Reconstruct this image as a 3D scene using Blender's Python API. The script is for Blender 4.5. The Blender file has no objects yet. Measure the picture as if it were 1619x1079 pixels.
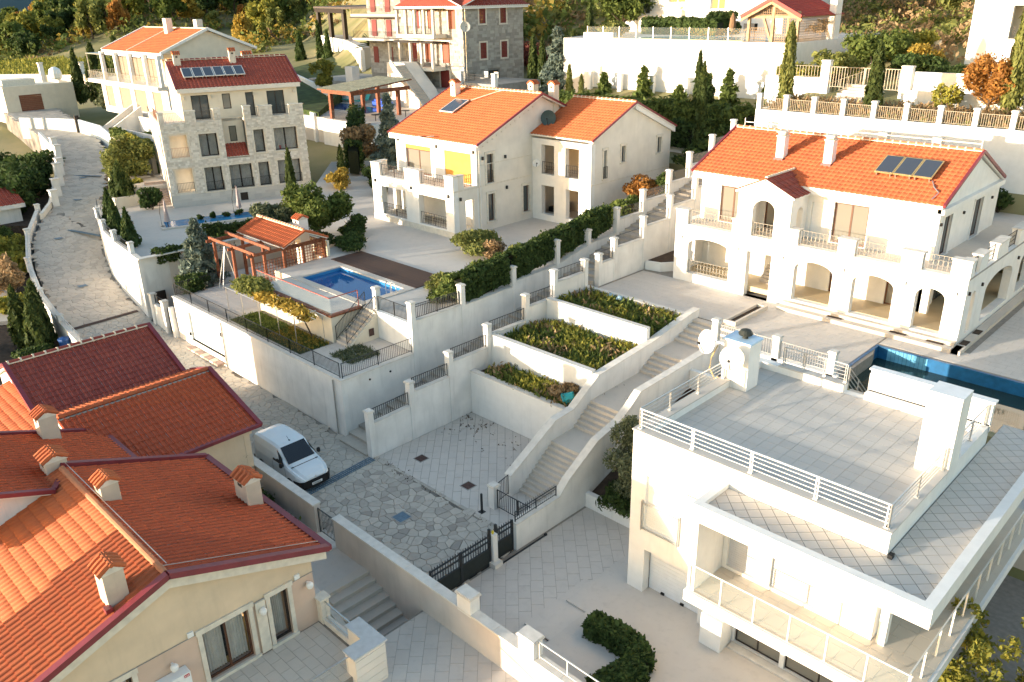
import bpy, math, random
import numpy as np
from mathutils import Vector, Matrix
random.seed(7); RNG = np.random.default_rng(11)
SC = bpy.context.scene; COL = SC.collection
# ---------------------------------------------------------------- camera
HC = 22.0
def setup_camera():
    F, PI_, RO, W = 1302.9, .3969, .0203137, 1619.0
    cp, sp = math.cos(PI_), math.sin(PI_)
    fw = Vector((0, cp, -sp)); rt = Vector((1, 0, 0)); dn = fw.cross(rt)
    c, s = math.cos(RO), math.sin(RO)
    r2 = rt*c + dn*s; d2 = dn*c - rt*s
    yaw = Matrix.Rotation(math.radians(45), 3, 'Z')
    r2, d2, fw = yaw @ r2, yaw @ d2, yaw @ fw
    cam = bpy.data.cameras.new('camera'); o = bpy.data.objects.new('camera', cam); COL.objects.link(o)
    m = Matrix((r2, -d2, -fw)).transposed().to_4x4(); m.translation = Vector((0, 0, HC))
    o.matrix_world = m
    cam.sensor_fit = 'HORIZONTAL'; cam.sensor_width = 36; cam.lens = F/W*36
    cam.clip_start = .5; cam.clip_end = 9000
    SC.camera = o
setup_camera()
# ---------------------------------------------------------------- sky, sun, exposure
SUN_EL = 5.5
SUN_DIR = Vector((.46, 1.0, -math.tan(math.radians(SUN_EL))*math.hypot(.46, 1)))   # the way the light travels
w = bpy.data.worlds.new('World'); SC.world = w; w.use_nodes = True
nt = w.node_tree; bg = nt.nodes['Background']
sky = nt.nodes.new('ShaderNodeTexSky'); sky.sky_type = 'NISHITA'; sky.sun_disc = False
sky.sun_elevation = math.radians(SUN_EL); sky.sun_rotation = math.atan2(-.46, -1.0)
sky.air_density = 1.0; sky.dust_density = 1.2; sky.ozone_density = 1.0; sky.altitude = 100
nt.links.new(sky.outputs[0], bg.inputs[0]); bg.inputs[1].default_value = .15
sl = bpy.data.lights.new('sun', 'SUN'); sl.energy = 2.6; sl.angle = math.radians(.6); sl.color = (1.0, .89, .74)
so = bpy.data.objects.new('sun', sl); COL.objects.link(so)
so.rotation_euler = SUN_DIR.to_track_quat('-Z', 'Y').to_euler(); so.location = (0, 0, 60)
SC.view_settings.view_transform = 'Standard'; SC.view_settings.look = 'None'
SC.view_settings.exposure = 2.05; SC.view_settings.gamma = 1.0
SC.view_settings.use_curve_mapping = False
SC.cycles.max_bounces = 6; SC.cycles.diffuse_bounces = 3; SC.cycles.transparent_max_bounces = 12
# ---------------------------------------------------------------- materials
MATS = {}
def mat(name, col, rough=.8, var=.10, scale=3.0, bump=0.0, bscale=30.0, tint=0.0, metal=0.0, spec=.3, rnd=0.0, col2=None, stain=0.0, transl=0.0):
    if name in MATS: return MATS[name]
    m = bpy.data.materials.new(name); m.use_nodes = True; t = m.node_tree; N = t.nodes; L = t.links
    b = N['Principled BSDF']; b.inputs['Roughness'].default_value = rough; b.inputs['Metallic'].default_value = metal
    b.inputs['Specular IOR Level'].default_value = spec
    tc = N.new('ShaderNodeTexCoord')
    no = N.new('ShaderNodeTexNoise'); no.inputs['Scale'].default_value = scale; no.inputs['Detail'].default_value = 6
    L.new(tc.outputs['Object'], no.inputs['Vector'])
    c2 = col2 or tuple(max(0, c*(1-2.2*var)) for c in col)
    c1 = col if col2 else tuple(min(1, c*(1+.6*var)) for c in col)
    mix = N.new('ShaderNodeMix'); mix.data_type = 'RGBA'
    mix.inputs[6].default_value = (*c2, 1); mix.inputs[7].default_value = (*c1, 1)
    fac = no.outputs['Fac']
    if tint or rnd:
        at = N.new('ShaderNodeAttribute'); at.attribute_name = 'tint'
        oi = N.new('ShaderNodeObjectInfo')
        a = N.new('ShaderNodeMath'); a.operation = 'MULTIPLY'; a.inputs[1].default_value = tint; L.new(at.outputs['Fac'], a.inputs[0])
        r = N.new('ShaderNodeMath'); r.operation = 'MULTIPLY'; r.inputs[1].default_value = rnd; L.new(oi.outputs['Random'], r.inputs[0])
        s = N.new('ShaderNodeMath'); L.new(a.outputs[0], s.inputs[0]); L.new(r.outputs[0], s.inputs[1])
        k = N.new('ShaderNodeMath'); k.operation = 'MULTIPLY'; k.inputs[1].default_value = max(0, 1-max(tint, rnd)); L.new(fac, k.inputs[0])
        s2 = N.new('ShaderNodeMath'); s2.use_clamp = True; L.new(s.outputs[0], s2.inputs[0]); L.new(k.outputs[0], s2.inputs[1]); fac = s2.outputs[0]
    else:
        mr = N.new('ShaderNodeMapRange'); mr.inputs[1].default_value = .3; mr.inputs[2].default_value = .7; L.new(fac, mr.inputs[0]); fac = mr.outputs[0]
    L.new(fac, mix.inputs[0]); out = mix.outputs[2]
    if stain:
        n2 = N.new('ShaderNodeTexNoise'); n2.inputs['Scale'].default_value = 1.3; n2.inputs['Detail'].default_value = 8; n2.inputs['Roughness'].default_value = .65
        mp = N.new('ShaderNodeMapping'); mp.inputs['Scale'].default_value = (2.2, 2.2, .28); L.new(tc.outputs['Object'], mp.inputs[0]); L.new(mp.outputs[0], n2.inputs['Vector'])
        rr = N.new('ShaderNodeMapRange'); rr.inputs[1].default_value = .52; rr.inputs[2].default_value = .78; rr.inputs[4].default_value = stain; L.new(n2.outputs['Fac'], rr.inputs[0])
        mx = N.new('ShaderNodeMix'); mx.data_type = 'RGBA'; L.new(rr.outputs[0], mx.inputs[0]); L.new(out, mx.inputs[6])
        mx.inputs[7].default_value = (*[c*.55 for c in col], 1); out = mx.outputs[2]
    L.new(out, b.inputs['Base Color'])
    if bump:
        n3 = N.new('ShaderNodeTexNoise'); n3.inputs['Scale'].default_value = bscale; n3.inputs['Detail'].default_value = 4
        L.new(tc.outputs['Object'], n3.inputs['Vector'])
        bp = N.new('ShaderNodeBump'); bp.inputs['Strength'].default_value = bump; bp.inputs['Distance'].default_value = .02
        L.new(n3.outputs['Fac'], bp.inputs['Height']); L.new(bp.outputs[0], b.inputs['Normal'])
    if transl:
        tr = N.new('ShaderNodeBsdfTranslucent'); L.new(out, tr.inputs[0]); ms = N.new('ShaderNodeMixShader'); ms.inputs[0].default_value = transl
        L.new(b.outputs[0], ms.inputs[1]); L.new(tr.outputs[0], ms.inputs[2]); L.new(ms.outputs[0], N['Material Output'].inputs[0])
    MATS[name] = m; return m
def glassmat(name, col, alpha, rough=.03):
    if name in MATS: return MATS[name]
    m = bpy.data.materials.new(name); m.use_nodes = True; t = m.node_tree; N = t.nodes; L = t.links
    b = N['Principled BSDF']; b.inputs['Base Color'].default_value = (*col, 1); b.inputs['Roughness'].default_value = rough
    b.inputs['Specular IOR Level'].default_value = .6
    no = N.new('ShaderNodeTexNoise'); no.inputs['Scale'].default_value = 1.5
    mr = N.new('ShaderNodeMapRange'); mr.inputs[3].default_value = max(0, rough-.02); mr.inputs[4].default_value = rough+.05
    L.new(no.outputs['Fac'], mr.inputs[0]); L.new(mr.outputs[0], b.inputs['Roughness'])
    if alpha < 1: b.inputs['Alpha'].default_value = alpha
    MATS[name] = m; return m
WHITE = mat('white_stucco', (.80, .78, .74), .85, .03, 2.0, .12, 90, stain=.22)
WHITE2 = mat('weathered_white_stucco', (.765, .74, .70), .88, .06, 1.0, .15, 70, stain=.45)
CREAM = mat('cream_stucco', (.74, .66, .53), .85, .04, 1.5, .12, 80, stain=.12)
CREAM2 = mat('pale_stone_cladding', (.74, .69, .61), .8, .05, 1.0, .1, 60, stain=.15)
YELL = mat('pale_yellow_stucco', (.68, .54, .385), .88, .05, 1.2, .12, 80, stain=.22)
PINK = mat('pinkish_render', (.62, .46, .36), .9, .05, 1.0, .1, 60, stain=.15)
STONEW = mat('cream_quoin_stone', (.70, .64, .54), .8, .07, 4, .2, 40)
CAP = mat('wall_cap_stone', (.70, .65, .58), .8, .07, 3, .15, 50, stain=.3)
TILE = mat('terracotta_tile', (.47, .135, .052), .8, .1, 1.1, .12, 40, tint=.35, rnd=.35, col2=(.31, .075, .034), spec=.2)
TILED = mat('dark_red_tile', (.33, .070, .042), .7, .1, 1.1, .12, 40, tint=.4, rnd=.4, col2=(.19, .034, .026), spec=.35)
TILEM = mat('shaded_terracotta_tile', (.46, .098, .038), .75, .1, .8, .12, 40, tint=.25, rnd=.25, col2=(.33, .062, .028), spec=.2)  # same tile as TILE, with the shade of sun-averted slopes put into its colour
RIDGE = mat('ridge_tile_terracotta', (.50, .20, .10), .75, .15, 6, .2, 40, rnd=.3)
MORTAR = mat('pale_mortar', (.72, .62, .48), .9, .1, 9, .2, 50)
FLASH = mat('maroon_flashing', (.20, .030, .040), .45, .1, 2, 0, 1, spec=.5)
IRON = mat('black_wrought_iron', (.018, .02, .022), .45, .2, 9, spec=.5)
STEEL = mat('brushed_steel', (.62, .61, .58), .3, .05, 10, metal=.85, spec=.5)
CHROME = mat('white_painted_metal', (.78, .76, .70), .35, .03, 10, spec=.5)
GLASS = glassmat('dark_window_glass', (.055, .068, .072), 1)
GLASSL = glassmat('curtained_window_glass', (.20, .19, .16), 1, .06)
GLASSG = glassmat('clear_balustrade_glass', (.45, .52, .50), .07)
BROWN = mat('brown_window_frame', (.115, .05, .028), .5, .1, 8)
DKFR = mat('dark_window_frame', (.035, .026, .022), .5, .1, 8)
WHFR = mat('white_window_frame', (.8, .8, .78), .4, .02, 8)
WOOD = mat('red_brown_timber', (.26, .085, .04), .6, .25, 5, .2, 30)
WOODP = mat('pale_timber', (.45, .30, .17), .65, .2, 5, .2, 30)
DECKW = mat('weathered_deck_board', (.095, .052, .036), .7, .2, 6, .2, 25, rnd=.5, col2=(.05, .03, .024))
BLUE = mat('blue_pool_tile', (.05, .26, .55), .3, .15, 3, rnd=.3)
LBLUE = mat('pale_blue_pool_wall', (.14, .42, .62), .4, .12, 3)
PAVE = mat('cream_paving', (.60, .53, .45), .85, .06, 2.0, .12, 60, stain=.22, rnd=.25, tint=.25)
PAVEP = mat('pinkish_paving', (.585, .53, .47), .85, .06, 1.3, .1, 60, stain=.3, rnd=.2, tint=.2)
JOINT = mat('dark_joint_sand', (.33, .295, .25), .95, .1, .55, .2, 60, col2=(.07, .062, .055))
JOINTL = mat('light_joint_mortar', (.30, .265, .225), .95, .1, 5, .2, 60)
TILEG = mat('grey_terrace_tile', (.54, .50, .45), .6, .05, 1.2, .05, 50, rnd=.25, tint=.25, stain=.15)
COBBLE = mat('crazy_paving_stone', (.50, .445, .375), .85, .1, 2.5, .4, 25, rnd=.6, tint=.6, col2=(.24, .21, .18), stain=.5)
CONC = mat('grey_concrete', (.36, .34, .31), .9, .1, 2, .2, 40, stain=.3)
SOIL = mat('dark_soil', (.075, .05, .035), .95, .25, 3, .6, 20)
EARTH = mat('dry_earth', (.30, .25, .13), .95, .3, .10, .5, 3, col2=(.13, .14, .045))
LAWN = mat('lawn_ground', (.055, .085, .02), .95, .3, 1.0, .3, 30)
GRATE = mat('rusty_iron_cover', (.10, .055, .045), .6, .2, 6, .2, 40)
BLUEG = mat('blue_grey_cover', (.13, .20, .26), .6, .1, 6)
BLACK = mat('black_rubber', (.012, .012, .013), .6, .1, 8)
PLAST = mat('white_plastic', (.8, .8, .78), .4, .02, 8)
BARK = mat('grey_brown_bark', (.12, .085, .06), .9, .3, 8, .5, 30)
def stonewall_mat(name, c1, c2, sc=3.2, mort=(.5, .47, .42)):
    if name in MATS: return MATS[name]
    m = bpy.data.materials.new(name); m.use_nodes = True; t = m.node_tree; N = t.nodes; L = t.links
    b = N['Principled BSDF']; b.inputs['Roughness'].default_value = .9
    tc = N.new('ShaderNodeTexCoord'); n = N.new('ShaderNodeTexNoise'); n.inputs['Scale'].default_value = sc; n.inputs['Detail'].default_value = 5
    L.new(tc.outputs['Object'], n.inputs['Vector'])
    oi = N.new('ShaderNodeAttribute'); oi.attribute_name = 'tint'
    ad = N.new('ShaderNodeMath'); ad.operation = 'MULTIPLY_ADD'; ad.inputs[1].default_value = .75; L.new(oi.outputs['Fac'], ad.inputs[0])
    k = N.new('ShaderNodeMath'); k.operation = 'MULTIPLY'; k.inputs[1].default_value = .3; L.new(n.outputs['Fac'], k.inputs[0]); L.new(k.outputs[0], ad.inputs[2])
    mx = N.new('ShaderNodeMix'); mx.data_type = 'RGBA'; mx.inputs[6].default_value = (*c1, 1); mx.inputs[7].default_value = (*c2, 1)
    L.new(ad.outputs[0], mx.inputs[0]); L.new(mx.outputs[2], b.inputs['Base Color'])
    MATS[name] = m; return m
STN_W = stonewall_mat('rough_white_stone', (.50, .455, .39), (.82, .77, .69))
STN_G = stonewall_mat('grey_stone_blocks', (.24, .22, .195), (.46, .43, .38))
STN_L = stonewall_mat('pale_limestone_blocks', (.46, .44, .41), (.60, .575, .53))
# ---------------------------------------------------------------- mesh helpers
OFF = {}
def off(p): return OFF.get(p.name, Vector((0, 0, 0))) if p else Vector((0, 0, 0))
def tag(o, label=None, cat=None, group=None, kind=None):
    if label: o['label'] = label
    if cat: o['category'] = cat
    if group: o['group'] = group
    if kind: o['kind'] = kind
    return o
def thing(name, label, cat, loc=(0, 0, 0), rot=0.0, group=None):
    o = bpy.data.objects.new(name, None); COL.objects.link(o); o.location = loc; o.rotation_euler = (0, 0, rot)
    o.empty_display_size = .2
    OFF[o.name] = Vector((0, 0, 0)) if rot else Vector(loc)
    return tag(o, label, cat, group)
class MB:
    def __init__(s): s.v = []; s.f = []; s.t = []; s.tint = None
    def poly(s, pts):
        n = len(s.v); s.v += [tuple(p) for p in pts]; s.f.append(tuple(range(n, n+len(pts)))); s.t.append(s.tint if s.tint is not None else random.random())
        return s
    def box(s, x0, x1, y0, y1, z0, z1):
        n = len(s.v); s.v += [(x0,y0,z0),(x1,y0,z0),(x1,y1,z0),(x0,y1,z0),(x0,y0,z1),(x1,y0,z1),(x1,y1,z1),(x0,y1,z1)]
        s.f += [tuple(n+i for i in q) for q in ((0,3,2,1),(4,5,6,7),(0,1,5,4),(1,2,6,5),(2,3,7,6),(3,0,4,7))]
        tt = s.tint if s.tint is not None else random.random(); s.t += [tt]*6
        return s
    def obox(s, o, a, b, c):
        """box from corner o with edge vectors a, b, c"""
        o, a, b, c = Vector(o), Vector(a), Vector(b), Vector(c); n = len(s.v)
        s.v += [tuple(p) for p in (o, o+a, o+a+b, o+b, o+c, o+a+c, o+a+b+c, o+b+c)]
        s.f += [tuple(n+i for i in q) for q in ((0,3,2,1),(4,5,6,7),(0,1,5,4),(1,2,6,5),(2,3,7,6),(3,0,4,7))]
        tt = s.tint if s.tint is not None else random.random(); s.t += [tt]*6
        return s
    def bar(s, p, q, wd=.04, ht=None):
        p, q = Vector(p), Vector(q); d = q-p
        if d.length < 1e-6: return s
        ht = ht or wd; side = d.cross(Vector((0, 0, 1)))
        side = side.normalized() if side.length > 1e-4 else Vector((1, 0, 0)); up = side.cross(d).normalized()
        return s.obox(p-side*wd/2-up*ht/2, side*wd, up*ht, d)
    def prism(s, pts, z0, z1):
        """pts: xy polygon; z0/z1 numbers or callables of (x,y)"""
        f0 = z0 if callable(z0) else (lambda x, y: z0); f1 = z1 if callable(z1) else (lambda x, y: z1)
        lo = [(x, y, f0(x, y)) for x, y in pts]; hi = [(x, y, f1(x, y)) for x, y in pts]; k = len(pts)
        n = len(s.v); s.v += lo+hi; s.f.append(tuple(range(n+k-1, n-1, -1))); s.f.append(tuple(range(n+k, n+2*k)))
        for i in range(k): j = (i+1) % k; s.f.append((n+i, n+j, n+k+j, n+k+i))
        tt = s.tint if s.tint is not None else random.random(); s.t += [tt]*(k+2)
        return s
    def extr(s, pts, d):
        """planar polygon of 3-D points extruded by vector d"""
        d = Vector(d); k = len(pts); n = len(s.v); s.v += [tuple(p) for p in pts]+[tuple(Vector(p)+d) for p in pts]
        s.f.append(tuple(range(n, n+k))); s.f.append(tuple(range(n+2*k-1, n+k-1, -1)))
        for i in range(k): j = (i+1) % k; s.f.append((n+j, n+i, n+k+i, n+k+j))
        tt = s.tint if s.tint is not None else random.random(); s.t += [tt]*(k+2)
        return s
    def tube(s, pts, r, k=6, r2=None, cap=True):
        pts = [Vector(p) for p in pts]; m = len(pts); n0 = len(s.v)
        for i, p in enumerate(pts):
            d = (pts[min(i+1, m-1)]-pts[max(i-1, 0)]).normalized()
            a = d.cross(Vector((0, 0, 1))); a = a.normalized() if a.length > 1e-3 else Vector((1, 0, 0)); b = d.cross(a)
            rr = r if r2 is None else r+(r2-r)*i/(m-1)
            for j in range(k): t = 2*math.pi*j/k; s.v.append(tuple(p+(a*math.cos(t)+b*math.sin(t))*rr))
        tt = s.tint if s.tint is not None else random.random()
        for i in range(m-1):
            for j in range(k):
                j2 = (j+1) % k; s.f.append((n0+i*k+j, n0+i*k+j2, n0+(i+1)*k+j2, n0+(i+1)*k+j)); s.t.append(tt)
        if cap:
            s.f.append(tuple(range(n0+k-1, n0-1, -1))); s.f.append(tuple(range(n0+(m-1)*k, n0+m*k))); s.t += [tt, tt]
        return s
    def lathe(s, c, prof, k=12):
        """prof: list of (r, z) about the vertical axis through c"""
        n0 = len(s.v); c = Vector(c); tt = s.tint if s.tint is not None else random.random()
        for r, z in prof:
            for j in range(k): t = 2*math.pi*j/k; s.v.append((c.x+r*math.cos(t), c.y+r*math.sin(t), c.z+z))
        for i in range(len(prof)-1):
            for j in range(k): j2 = (j+1) % k; s.f.append((n0+i*k+j, n0+i*k+j2, n0+(i+1)*k+j2, n0+(i+1)*k+j)); s.t.append(tt)
        s.f.append(tuple(range(n0+k-1, n0-1, -1))); s.f.append(tuple(range(n0+(len(prof)-1)*k, n0+len(prof)*k))); s.t += [tt, tt]
        return s
    def build(s, name, m, parent=None, smooth=False, kind=None, label=None, origin=None):
        me = bpy.data.meshes.new(name); o_ = Vector(origin) if origin is not None else off(parent)
        vs = s.v if o_.length == 0 else [(x-o_.x, y-o_.y, z-o_.z) for x, y, z in s.v]
        me.from_pydata(vs, [], s.f); me.materials.append(m)
        a = me.attributes.new('tint', 'FLOAT', 'FACE'); a.data.foreach_set('value', s.t)
        if smooth: me.polygons.foreach_set('use_smooth', [True]*len(me.polygons))
        ob = bpy.data.objects.new(name, me); COL.objects.link(ob)
        if parent: ob.parent = parent; OFF[ob.name] = off(parent)
        if origin is not None:
            ob.location = o_ - off(parent); OFF[ob.name] = o_
        if kind: ob['kind'] = kind
        if label: ob['label'] = label
        return ob
def inst(src, name, parent, M=None, loc=None):
    o = bpy.data.objects.new(name, src.data if hasattr(src, 'data') else src); COL.objects.link(o)
    o.parent = parent
    if M is not None: o.matrix_local = M
    if loc is not None: o.location = loc
    return o
def copy_tree(o, loc=None, rot=None, label=None, group=None, parent=None):
    c = o.copy(); COL.objects.link(c)
    if parent: c.parent = parent
    if loc is not None: c.location = loc
    if rot is not None: c.rotation_euler = (0, 0, rot)
    if label: c['label'] = label
    if group: c['group'] = group
    for ch in o.children: copy_tree(ch, parent=c)
    return c
def P3(ax, u, w, z): return (u, w, z) if ax == 'y' else (w, u, z)
def abox(mb, ax, u0, u1, w0, w1, z0, z1):
    if ax == 'y': mb.box(u0, u1, min(w0, w1), max(w0, w1), z0, z1)
    else: mb.box(min(w0, w1), max(w0, w1), u0, u1, z0, z1)
def wall(mb, ax, pos, out, th, u0, u1, z0, z1, ops=(), top=None):
    """a wall with real openings: outer face at pos, thickness inwards; ops = (u0,u1,z0,z1[,arch rise])"""
    wi = pos-out*th; rects = [(o[0], o[1], o[2], o[3]) for o in ops]
    us = sorted({u0, u1, *[r[0] for r in rects], *[r[1] for r in rects]}); zs = sorted({z0, z1, *[r[2] for r in rects], *[r[3] for r in rects]})
    us = [u for u in us if u0-1e-6 <= u <= u1+1e-6]; zs = [z for z in zs if z0-1e-6 <= z <= z1+1e-6]
    def inside(u, z): return any(r[0] < u < r[1] and r[2] < z < r[3] for r in rects)
    solid = {}
    for i in range(len(us)-1):
        for j in range(len(zs)-1): solid[i, j] = not inside((us[i]+us[i+1])/2, (zs[j]+zs[j+1])/2)
    q = lambda u, w, z: P3(ax, u, w, z)
    for (i, j), sld in solid.items():
        if not sld: continue
        a, b, c, d = us[i], us[i+1], zs[j], zs[j+1]
        for wv in (pos, wi): mb.poly([q(a, wv, c), q(b, wv, c), q(b, wv, d), q(a, wv, d)])
        if not solid.get((i-1, j), False): mb.poly([q(a, pos, c), q(a, wi, c), q(a, wi, d), q(a, pos, d)])
        if not solid.get((i+1, j), False): mb.poly([q(b, pos, c), q(b, wi, c), q(b, wi, d), q(b, pos, d)])
        if not solid.get((i, j-1), False): mb.poly([q(a, pos, c), q(a, wi, c), q(b, wi, c), q(b, pos, c)])
        if not solid.get((i, j+1), False): mb.poly([q(a, pos, d), q(a, wi, d), q(b, wi, d), q(b, pos, d)])
    for o in ops:
        if len(o) < 5: continue
        a, b, c, d, rise = o; n = 12; cu = (a+b)/2; hw = (b-a)/2; sp = d-rise
        arc = [(cu-hw*math.cos(math.pi*k/n), sp+rise*math.sin(math.pi*k/n)) for k in range(n+1)]
        for k in range(n):
            (ua, za), (ub, zb) = arc[k], arc[k+1]
            for wv in (pos, wi): mb.poly([q(ua, wv, za), q(ub, wv, zb), q(ub, wv, d), q(ua, wv, d)])
            mb.poly([q(ua, pos, za), q(ua, wi, za), q(ub, wi, zb), q(ub, pos, zb)])
def window(parent, ax, pos, out, u0, u1, z0, z1, n=2, fm=None, gm=None, rec=.14, bar=.06, sill=None, trim=None, nz=1, name='window', curtain=None, label=None):
    """frame (part) with its panes (sub-parts), set back in the opening"""
    fm = fm or DKFR; gm = gm or GLASS; w0 = pos-out*rec; w1 = w0-out*.07; f = MB()
    abox(f, ax, u0, u0+bar, w0, w1, z0, z1); abox(f, ax, u1-bar, u1, w0, w1, z0, z1)
    abox(f, ax, u0+bar, u1-bar, w0, w1, z0, z0+bar); abox(f, ax, u0+bar, u1-bar, w0, w1, z1-bar, z1)
    st = (u1-u0-bar)/n
    for k in range(1, n): abox(f, ax, u0+k*st, u0+k*st+bar, w0, w1, z0+bar, z1-bar)
    sz = (z1-z0-bar)/nz
    for k in range(1, nz): abox(f, ax, u0+bar, u1-bar, w0+out*.004, w1, z0+k*sz, z0+k*sz+bar)
    fo = f.build(name, fm, parent, label=label)
    wg = (w0+w1)/2
    for k in range(n):
        g = MB(); abox(g, ax, u0+k*st+bar-.005, u0+(k+1)*st+.005, wg-.01, wg+.01, z0+bar-.005, z1-bar+.005); g.build('pane', gm, fo)
    if curtain:
        for k in range(n):
            c = MB(); m = 14; a0, a1 = u0+k*st+bar+.02, u0+(k+1)*st-.03
            pr = [(a0+(a1-a0)*i/m, wg-out*(.16+.05*(i % 2)+.02*random.random())) for i in range(m+1)]
            for i in range(m): c.poly([P3(ax, *pr[i], z0+.05), P3(ax, *pr[i+1], z0+.05), P3(ax, *pr[i+1], z1-.1), P3(ax, *pr[i], z1-.1)])
            c.build('curtain', curtain, fo)
        bk = MB(); abox(bk, ax, u0, u1, wg-out*.55, wg-out*.6, z0, z1); bk.build('dark_interior', MATS['dark_interior'], fo)
    if trim:
        t = MB(); tw = .16; p = pos+out*.04
        abox(t, ax, u0-tw, u0, p, pos-out*.02, z0-.0, z1); abox(t, ax, u1, u1+tw, p, pos-out*.02, z0-.0, z1)
        abox(t, ax, u0-tw-.04, u1+tw+.04, p+out*.03, pos-out*.02, z1, z1+.2); abox(t, ax, u0-tw-.04, u1+tw+.04, p+out*.05, pos-out*.02, z0-.12, z0)
        t.build('window_surround', trim, parent)
    return fo
mat('dark_interior', (.05, .042, .036), .95)
mat('white_curtain', (.75, .72, .66), .9, .06, 3)
mat('grey_curtain', (.62, .61, .57), .9, .08, 3)
def railing(parent, p0, p1, h=.9, gap=.12, m=None, name='railing', bar=.018, rail=.04, mid=False, base=.08, posts=0, spear=0.0, scroll=False):
    """one iron railing panel: top and bottom rails (named part) with its bars joined as a sub-part"""
    m = m or IRON; p0, p1 = Vector(p0), Vector(p1); d = p1-p0; up = Vector((0, 0, 1)); r = MB()
    r.bar(p0+up*h, p1+up*h, rail, rail*.6); r.bar(p0+up*base, p1+up*base, rail*.7, rail*.5)
    if mid: r.bar(p0+up*(h-.14), p1+up*(h-.14), rail*.6, rail*.5)
    for k in range(posts+2 if posts else 2):
        t = k/(posts+1) if posts else k
        q = p0+d*t; r.bar(q, q+up*(h+.02), rail, rail)
    ro = r.build(name, m, parent)
    b = MB(); n = max(1, int(d.length/gap)); hz = Vector((d.x, d.y, 0)).normalized()
    for k in range(1, n):
        q = p0+d*(k/n); b.bar(q+up*base, q+up*(h+spear), bar, bar)
        if scroll:
            c = q+up*(base+(h-base)*.5) + d*(.5/n); rr = d.length/n*.48; L = []
            for a in range(9): t = 2*math.pi*a/8; L.append(c+hz*math.cos(t)*rr+up*math.sin(t)*rr*1.5)
            for a in range(8): b.bar(L[a], L[a+1], bar*.8, bar*.8)
    if b.v: b.build('railing_bars', m, ro, kind='stuff')
    return ro
# ---- roof tiles
def tile_mesh(w, l):
    pr = [(0, 0), (.10, .030), (.26, .048), (.42, .030), (.52, 0), (.98, -.004)]
    v, f = [], []
    for (t, h) in pr: v.append((t*w, 0, h+.030))
    for (t, h) in pr: v.append((t*w, l*1.06, h))
    for (t, h) in pr: v.append((t*w, 0, h-.002))
    k = len(pr)
    for i in range(k-1): f.append((i, i+1, k+i+1, k+i)); f.append((2*k+i, 2*k+i+1, i+1, i))
    return v, f
TM = {}
def roof_plane(parent, o, eu, ev, L, S, mt, tw=.30, tl=.38, indiv=0, slab=None, skip=None, thick=.14, near=None, slab_name='roof_slab'):
    """one slope: slab + tiles; o = eave corner, eu along the eave, ev up the slope (unit vectors)"""
    o, eu, ev = Vector(o), Vector(eu).normalized(), Vector(ev).normalized(); n = eu.cross(ev)
    if n.z < 0: raise ValueError('flip')
    sb = MB(); sb.obox(o-n*thick, eu*L, ev*S, n*(thick-.012)); so_ = sb.build(slab_name, slab or WHITE, parent)
    nu = max(1, round(L/tw)); nv = max(1, round(S/tl)); tw = L/nu; tl = S/nv
    key = (round(tw, 4), round(tl, 4))
    v, f = tile_mesh(tw, tl); cells = []
    for j in range(nv):
        for i in range(nu):
            if skip and skip((i+.5)*tw, (j+.5)*tl): continue
            cells.append((i, j))
    def wob(): return random.uniform(-.004, .005)
    ind = []
    if indiv:
        cp = near or Vector((0, 0, HC))
        cells.sort(key=lambda c: (o+eu*(c[0]+.5)*tw+ev*(c[1]+.5)*tl-cp).length)
        ind, cells = cells[:indiv], cells[indiv:]
    R = Matrix((eu, ev, n)).transposed()
    if ind:
        me = bpy.data.meshes.new('roof_tile'); me.from_pydata(v, [], f); me.materials.append(mt)
        po = off(parent)
        for (i, j) in ind:
            M = (R @ Matrix.Rotation(random.uniform(-.02, .02), 3, 'Z')).to_4x4(); M.translation = o+eu*i*tw+ev*(j*tl+random.uniform(-.012, .012))+n*wob()-po
            inst(me, 'roof_tile', parent, M)
    if cells:
        V = np.array(v); F = np.array(f); Rn = np.array(R)
        pos = np.array([list(o+eu*i*tw+ev*(j*tl+random.uniform(-.012, .012))+n*wob()) for i, j in cells])-np.array(off(parent))
        VV = (V @ Rn.T)[None]+pos[:, None]; nn = len(cells)
        FF = F[None]+np.arange(nn)[:, None, None]*len(v)
        me = np_mesh('roof_tile_field', VV.reshape(-1, 3), FF.reshape(-1, 4), np.repeat(RNG.random(nn), len(f)), mt)
        ob = bpy.data.objects.new('roof_tile_field', me); COL.objects.link(ob); ob.parent = parent; ob['kind'] = 'stuff'
    return so_
def np_mesh(name, V, F, T, m, smooth=False):
    me = bpy.data.meshes.new(name); nv, nf, k = len(V), len(F), F.shape[1]
    me.vertices.add(nv); me.vertices.foreach_set('co', np.ascontiguousarray(V, dtype=np.float32).ravel())
    me.loops.add(nf*k); me.loops.foreach_set('vertex_index', np.ascontiguousarray(F, dtype=np.int32).ravel())
    me.polygons.add(nf); me.polygons.foreach_set('loop_start', np.arange(nf, dtype=np.int32)*k)
    me.update(calc_edges=True)
    a = me.attributes.new('tint', 'FLOAT', 'FACE'); a.data.foreach_set('value', np.ascontiguousarray(T, dtype=np.float32))
    me.materials.append(m)
    return me
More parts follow.
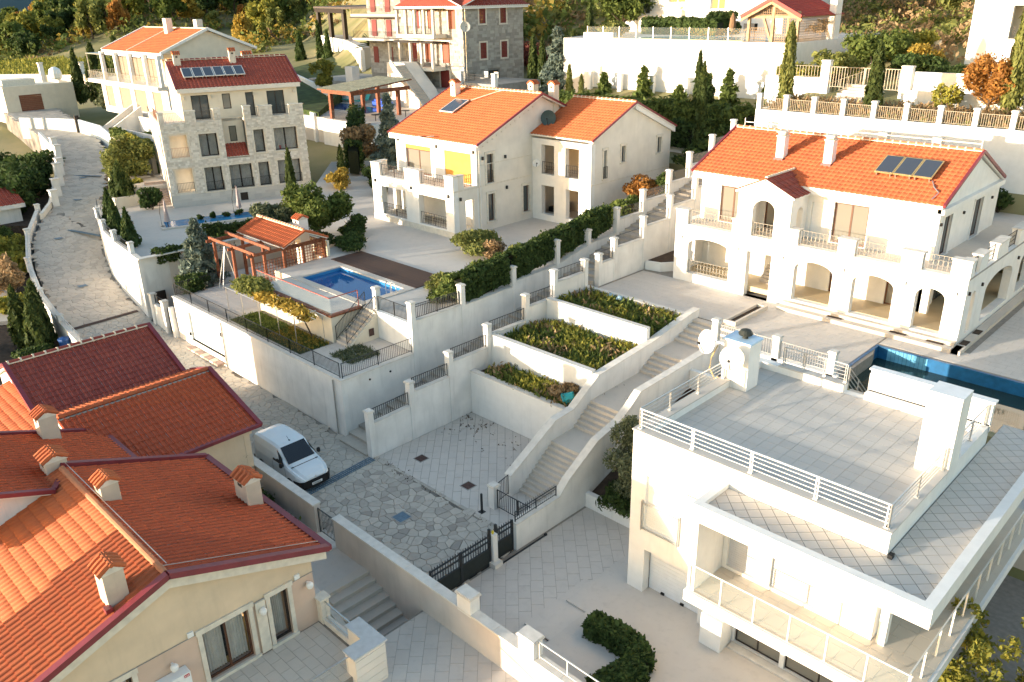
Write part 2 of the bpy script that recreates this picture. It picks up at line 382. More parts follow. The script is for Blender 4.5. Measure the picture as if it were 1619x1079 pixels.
def ridge_tiles(parent, p, q, mt=None, r=.12, l=.40, mortar=True):
    p, q = Vector(p), Vector(q); d = q-p; n = max(1, round(d.length/l)); l = d.length/n; e = d.normalized()
    side = e.cross(Vector((0, 0, 1))).normalized(); up = side.cross(e)
    v, f = [], []
    for s_, rr in ((0, r*1.12), (l*1.08, r*.92)):
        for k in range(6): t = math.pi*k/5; v.append((s_, -math.cos(t)*rr, math.sin(t)*rr))
    for k in range(5): f.append((k, k+1, 7+k, 6+k))
    f.append((5, 4, 3, 2, 1, 0))
    me = bpy.data.meshes.new('ridge_tile'); me.from_pydata(v, [], f); me.materials.append(mt or RIDGE)
    R = Matrix((e, side, up)).transposed().to_4x4()
    for k in range(n):
        M = R.copy(); M.translation = p+e*l*k-off(parent)-up*.02; inst(me, 'ridge_tile', parent, M)
    if mortar:
        mb = MB()
        for k in range(n):
            c = p+e*l*k-up*.02
            mb.tube([c-e*.03+up*.0, c+e*.05], r*1.2, 8)
        mb.build('ridge_mortar', MORTAR, parent, kind='stuff')
        mb2 = MB(); mb2.bar(p-up*.03, q-up*.03, r*2.7, .05); mb2.build('ridge_bedding', MORTAR, parent)
def flashing(parent, p, q, w_=.18, h=.15, m=None, name='verge_flashing'):
    mb = MB(); mb.bar(p, q, w_, h); return mb.build(name, m or FLASH, parent)
def chimney(parent, x, y, zb, zt, wx=.55, wy=.7, m=None, ridge='x', capm=None, tile=True):
    """shaft, tiled saddle cap"""
    m = m or CREAM; b = MB(); b.box(x-wx/2, x+wx/2, y-wy/2, y+wy/2, zb, zt); sh = b.build('chimney', m, parent)
    if tile:
        v = MB(); v.box(x-wx*.16, x+wx*.16, y-wy/2-.012, y+wy/2+.012, zt-.22, zt-.08); v.build('chimney_vent', MATS['dark_interior'], sh)
    if not tile: return sh
    c = MB(); hw = (wy if ridge == 'x' else wx)/2+.06; hl = (wx if ridge == 'x' else wy)/2+.07; k = 8
    pr = [(-hw, zt), (-hw, zt+.06), (-hw*.55, zt+.10), (0, zt+.26), (hw*.55, zt+.10), (hw, zt+.06), (hw, zt)]
    if ridge == 'x': c.extr([(x-hl+.06, y+a, z) for a, z in pr], (2*hl-.12, 0, 0))
    else: c.extr([(x+a, y-hl+.06, z) for a, z in pr], (0, 2*hl-.12, 0))
    c.build('chimney_head', capm or STONEW, sh)
    t = MB()
    for sgn in (-1, 1):
        n = 4; sl = Vector((0, -sgn*hw, .24)) if ridge == 'x' else Vector((-sgn*hw, 0, .24)); e = Vector((1, 0, 0)) if ridge == 'x' else Vector((0, 1, 0))
        base = Vector((x, y, zt+.06))+(Vector((0, sgn*(hw+.03), 0)) if ridge == 'x' else Vector((sgn*(hw+.03), 0, 0)))
        for i in range(n):
            c0 = base-e*hl+e*(2*hl/n)*(i+.5)
            t.tube([c0, c0+sl*.52+Vector((0, 0, .015)), c0+sl], 2*hl/n*.40, 6)
    e = Vector((1, 0, 0)) if ridge == 'x' else Vector((0, 1, 0))
    t.tube([Vector((x, y, zt+.29))-e*hl, Vector((x, y, zt+.29))+e*hl], .07, 8)
    t.build('chimney_tiles', TILE, sh)
    return sh
# ================================================================ ground, hills, road
def smooth(a, b, x):
    t = np.clip((x-a)/(b-a), 0, 1); return t*t*(3-2*t)
def ground_z(x, y):
    x = np.asarray(x, float); y = np.asarray(y, float)
    zr = np.interp(y, [-60, 14, 30, 36, 44, 58, 61, 74, 77, 110, 160], [-9, -2.2, -1.6, 1.5, 2.2, 3.2, 12.2, 13.4, 15.5, 19.5, 27])
    zl = np.interp(y, [-60, 5, 16, 24, 34, 44, 58, 72, 100, 160], [-9, -2.5, -1.6, .6, 2.2, 4.0, 6.4, 9.0, 15.0, 25])
    zm = np.interp(y, [-60, 14, 30, 36, 44, 60, 64, 67, 75, 78, 110, 160], [-9, -2.2, -1.6, 1.5, 2.2, 3.5, 7.5, 9.4, 11.2, 13, 19, 27])
    c = smooth(-37, -33.2, x); zr = zr*c+zm*(1-c)
    b = smooth(-72, -60, x); z = zr*b+zl*(1-b)
    far = smooth(-92, -150, x); zl2 = np.interp(y, [-80, 10, 30, 60, 90, 140], [-8, 2.0, 5.0, 7.2, 10.5, 17])
    z = z*(1-far)+zl2*far
    r = np.hypot(x, y); az = np.degrees(np.arctan2(y, x))
    hz = np.interp(az, [95, 110, 125, 137, 147, 152, 156, 159, 161, 162.5, 164, 168, 180], [34, 34, 32, 34, 36, 36, 35, 31, 25, 18, 12, 4, -6])
    n = 1.6*np.sin(x*.045)*np.cos(y*.05+1)+.8*np.sin(x*.11+y*.09)
    h = 7.5+(hz-7.5)*np.clip((r-225)/190, 0, 1.0)**.9 + n*smooth(220, 300, r)
    h = h - np.clip(r-430, 0, 5000)*.25
    h2 = 23+(hz-18)*np.clip((r-140)/160, 0, 1)+n
    left = smooth(140, 150, az); hh = h*left+np.maximum(h2, 0)*(1-left)-np.clip(r-330, 0, 5000)*.18*(1-left)
    k = smooth(205, 245, r)*left+smooth(125, 165, r)*(1-left)
    win = smooth(82, 100, az)*(az > 0); k = k*win; z = z-(1-win)*np.clip(r-60, 0, 300)*.08*(y < 40)
    return np.maximum(z*(1-k)+hh*k, -60)
def terrain():
    a = np.concatenate([np.arange(-20, 96, 24.)*0, ]) if False else None
    xs = np.concatenate([np.arange(-2600, -480, 90.), np.arange(-480, -180, 7.), np.arange(-180, 40, 4.), np.arange(40, 500, 30.)])
    ys = np.concatenate([np.arange(-500, -60, 40.), np.arange(-60, 130, 3.), np.arange(130, 460, 7.), np.arange(460, 2200, 90.)])
    X, Y = np.meshgrid(xs, ys); Z = ground_z(X, Y); ny, nx = X.shape
    V = np.stack([X.ravel(), Y.ravel(), Z.ravel()], 1); i = np.arange(ny*nx).reshape(ny, nx)
    F = np.stack([i[:-1, :-1].ravel(), i[:-1, 1:].ravel(), i[1:, 1:].ravel(), i[1:, :-1].ravel()], 1)
    me = np_mesh('hillside_ground', V, F, np.zeros(len(F)), EARTH); ob = bpy.data.objects.new('hillside_ground', me); COL.objects.link(ob); ob['kind'] = 'structure'
    me.polygons.foreach_set('use_smooth', [True]*len(me.polygons))
terrain()
def mountain():
    """a far ridge that fills the gap at the upper left"""
    m = mat('haze_tinted_forest', (.045, .085, .10), .95, .3, .004, col2=(.03, .06, .075))  # forest colour tinted blue to stand in for distance haze
    V, F, T = [], [], []; n = 60; rows = 10
    for i in range(n+1):
        az = math.radians(90+100*i/n)
        for j in range(rows+1):
            r = 2600+j*180; t = j/rows
            z = -80+ (640+170*math.sin(i*.5)+90*math.sin(i*1.7+j))*t**.8
            V.append((r*math.cos(az), r*math.sin(az), z))
    for i in range(n):
        for j in range(rows): a = i*(rows+1)+j; F.append((a, a+1, a+rows+2, a+rows+1))
    ob = bpy.data.objects.new('far_mountain', np_mesh('far_mountain', np.array(V), np.array(F), np.zeros(len(F)), m)); COL.objects.link(ob); ob['kind'] = 'structure'
mountain()
def slab(name, pts, z, depth, m, kind='structure'):
    """solid ground block; z number or callable"""
    f = z if callable(z) else (lambda x, y: z)
    o = MB().prism(pts, lambda x, y: f(x, y)-depth, f).build(name, m)
    if kind: o['kind'] = kind
    return o
R4 = lambda x0, x1, y0, y1: [(x0, y0), (x1, y0), (x1, y1), (x0, y1)]
# ---- the road: (left edge, right edge, height)
RS = [((-20.75, 15.85), (-20.75, 21.15), 0), ((-31, 15.85), (-31, 21.15), 0), ((-37, 15.9), (-37, 21.38), .02), ((-47, 15.9), (-47, 21.38), .1), ((-55, 16.0), (-55, 21.38), .38),
      ((-60.3, 16.2), (-60.2, 21.3), .9), ((-66, 16.8), (-64.4, 21.75), 1.35), ((-73.6, 18.4), (-68.2, 22.4), 1.85), ((-80, 20.5), (-72.6, 23.6), 2.7), ((-87, 24.0), (-77.2, 25.2), 3.4),
      ((-93, 26.9), (-85, 28.6), 4.15), ((-98.5, 29.2), (-94, 32.2), 4.8), ((-106, 31.6), (-103.5, 36.4), 5.8), ((-116, 33.5), (-113, 38.6), 6.5), ((-126, 34.5), (-124, 40.5), 7.1), ((-140, 36), (-139, 43), 7.6)]
def road_z(x, y):
    best = None
    for (l0, r0, z0), (l1, r1, z1) in zip(RS, RS[1:]):
        c0 = ((l0[0]+r0[0])/2, (l0[1]+r0[1])/2); c1 = ((l1[0]+r1[0])/2, (l1[1]+r1[1])/2); dx, dy = c1[0]-c0[0], c1[1]-c0[1]
        t = ((x-c0[0])*dx+(y-c0[1])*dy)/(dx*dx+dy*dy); tc = min(1, max(0, t)); d = (x-c0[0]-tc*dx)**2+(y-c0[1]-tc*dy)**2
        if best is None or d < best[0]: best = (d, z0+(z1-z0)*tc)
    return best[1]
def road():
    b = MB(); NX, NY = 6, 4
    for (l0, r0, z0), (l1, r1, z1) in zip(RS, RS[1:]):
        g = [[None]*(NY+1) for _ in range(NX+1)]
        for i in range(NX+1):
            for j in range(NY+1):
                f, h = i/NX, j/NY; x = (l0[0]+(l1[0]-l0[0])*f)*(1-h)+(r0[0]+(r1[0]-r0[0])*f)*h; y = (l0[1]+(l1[1]-l0[1])*f)*(1-h)+(r0[1]+(r1[1]-r0[1])*f)*h; g[i][j] = (x, y, road_z(x, y))
        for i in range(NX):
            for j in range(NY): b.poly([g[i][j], g[i+1][j], g[i+1][j+1], g[i][j+1]])
        for j in (0, NY):
            for i in range(NX): p, q = g[i][j], g[i+1][j]; b.poly([p, q, (q[0], q[1], q[2]-3), (p[0], p[1], p[2]-3)])
    return b.build('road', JOINT, kind='structure')
ROAD = road()
def inside(pt, poly):
    x, y = pt; c = False; n = len(poly)
    for i in range(n):
        x1, y1 = poly[i]; x2, y2 = poly[i-1]
        if (y1 > y) != (y2 > y) and x < (x2-x1)*(y-y1)/(y2-y1)+x1: c = not c
    return c
def clip(poly, a, b, c):
    """keep a*x+b*y<=c"""
    out = []; n = len(poly)
    for i in range(n):
        p, q = poly[i], poly[(i+1) % n]; dp, dq = a*p[0]+b*p[1]-c, a*q[0]+b*q[1]-c
        if dp <= 0: out.append(p)
        if (dp < 0 < dq) or (dq < 0 < dp): t = dp/(dp-dq); out.append((p[0]+(q[0]-p[0])*t, p[1]+(q[1]-p[1])*t))
    return out
def crazy(region, s, gap=.016, jit=.49):
    """irregular stone outlines (voronoi cells) that fill the region polygon"""
    xs = [p[0] for p in region]; ys = [p[1] for p in region]; x0, y0 = min(xs), min(ys); nx = int((max(xs)-x0)/s)+2; ny = int((max(ys)-y0)/s)+2
    pts = {(i, j): (x0+(i+.5+random.uniform(-jit, jit))*s, y0+(j+.5+random.uniform(-jit, jit))*s) for i in range(-1, nx+1) for j in range(-1, ny+1)}
    out = []
    for (i, j), p in pts.items():
        if not inside(p, region): continue
        pl = [(p[0]-1.2*s, p[1]-1.2*s), (p[0]+1.2*s, p[1]-1.2*s), (p[0]+1.2*s, p[1]+1.2*s), (p[0]-1.2*s, p[1]+1.2*s)]
        for di in (-2, -1, 0, 1, 2):
            for dj in (-2, -1, 0, 1, 2):
                q = pts.get((i+di, j+dj))
                if q is None or q == p: continue
                dx, dy = q[0]-p[0], q[1]-p[1]; L = math.hypot(dx, dy)
                pl = clip(pl, dx/L, dy/L, (dx*(p[0]+q[0])+dy*(p[1]+q[1]))/2/L-gap/2)
                if len(pl) < 3: break
            if len(pl) < 3: break
        if len(pl) >= 3: out.append((p, pl))
    return out
def lay_stones(parent, cells, zf, m, n_ind=300, name='paving_stone', th=.035, rz=.012, near=(0, 0)):
    cells.sort(key=lambda c: (c[0][0]-near[0])**2+(c[0][1]-near[1])**2)
    rest = MB()
    for k, (p, pl) in enumerate(cells):
        dz = th+random.uniform(0, rz); mb = MB() if k < n_ind else rest
        cx_, cy_ = p; inn = [(cx_+(x-cx_)*.93, cy_+(y-cy_)*.93) for x, y in pl]
        tt = random.random(); mb.tint = tt
        top = [(x, y, zf(x, y)+dz) for x, y in inn]; rim = [(x, y, zf(x, y)+dz*.55) for x, y in pl]; lo = [(x, y, zf(x, y)-.01) for x, y in pl]
        mb.poly(top); n_ = len(pl)
        for a in range(n_): b = (a+1) % n_; mb.poly([top[a], top[b], rim[b], rim[a]]); mb.poly([rim[a], rim[b], lo[b], lo[a]])
        if k < n_ind: mb.build(name, m, parent)
    if rest.f: rest.tint = None; rest.build(name+'_field', m, parent, kind='stuff')
def lay_road():
    for a, b, s in ((0, 5, .43), (5, 9, .52), (9, 15, .72)):
        region = [RS[i][0] for i in range(a, b+1)]+[RS[i][1] for i in range(b, a-1, -1)]
        cells = crazy(region, s)
        lay_stones(ROAD, cells, road_z, COBBLE, 300 if a == 0 else 0)
lay_road()
def drain(name, p, q, wdt, m, label):
    """slotted channel drain across the road"""
    p, q = Vector(p), Vector(q); d = q-p; e = d.normalized(); s = e.cross(Vector((0, 0, 1)))*wdt/2; b = MB(); up = Vector((0, 0, .012))
    t = thing('drain_channel', label, 'drain', p)
    for k in (-1, -.33, .33, 1): b.bar(p+s*k+up, q+s*k+up, .03, .03)
    n = int(d.length/.12)
    for i in range(n+1): c = p+d*(i/n)+up; b.bar(c-s, c+s, .035, .025)
    b.build('grate', m, t); f = MB(); f.bar(p-Vector((0, 0, .03)), q-Vector((0, 0, .03)), wdt*1.15, .03); f.build('channel_frame', JOINT, t)
def cover(x, y, z, sx, sy, m, label, rot=0.0):
    t = thing('manhole_cover', label, 'manhole cover', (x, y, z)); b = MB(); b.box(x-sx/2, x+sx/2, y-sy/2, y+sy/2, z, z+.012); o = b.build('plate', m, t)
    f = MB(); g = .04
    f.box(x-sx/2-g, x+sx/2+g, y-sy/2-g, y-sy/2, z, z+.016); f.box(x-sx/2-g, x+sx/2+g, y+sy/2, y+sy/2+g, z, z+.016); f.box(x-sx/2-g, x-sx/2, y-sy/2, y+sy/2, z, z+.016); f.box(x+sx/2, x+sx/2+g, y-sy/2, y+sy/2, z, z+.016); f.build('frame', CONC, t)
    r = MB()
    for i in range(6): r.box(x-sx*.42, x+sx*.42, y-sy/2+(i+.5)*sy/6-.012, y-sy/2+(i+.5)*sy/6+.012, z+.012, z+.018)
    r.build('ribs', m, t)
drain('d', (-31.05, 16.9, .05), (-31.35, 20.95, .05), .42, BLUEG, 'blue grey slotted drain across the road in front of the white van')
drain('d', (-60.0, 16.4, .95), (-60.2, 21.0, .98), .3, GRATE, 'dark slotted drain across the upper road at the foot of the curved white wall')
cover(-26.16, 18.77, .04, .62, .62, BLUEG, 'blue grey square cover in the crazy paving below the tan court')
for (x, y, lb) in ((-67.5, 19.8, 'small blue grey cover in the sunlit stretch of the road'), (-78.5, 22.0, 'blue grey cover in the shaded middle of the upper road'), (-88, 27.2, 'blue grey cover in the road just below the second dark drain'), (-95.5, 30.6, 'farthest blue grey cover in the road near the tall bushy shrub')):
    cover(x, y, road_z(x, y)+.045, .8, .6, BLUEG, lb)
for (l, r, z, lb) in (((-83.5, 22.5), (-75.6, 24.6), 3.15, 'thin dark drain line across the road beside the small red roofed house'), ((-98.4, 29.4), (-94.2, 32.0), 4.86, 'thin dark drain line across the road beside the tall bushy shrub')):
    drain('d', (*l, z), (*r, z), .3, BLUEG, lb)
# ---- ground blocks (terraces)
YARD = slab('paved_yard', R4(-20.7, 14, 8, 40), 0, 4, JOINTL)
COURT = slab('paved_court', R4(-31.4, -20.95, 21.15, 28.2), 0, 3, JOINTL)
slab('driveway_platform', [(-16.9, 19.6), (-15.9, 19.6), (-15.9, 16.0), (-8, 16.0), (-8, 24), (-16.9, 24)], .16, .5, PAVEP)
slab('driveway_step', [(-17.25, 17.6), (-15.9, 17.6), (-15.9, 21.2), (-17.25, 21.2)], .08, .3, PAVEP)
slab('planter_soil', R4(-31.4, -24.1, 28.3, 30), 2.35, 3, SOIL)
slab('planter_soil', R4(-31.4, -24.1, 29.9, 34.6), 3.55, 4, SOIL)
slab('planter_soil', R4(-31.4, -24.1, 34.5, 38.2), 4.55, 4, SOIL)
TERR = slab('villa_terrace', [(-31.4, 38.0), (-24.0, 38.0), (-24.0, 38.9), (-20.9, 38.9), (-20.9, 36.4), (-14.2, 36.4), (-14.2, 40.3), (-14.55, 41.7), (8, 41.7), (8, 60.4), (-31.4, 60.4)], 4.7, 6, JOINTL)
slab('pool_side_paving', R4(-20.9, 8, 33.5, 36.4), 2.9, 4, PAVEP)
# garden of the central villa
GARD = slab('garden_terrace', R4(-54.2, -34.5, 21.7, 26.6), 3.4, 5, JOINTL)
slab('garden_terrace_back', R4(-56.4, -50.5, 24.5, 30), 3.38, 4, PAVEP)
slab('pool_terrace', [(-34.5, 30.5), (-34.5, 60.4), (-62, 60.4), (-62, 34), (-51, 34), (-51, 30.5)], 5.1, 5, PAVEP)
slab('pool_terrace_side', R4(-49.3, -46.9, 26.6, 30.49), 5.1, 5, PAVEP)
slab('pool_terrace_side', R4(-39.0, -37.7, 26.6, 30.49), 5.1, 5, PAVEP)
slab('pool_terrace_side', R4(-37.69, -34.5, 26.7, 30.49), 5.1, 5, PAVEP)
slab('pool_terrace_edge', R4(-47.2, -39.0, 24.3, 26.6), 5.1, 2.2, PAVEP)
# apartment grounds, street stairs, upper gardens
slab('apartment_terrace', [(-58.8, 21.3), (-60.3, 21.45), (-64.4, 21.9), (-68.2, 22.6), (-72.6, 23.8), (-77.2, 25.4), (-85, 28.8), (-80, 34), (-66, 50), (-57, 34)], 4.6, 5, PAVEP)
slab('balcony_level_terrace', R4(-28.4, -11.4, 57.01, 60.3), 8.42, 3, PAVEP)
slab('upper_garden', R4(-32.6, 12, 60.7, 77), lambda x, y: 13.3+(y-60.7)*.11, 9, EARTH)
slab('pool_plateau', [(-66, 75.3), (-38.2, 75.3), (-38.2, 110), (-75, 110)], 17.45, 7, PAVEP)
slab('hedge_terrace', [(-62, 66.2), (-36, 64.8), (-36, 75), (-62, 75)], lambda x, y: 10.2+max(0, y-66)*.24, 7, EARTH); slab('lower_hedge_ground', [(-62, 60.4), (-36, 60.4), (-36, 64.7), (-62, 66.1)], 8.4, 4, EARTH)
slab('stone_house_yard', R4(-112, -62.2, 70.2, 105), 11.2, 8, CONC)
slab('lower_yard', R4(-106, -77.4, 55.9, 70.2), 9.0, 6, PAVEP)
# ================================================================ paving pieces
def pave(parent, region, ang, w, l, gap, zf, m, n_ind=300, stag=.5, th=.012, name='paving_tile', near=(0, 0), jitter=.002):
    """rotated grid of separate tiles clipped to a convex region"""
    zfun = zf if callable(zf) else (lambda x, y: zf)
    c, s = math.cos(ang), math.sin(ang); cx_ = sum(p[0] for p in region)/len(region); cy_ = sum(p[1] for p in region)/len(region)
    # orientation of region
    A = sum(region[i-1][0]*region[i][1]-region[i][0]*region[i-1][1] for i in range(len(region)))
    reg = region if A > 0 else region[::-1]
    hp = []
    for i in range(len(reg)):
        (x1, y1), (x2, y2) = reg[i-1], reg[i]; L = math.hypot(x2-x1, y2-y1); hp.append(((y2-y1)/L, -(x2-x1)/L, ((y2-y1)*x1-(x2-x1)*y1)/L))
    R = max(math.hypot(p[0]-cx_, p[1]-cy_) for p in reg); nw, nl = int(R/w)+2, int(R/l)+2; cells = []
    for j in range(-nw, nw+1):
        for i in range(-nl-1, nl+2):
            u0 = (i+(stag if j % 2 else 0))*l; v0 = j*w
            q = [(u0+gap/2, v0+gap/2), (u0+l-gap/2, v0+gap/2), (u0+l-gap/2, v0+w-gap/2), (u0+gap/2, v0+w-gap/2)]
            q = [(cx_+u*c-v*s, cy_+u*s+v*c) for u, v in q]
            for h in hp:
                q = clip(q, *h)
                if len(q) < 3: break
            if len(q) >= 3: cells.append(((sum(p[0] for p in q)/len(q), sum(p[1] for p in q)/len(q)), q))
    cells.sort(key=lambda k: (k[0][0]-near[0])**2+(k[0][1]-near[1])**2)
    rest = MB()
    for k, (p, q) in enumerate(cells):
        mb = MB() if k < n_ind else rest; dz = th+random.uniform(0, jitter); mb.tint = random.random()
        top = [(x, y, zfun(x, y)+dz) for x, y in q]; lo = [(x, y, zfun(x, y)-.003) for x, y in q]; n_ = len(q)
        mb.poly(top)
        for a in range(n_): b = (a+1) % n_; mb.poly([top[a], top[b], lo[b], lo[a]])
        if k < n_ind: mb.build(name, m, parent)
    if rest.f: rest.tint = None; rest.build(name+'_field', m, parent, kind='stuff')
PI = math.pi
pave(COURT, R4(-31.38, -23.95, 21.2, 28.02), PI*.75, .42, 1.25, .018, 0.0, PAVEP, 140, near=(-24, 21))
pave(COURT, R4(-23.95, -21.0, 21.2, 24.0), PI*.75, .42, 1.25, .018, 0.0, PAVEP, 40, near=(-24, 21))
pave(YARD, R4(-20.6, 0, 8.2, 19.6), PI*.75, .5, .75, .012, 0.0, PAVEP, 290, near=(-15, 14))
pave(YARD, R4(-20.5, -15.7, 19.6, 25.3), PI*.75, .5, .75, .012, 0.0, PAVEP, 10, near=(-15, 14))
pave(TERR, R4(-31.2, -21.0, 38.9, 43.9), 0, .5, .75, .01, 4.7, PAVEP, 60, near=(-20, 38))
pave(TERR, R4(-21.0, -14.6, 36.6, 43.6), 0, .5, .75, .01, 4.7, PAVEP, 200, near=(-20, 36))
pave(TERR, R4(-14.5, 6, 41.9, 43.6), 0, .5, .75, .01, 4.7, PAVEP, 40, near=(-10, 36))
pave(TERR, R4(-10.6, 6, 43.6, 60), 0, .5, .75, .01, 4.7, PAVEP, 0, near=(-10, 36))
pave(GARD, R4(-38.9, -34.6, 21.8, 26.4), 0, .5, .5, .012, 3.4, PAVEP, 80, near=(-36, 20), stag=0)
pave(GARD, R4(-54, -47.1, 21.8, 26.4), 0, .5, .5, .012, 3.4, PAVEP, 40, near=(-46, 20), stag=0)
# kerb row of rough stones between road and court
def kerbrow():
    x = -31.2
    while x < -21.3:
        l = random.uniform(.35, .6); m_ = MB(); m_.box(x+.015, x+l-.015, 21.12+random.uniform(0, .03), 21.32, -.05, .035+random.uniform(0, .015)); m_.build('kerb_stone', COBBLE, COURT); x += l
kerbrow()
for (x, y, lb) in ((-29.56, 22.75, 'rusty brown square cover in the tan court near the stepped wall'), (-25.88, 22.66, 'rusty brown square cover in the tan court near the white stairs')):
    cover(x, y, .016, .52, .52, GRATE, lb)
cover(-16.27, 17.85, .016, .62, .62, mat('dark_grey_cover', (.035, .04, .05), .5, .1, 6), 'dark grey square cover in the pale driveway beside the clipped hedge')
# ================================================================ stepped walls with pillars and railings
def pillar(parent, x0, x1, y0, y1, z0, z1, m=WHITE2, capm=CAP, label=None):
    b = MB(); b.box(x0, x1, y0, y1, z0, z1); p = b.build('pillar', m, parent)
    c = MB(); e = .05; c.box(x0-e, x1+e, y0-e, y1+e, z1, z1+.07)
    c.v += []; n = len(c.v); cxx, cyy = (x0+x1)/2, (y0+y1)/2; g = .02
    c.prism([(x0-g, y0-g), (x1+g, y0-g), (x1+g, y1+g), (x0-g, y1+g)], z1+.07, z1+.11)
    c.build('pillar_cap', capm, p)
def stepwall(name, label, x0, x1, spec, zb, rail=True, hedge=(), group=None):
    """spec: (y pillar start, pillar top, wall top after it)"""
    t = thing(name, label, 'wall', ((x0+x1)/2, spec[0][0], zb(spec[0][0])), 0, group)
    for k, (y, pt, wt) in enumerate(spec):
        z0 = zb(y)-.6
        pillar(t, x0-.03, x1+.03, y, y+.32, z0, pt)
        if k+1 < len(spec) and wt is not None:
            y1 = spec[k+1][0]; b = MB(); b.prism(R4(x0, x1, y+.32, y1), lambda X, Y: zb(Y)-.8, lambda X, Y, w=wt: w[0]+(w[1]-w[0])*(Y-y-.32)/(y1-y-.32) if isinstance(w, tuple) else w)
            b.build('wall_section', WHITE2, t)
            wa, wb = wt if isinstance(wt, tuple) else (wt, wt)
            c = MB(); c.obox((x0-.04, y+.32, wa), (x1-x0+.08, 0, 0), (0, y1-y-.32, wb-wa), (0, 0, .05)); c.build('wall_coping', CAP, t)
            if rail and k not in hedge:
                xm = (x0+x1)/2; railing(t, (xm, y+.33, wa+.05), (xm, y1-.01, wb+.05), .72, .13, IRON, 'railing', bar=.022)
    return t
zst = lambda y: max(0, (y-21)*.262)
stepwall('stepped_wall', 'long stepped wall with railings beside the tan court and the planted beds', -31.72, -31.42,
         [(21.0, 2.62, (1.95, 2.02)), (23.7, 3.32, 2.76), (26.5, 4.12, 3.55), (29.45, 4.86, 4.28), (32.6, 5.8, 5.06), (35.1, 6.7, 5.96), (37.95, 6.7, None), (39.35, 6.75, 6.15), (40.9, 7.45, 6.84), (44.0, 8.28, 7.62), (47.0, 9.16, 8.42), (50.0, 10.0, 9.2), (53.0, 10.85, 10.0), (56.0, 11.7, 10.85), (59.5, 12.6, None)], lambda y: max(-.3, min(zst(y)-1, 4.6)))
stepwall('stepped_wall', 'long stepped wall below the clipped hedge beside the central villa', -34.5, -34.2,
         [(26.3, 6.36, 5.3), (30.05, 6.43, (5.22, 5.3)), (34.35, 6.5, (5.6, 5.75)), (38.45, 7.3, (5.8, 6.4)), (41.6, 7.36, (6.45, 6.6)), (44.7, 8.28, 7.5), (47.7, 9.04, 8.25), (50.85, 9.95, 9.05), (53.4, 10.9, 9.95), (56.4, 11.8, 10.8), (59.4, 12.6, None)], lambda y: max(0, zst(y)-.6), hedge=(1, 2, 3, 4))
def steps(name, label, ax, u0, u1, w0, w1, z0, z1, n, m, parent=None, solid=True, nosing=True):
    """a flight: ax = direction of climb ('x' or 'y'), u the climbing axis"""
    t = parent or thing(name, label, 'staircase', P3('y' if ax == 'y' else 'x', 0, 0, 0) if False else ((w0, u0, z0) if ax == 'y' else (u0, w0, z0)))
    for k in range(n):
        a = u0+(u1-u0)*k/n; b = u0+(u1-u0)*(k+1)/n; zt = z0+(z1-z0)*(k+1)/n; mb = MB(); lo, hi = min(a, b), max(a, b)
        if ax == 'y': mb.box(w0, w1, lo, hi, zt-.6, zt-.03); mb.box(w0, w1, lo-(.02 if u1 > u0 else 0), hi+(.02 if u1 < u0 else 0), zt-.03, zt)
        else: mb.box(lo, hi, w0, w1, zt-.6, zt-.03); mb.box(lo-(.02 if u1 > u0 else 0), hi+(.02 if u1 < u0 else 0), w0, w1, zt-.03, zt)
        mb.build('step', m, t)
    return t
t = steps('street_stairs', 'narrow stone public stairs climbing between the two stepped walls', 'y', 20.9, 60, -34.2, -31.75, 0, 10.4, 60, COBBLE)
# ---- planted bed walls
def bedwall(label, y, ztop, zb, x0=-31.41, x1=-24.05, th=.28):
    t = thing('planter_wall', label, 'wall', (x0, y, zb)); b = MB(); b.box(x0, x1, y, y+th, zb-.5, ztop); b.build('wall_body', WHITE, t)
    c = MB(); c.box(x0, x1, y-.03, y+th+.03, ztop, ztop+.05); c.build('wall_coping', CAP, t)
bedwall('white retaining wall above the tan court holding the lowest bed', 28.05, 2.6, 0)
bedwall('white retaining wall holding the large middle bed', 29.75, 4.25, 2)
bedwall('white retaining wall holding the uppermost bed', 34.4, 5.2, 3.4)
bedwall('low cream wall between the uppermost bed and the villa terrace', 38.05, 5.0, 4.4)
# ---- main white staircase
st = thing('white_staircase', 'broad white staircase climbing from the tan court to the villa terrace', 'staircase', (-22.4, 24, 0))
XA, XB = -23.7, -20.95
steps('', '', 'y', 24.0, 26.5, XA, XB, 0, 1.85, 11, PAVE, st)
steps('', '', 'y', 28.0, 29.5, XA, XB, 1.9, 2.95, 6, PAVE, st)
steps('', '', 'y', 33.4, 35.0, XA, XB, 3.1, 3.9, 5, PAVE, st)
steps('', '', 'y', 36.6, 38.8, XA, XB, 3.95, 4.7, 5, PAVE, st)
for a, b, z0, z1 in ((26.5, 28, 1.85, 1.9), (29.5, 33.4, 2.95, 3.1), (35.0, 36.6, 3.9, 3.95)):
    m_ = MB(); m_.prism(R4(XA, XB, a, b), z0-.7, lambda x, y: z0+(z1-z0)*(y-a)/(b-a)); m_.build('landing', PAVE, st)
def profwall(name, label, x0, x1, prof, zb, m=WHITE2, cap=True, parent=None):
    t = parent or thing(name, label, 'wall', (x0, prof[0][0], prof[0][1]-1))
    b = MB(); pts = [(x0, y, z) for y, z in prof]; lo = [(x0, y, (zb(y) if callable(zb) else zb)) for y, z in prof][::-1]
    b.extr(pts+lo, (x1-x0, 0, 0)); b.build('wall_body', m, t)
    c = MB()
    for (ya, za), (yb, zb_) in zip(prof, prof[1:]): c.obox((x0-.035, ya, za), (x1-x0+.07, 0, 0), (0, yb-ya, zb_-za), (0, 0, .05))
    c.build('wall_coping', CAP, t); return t
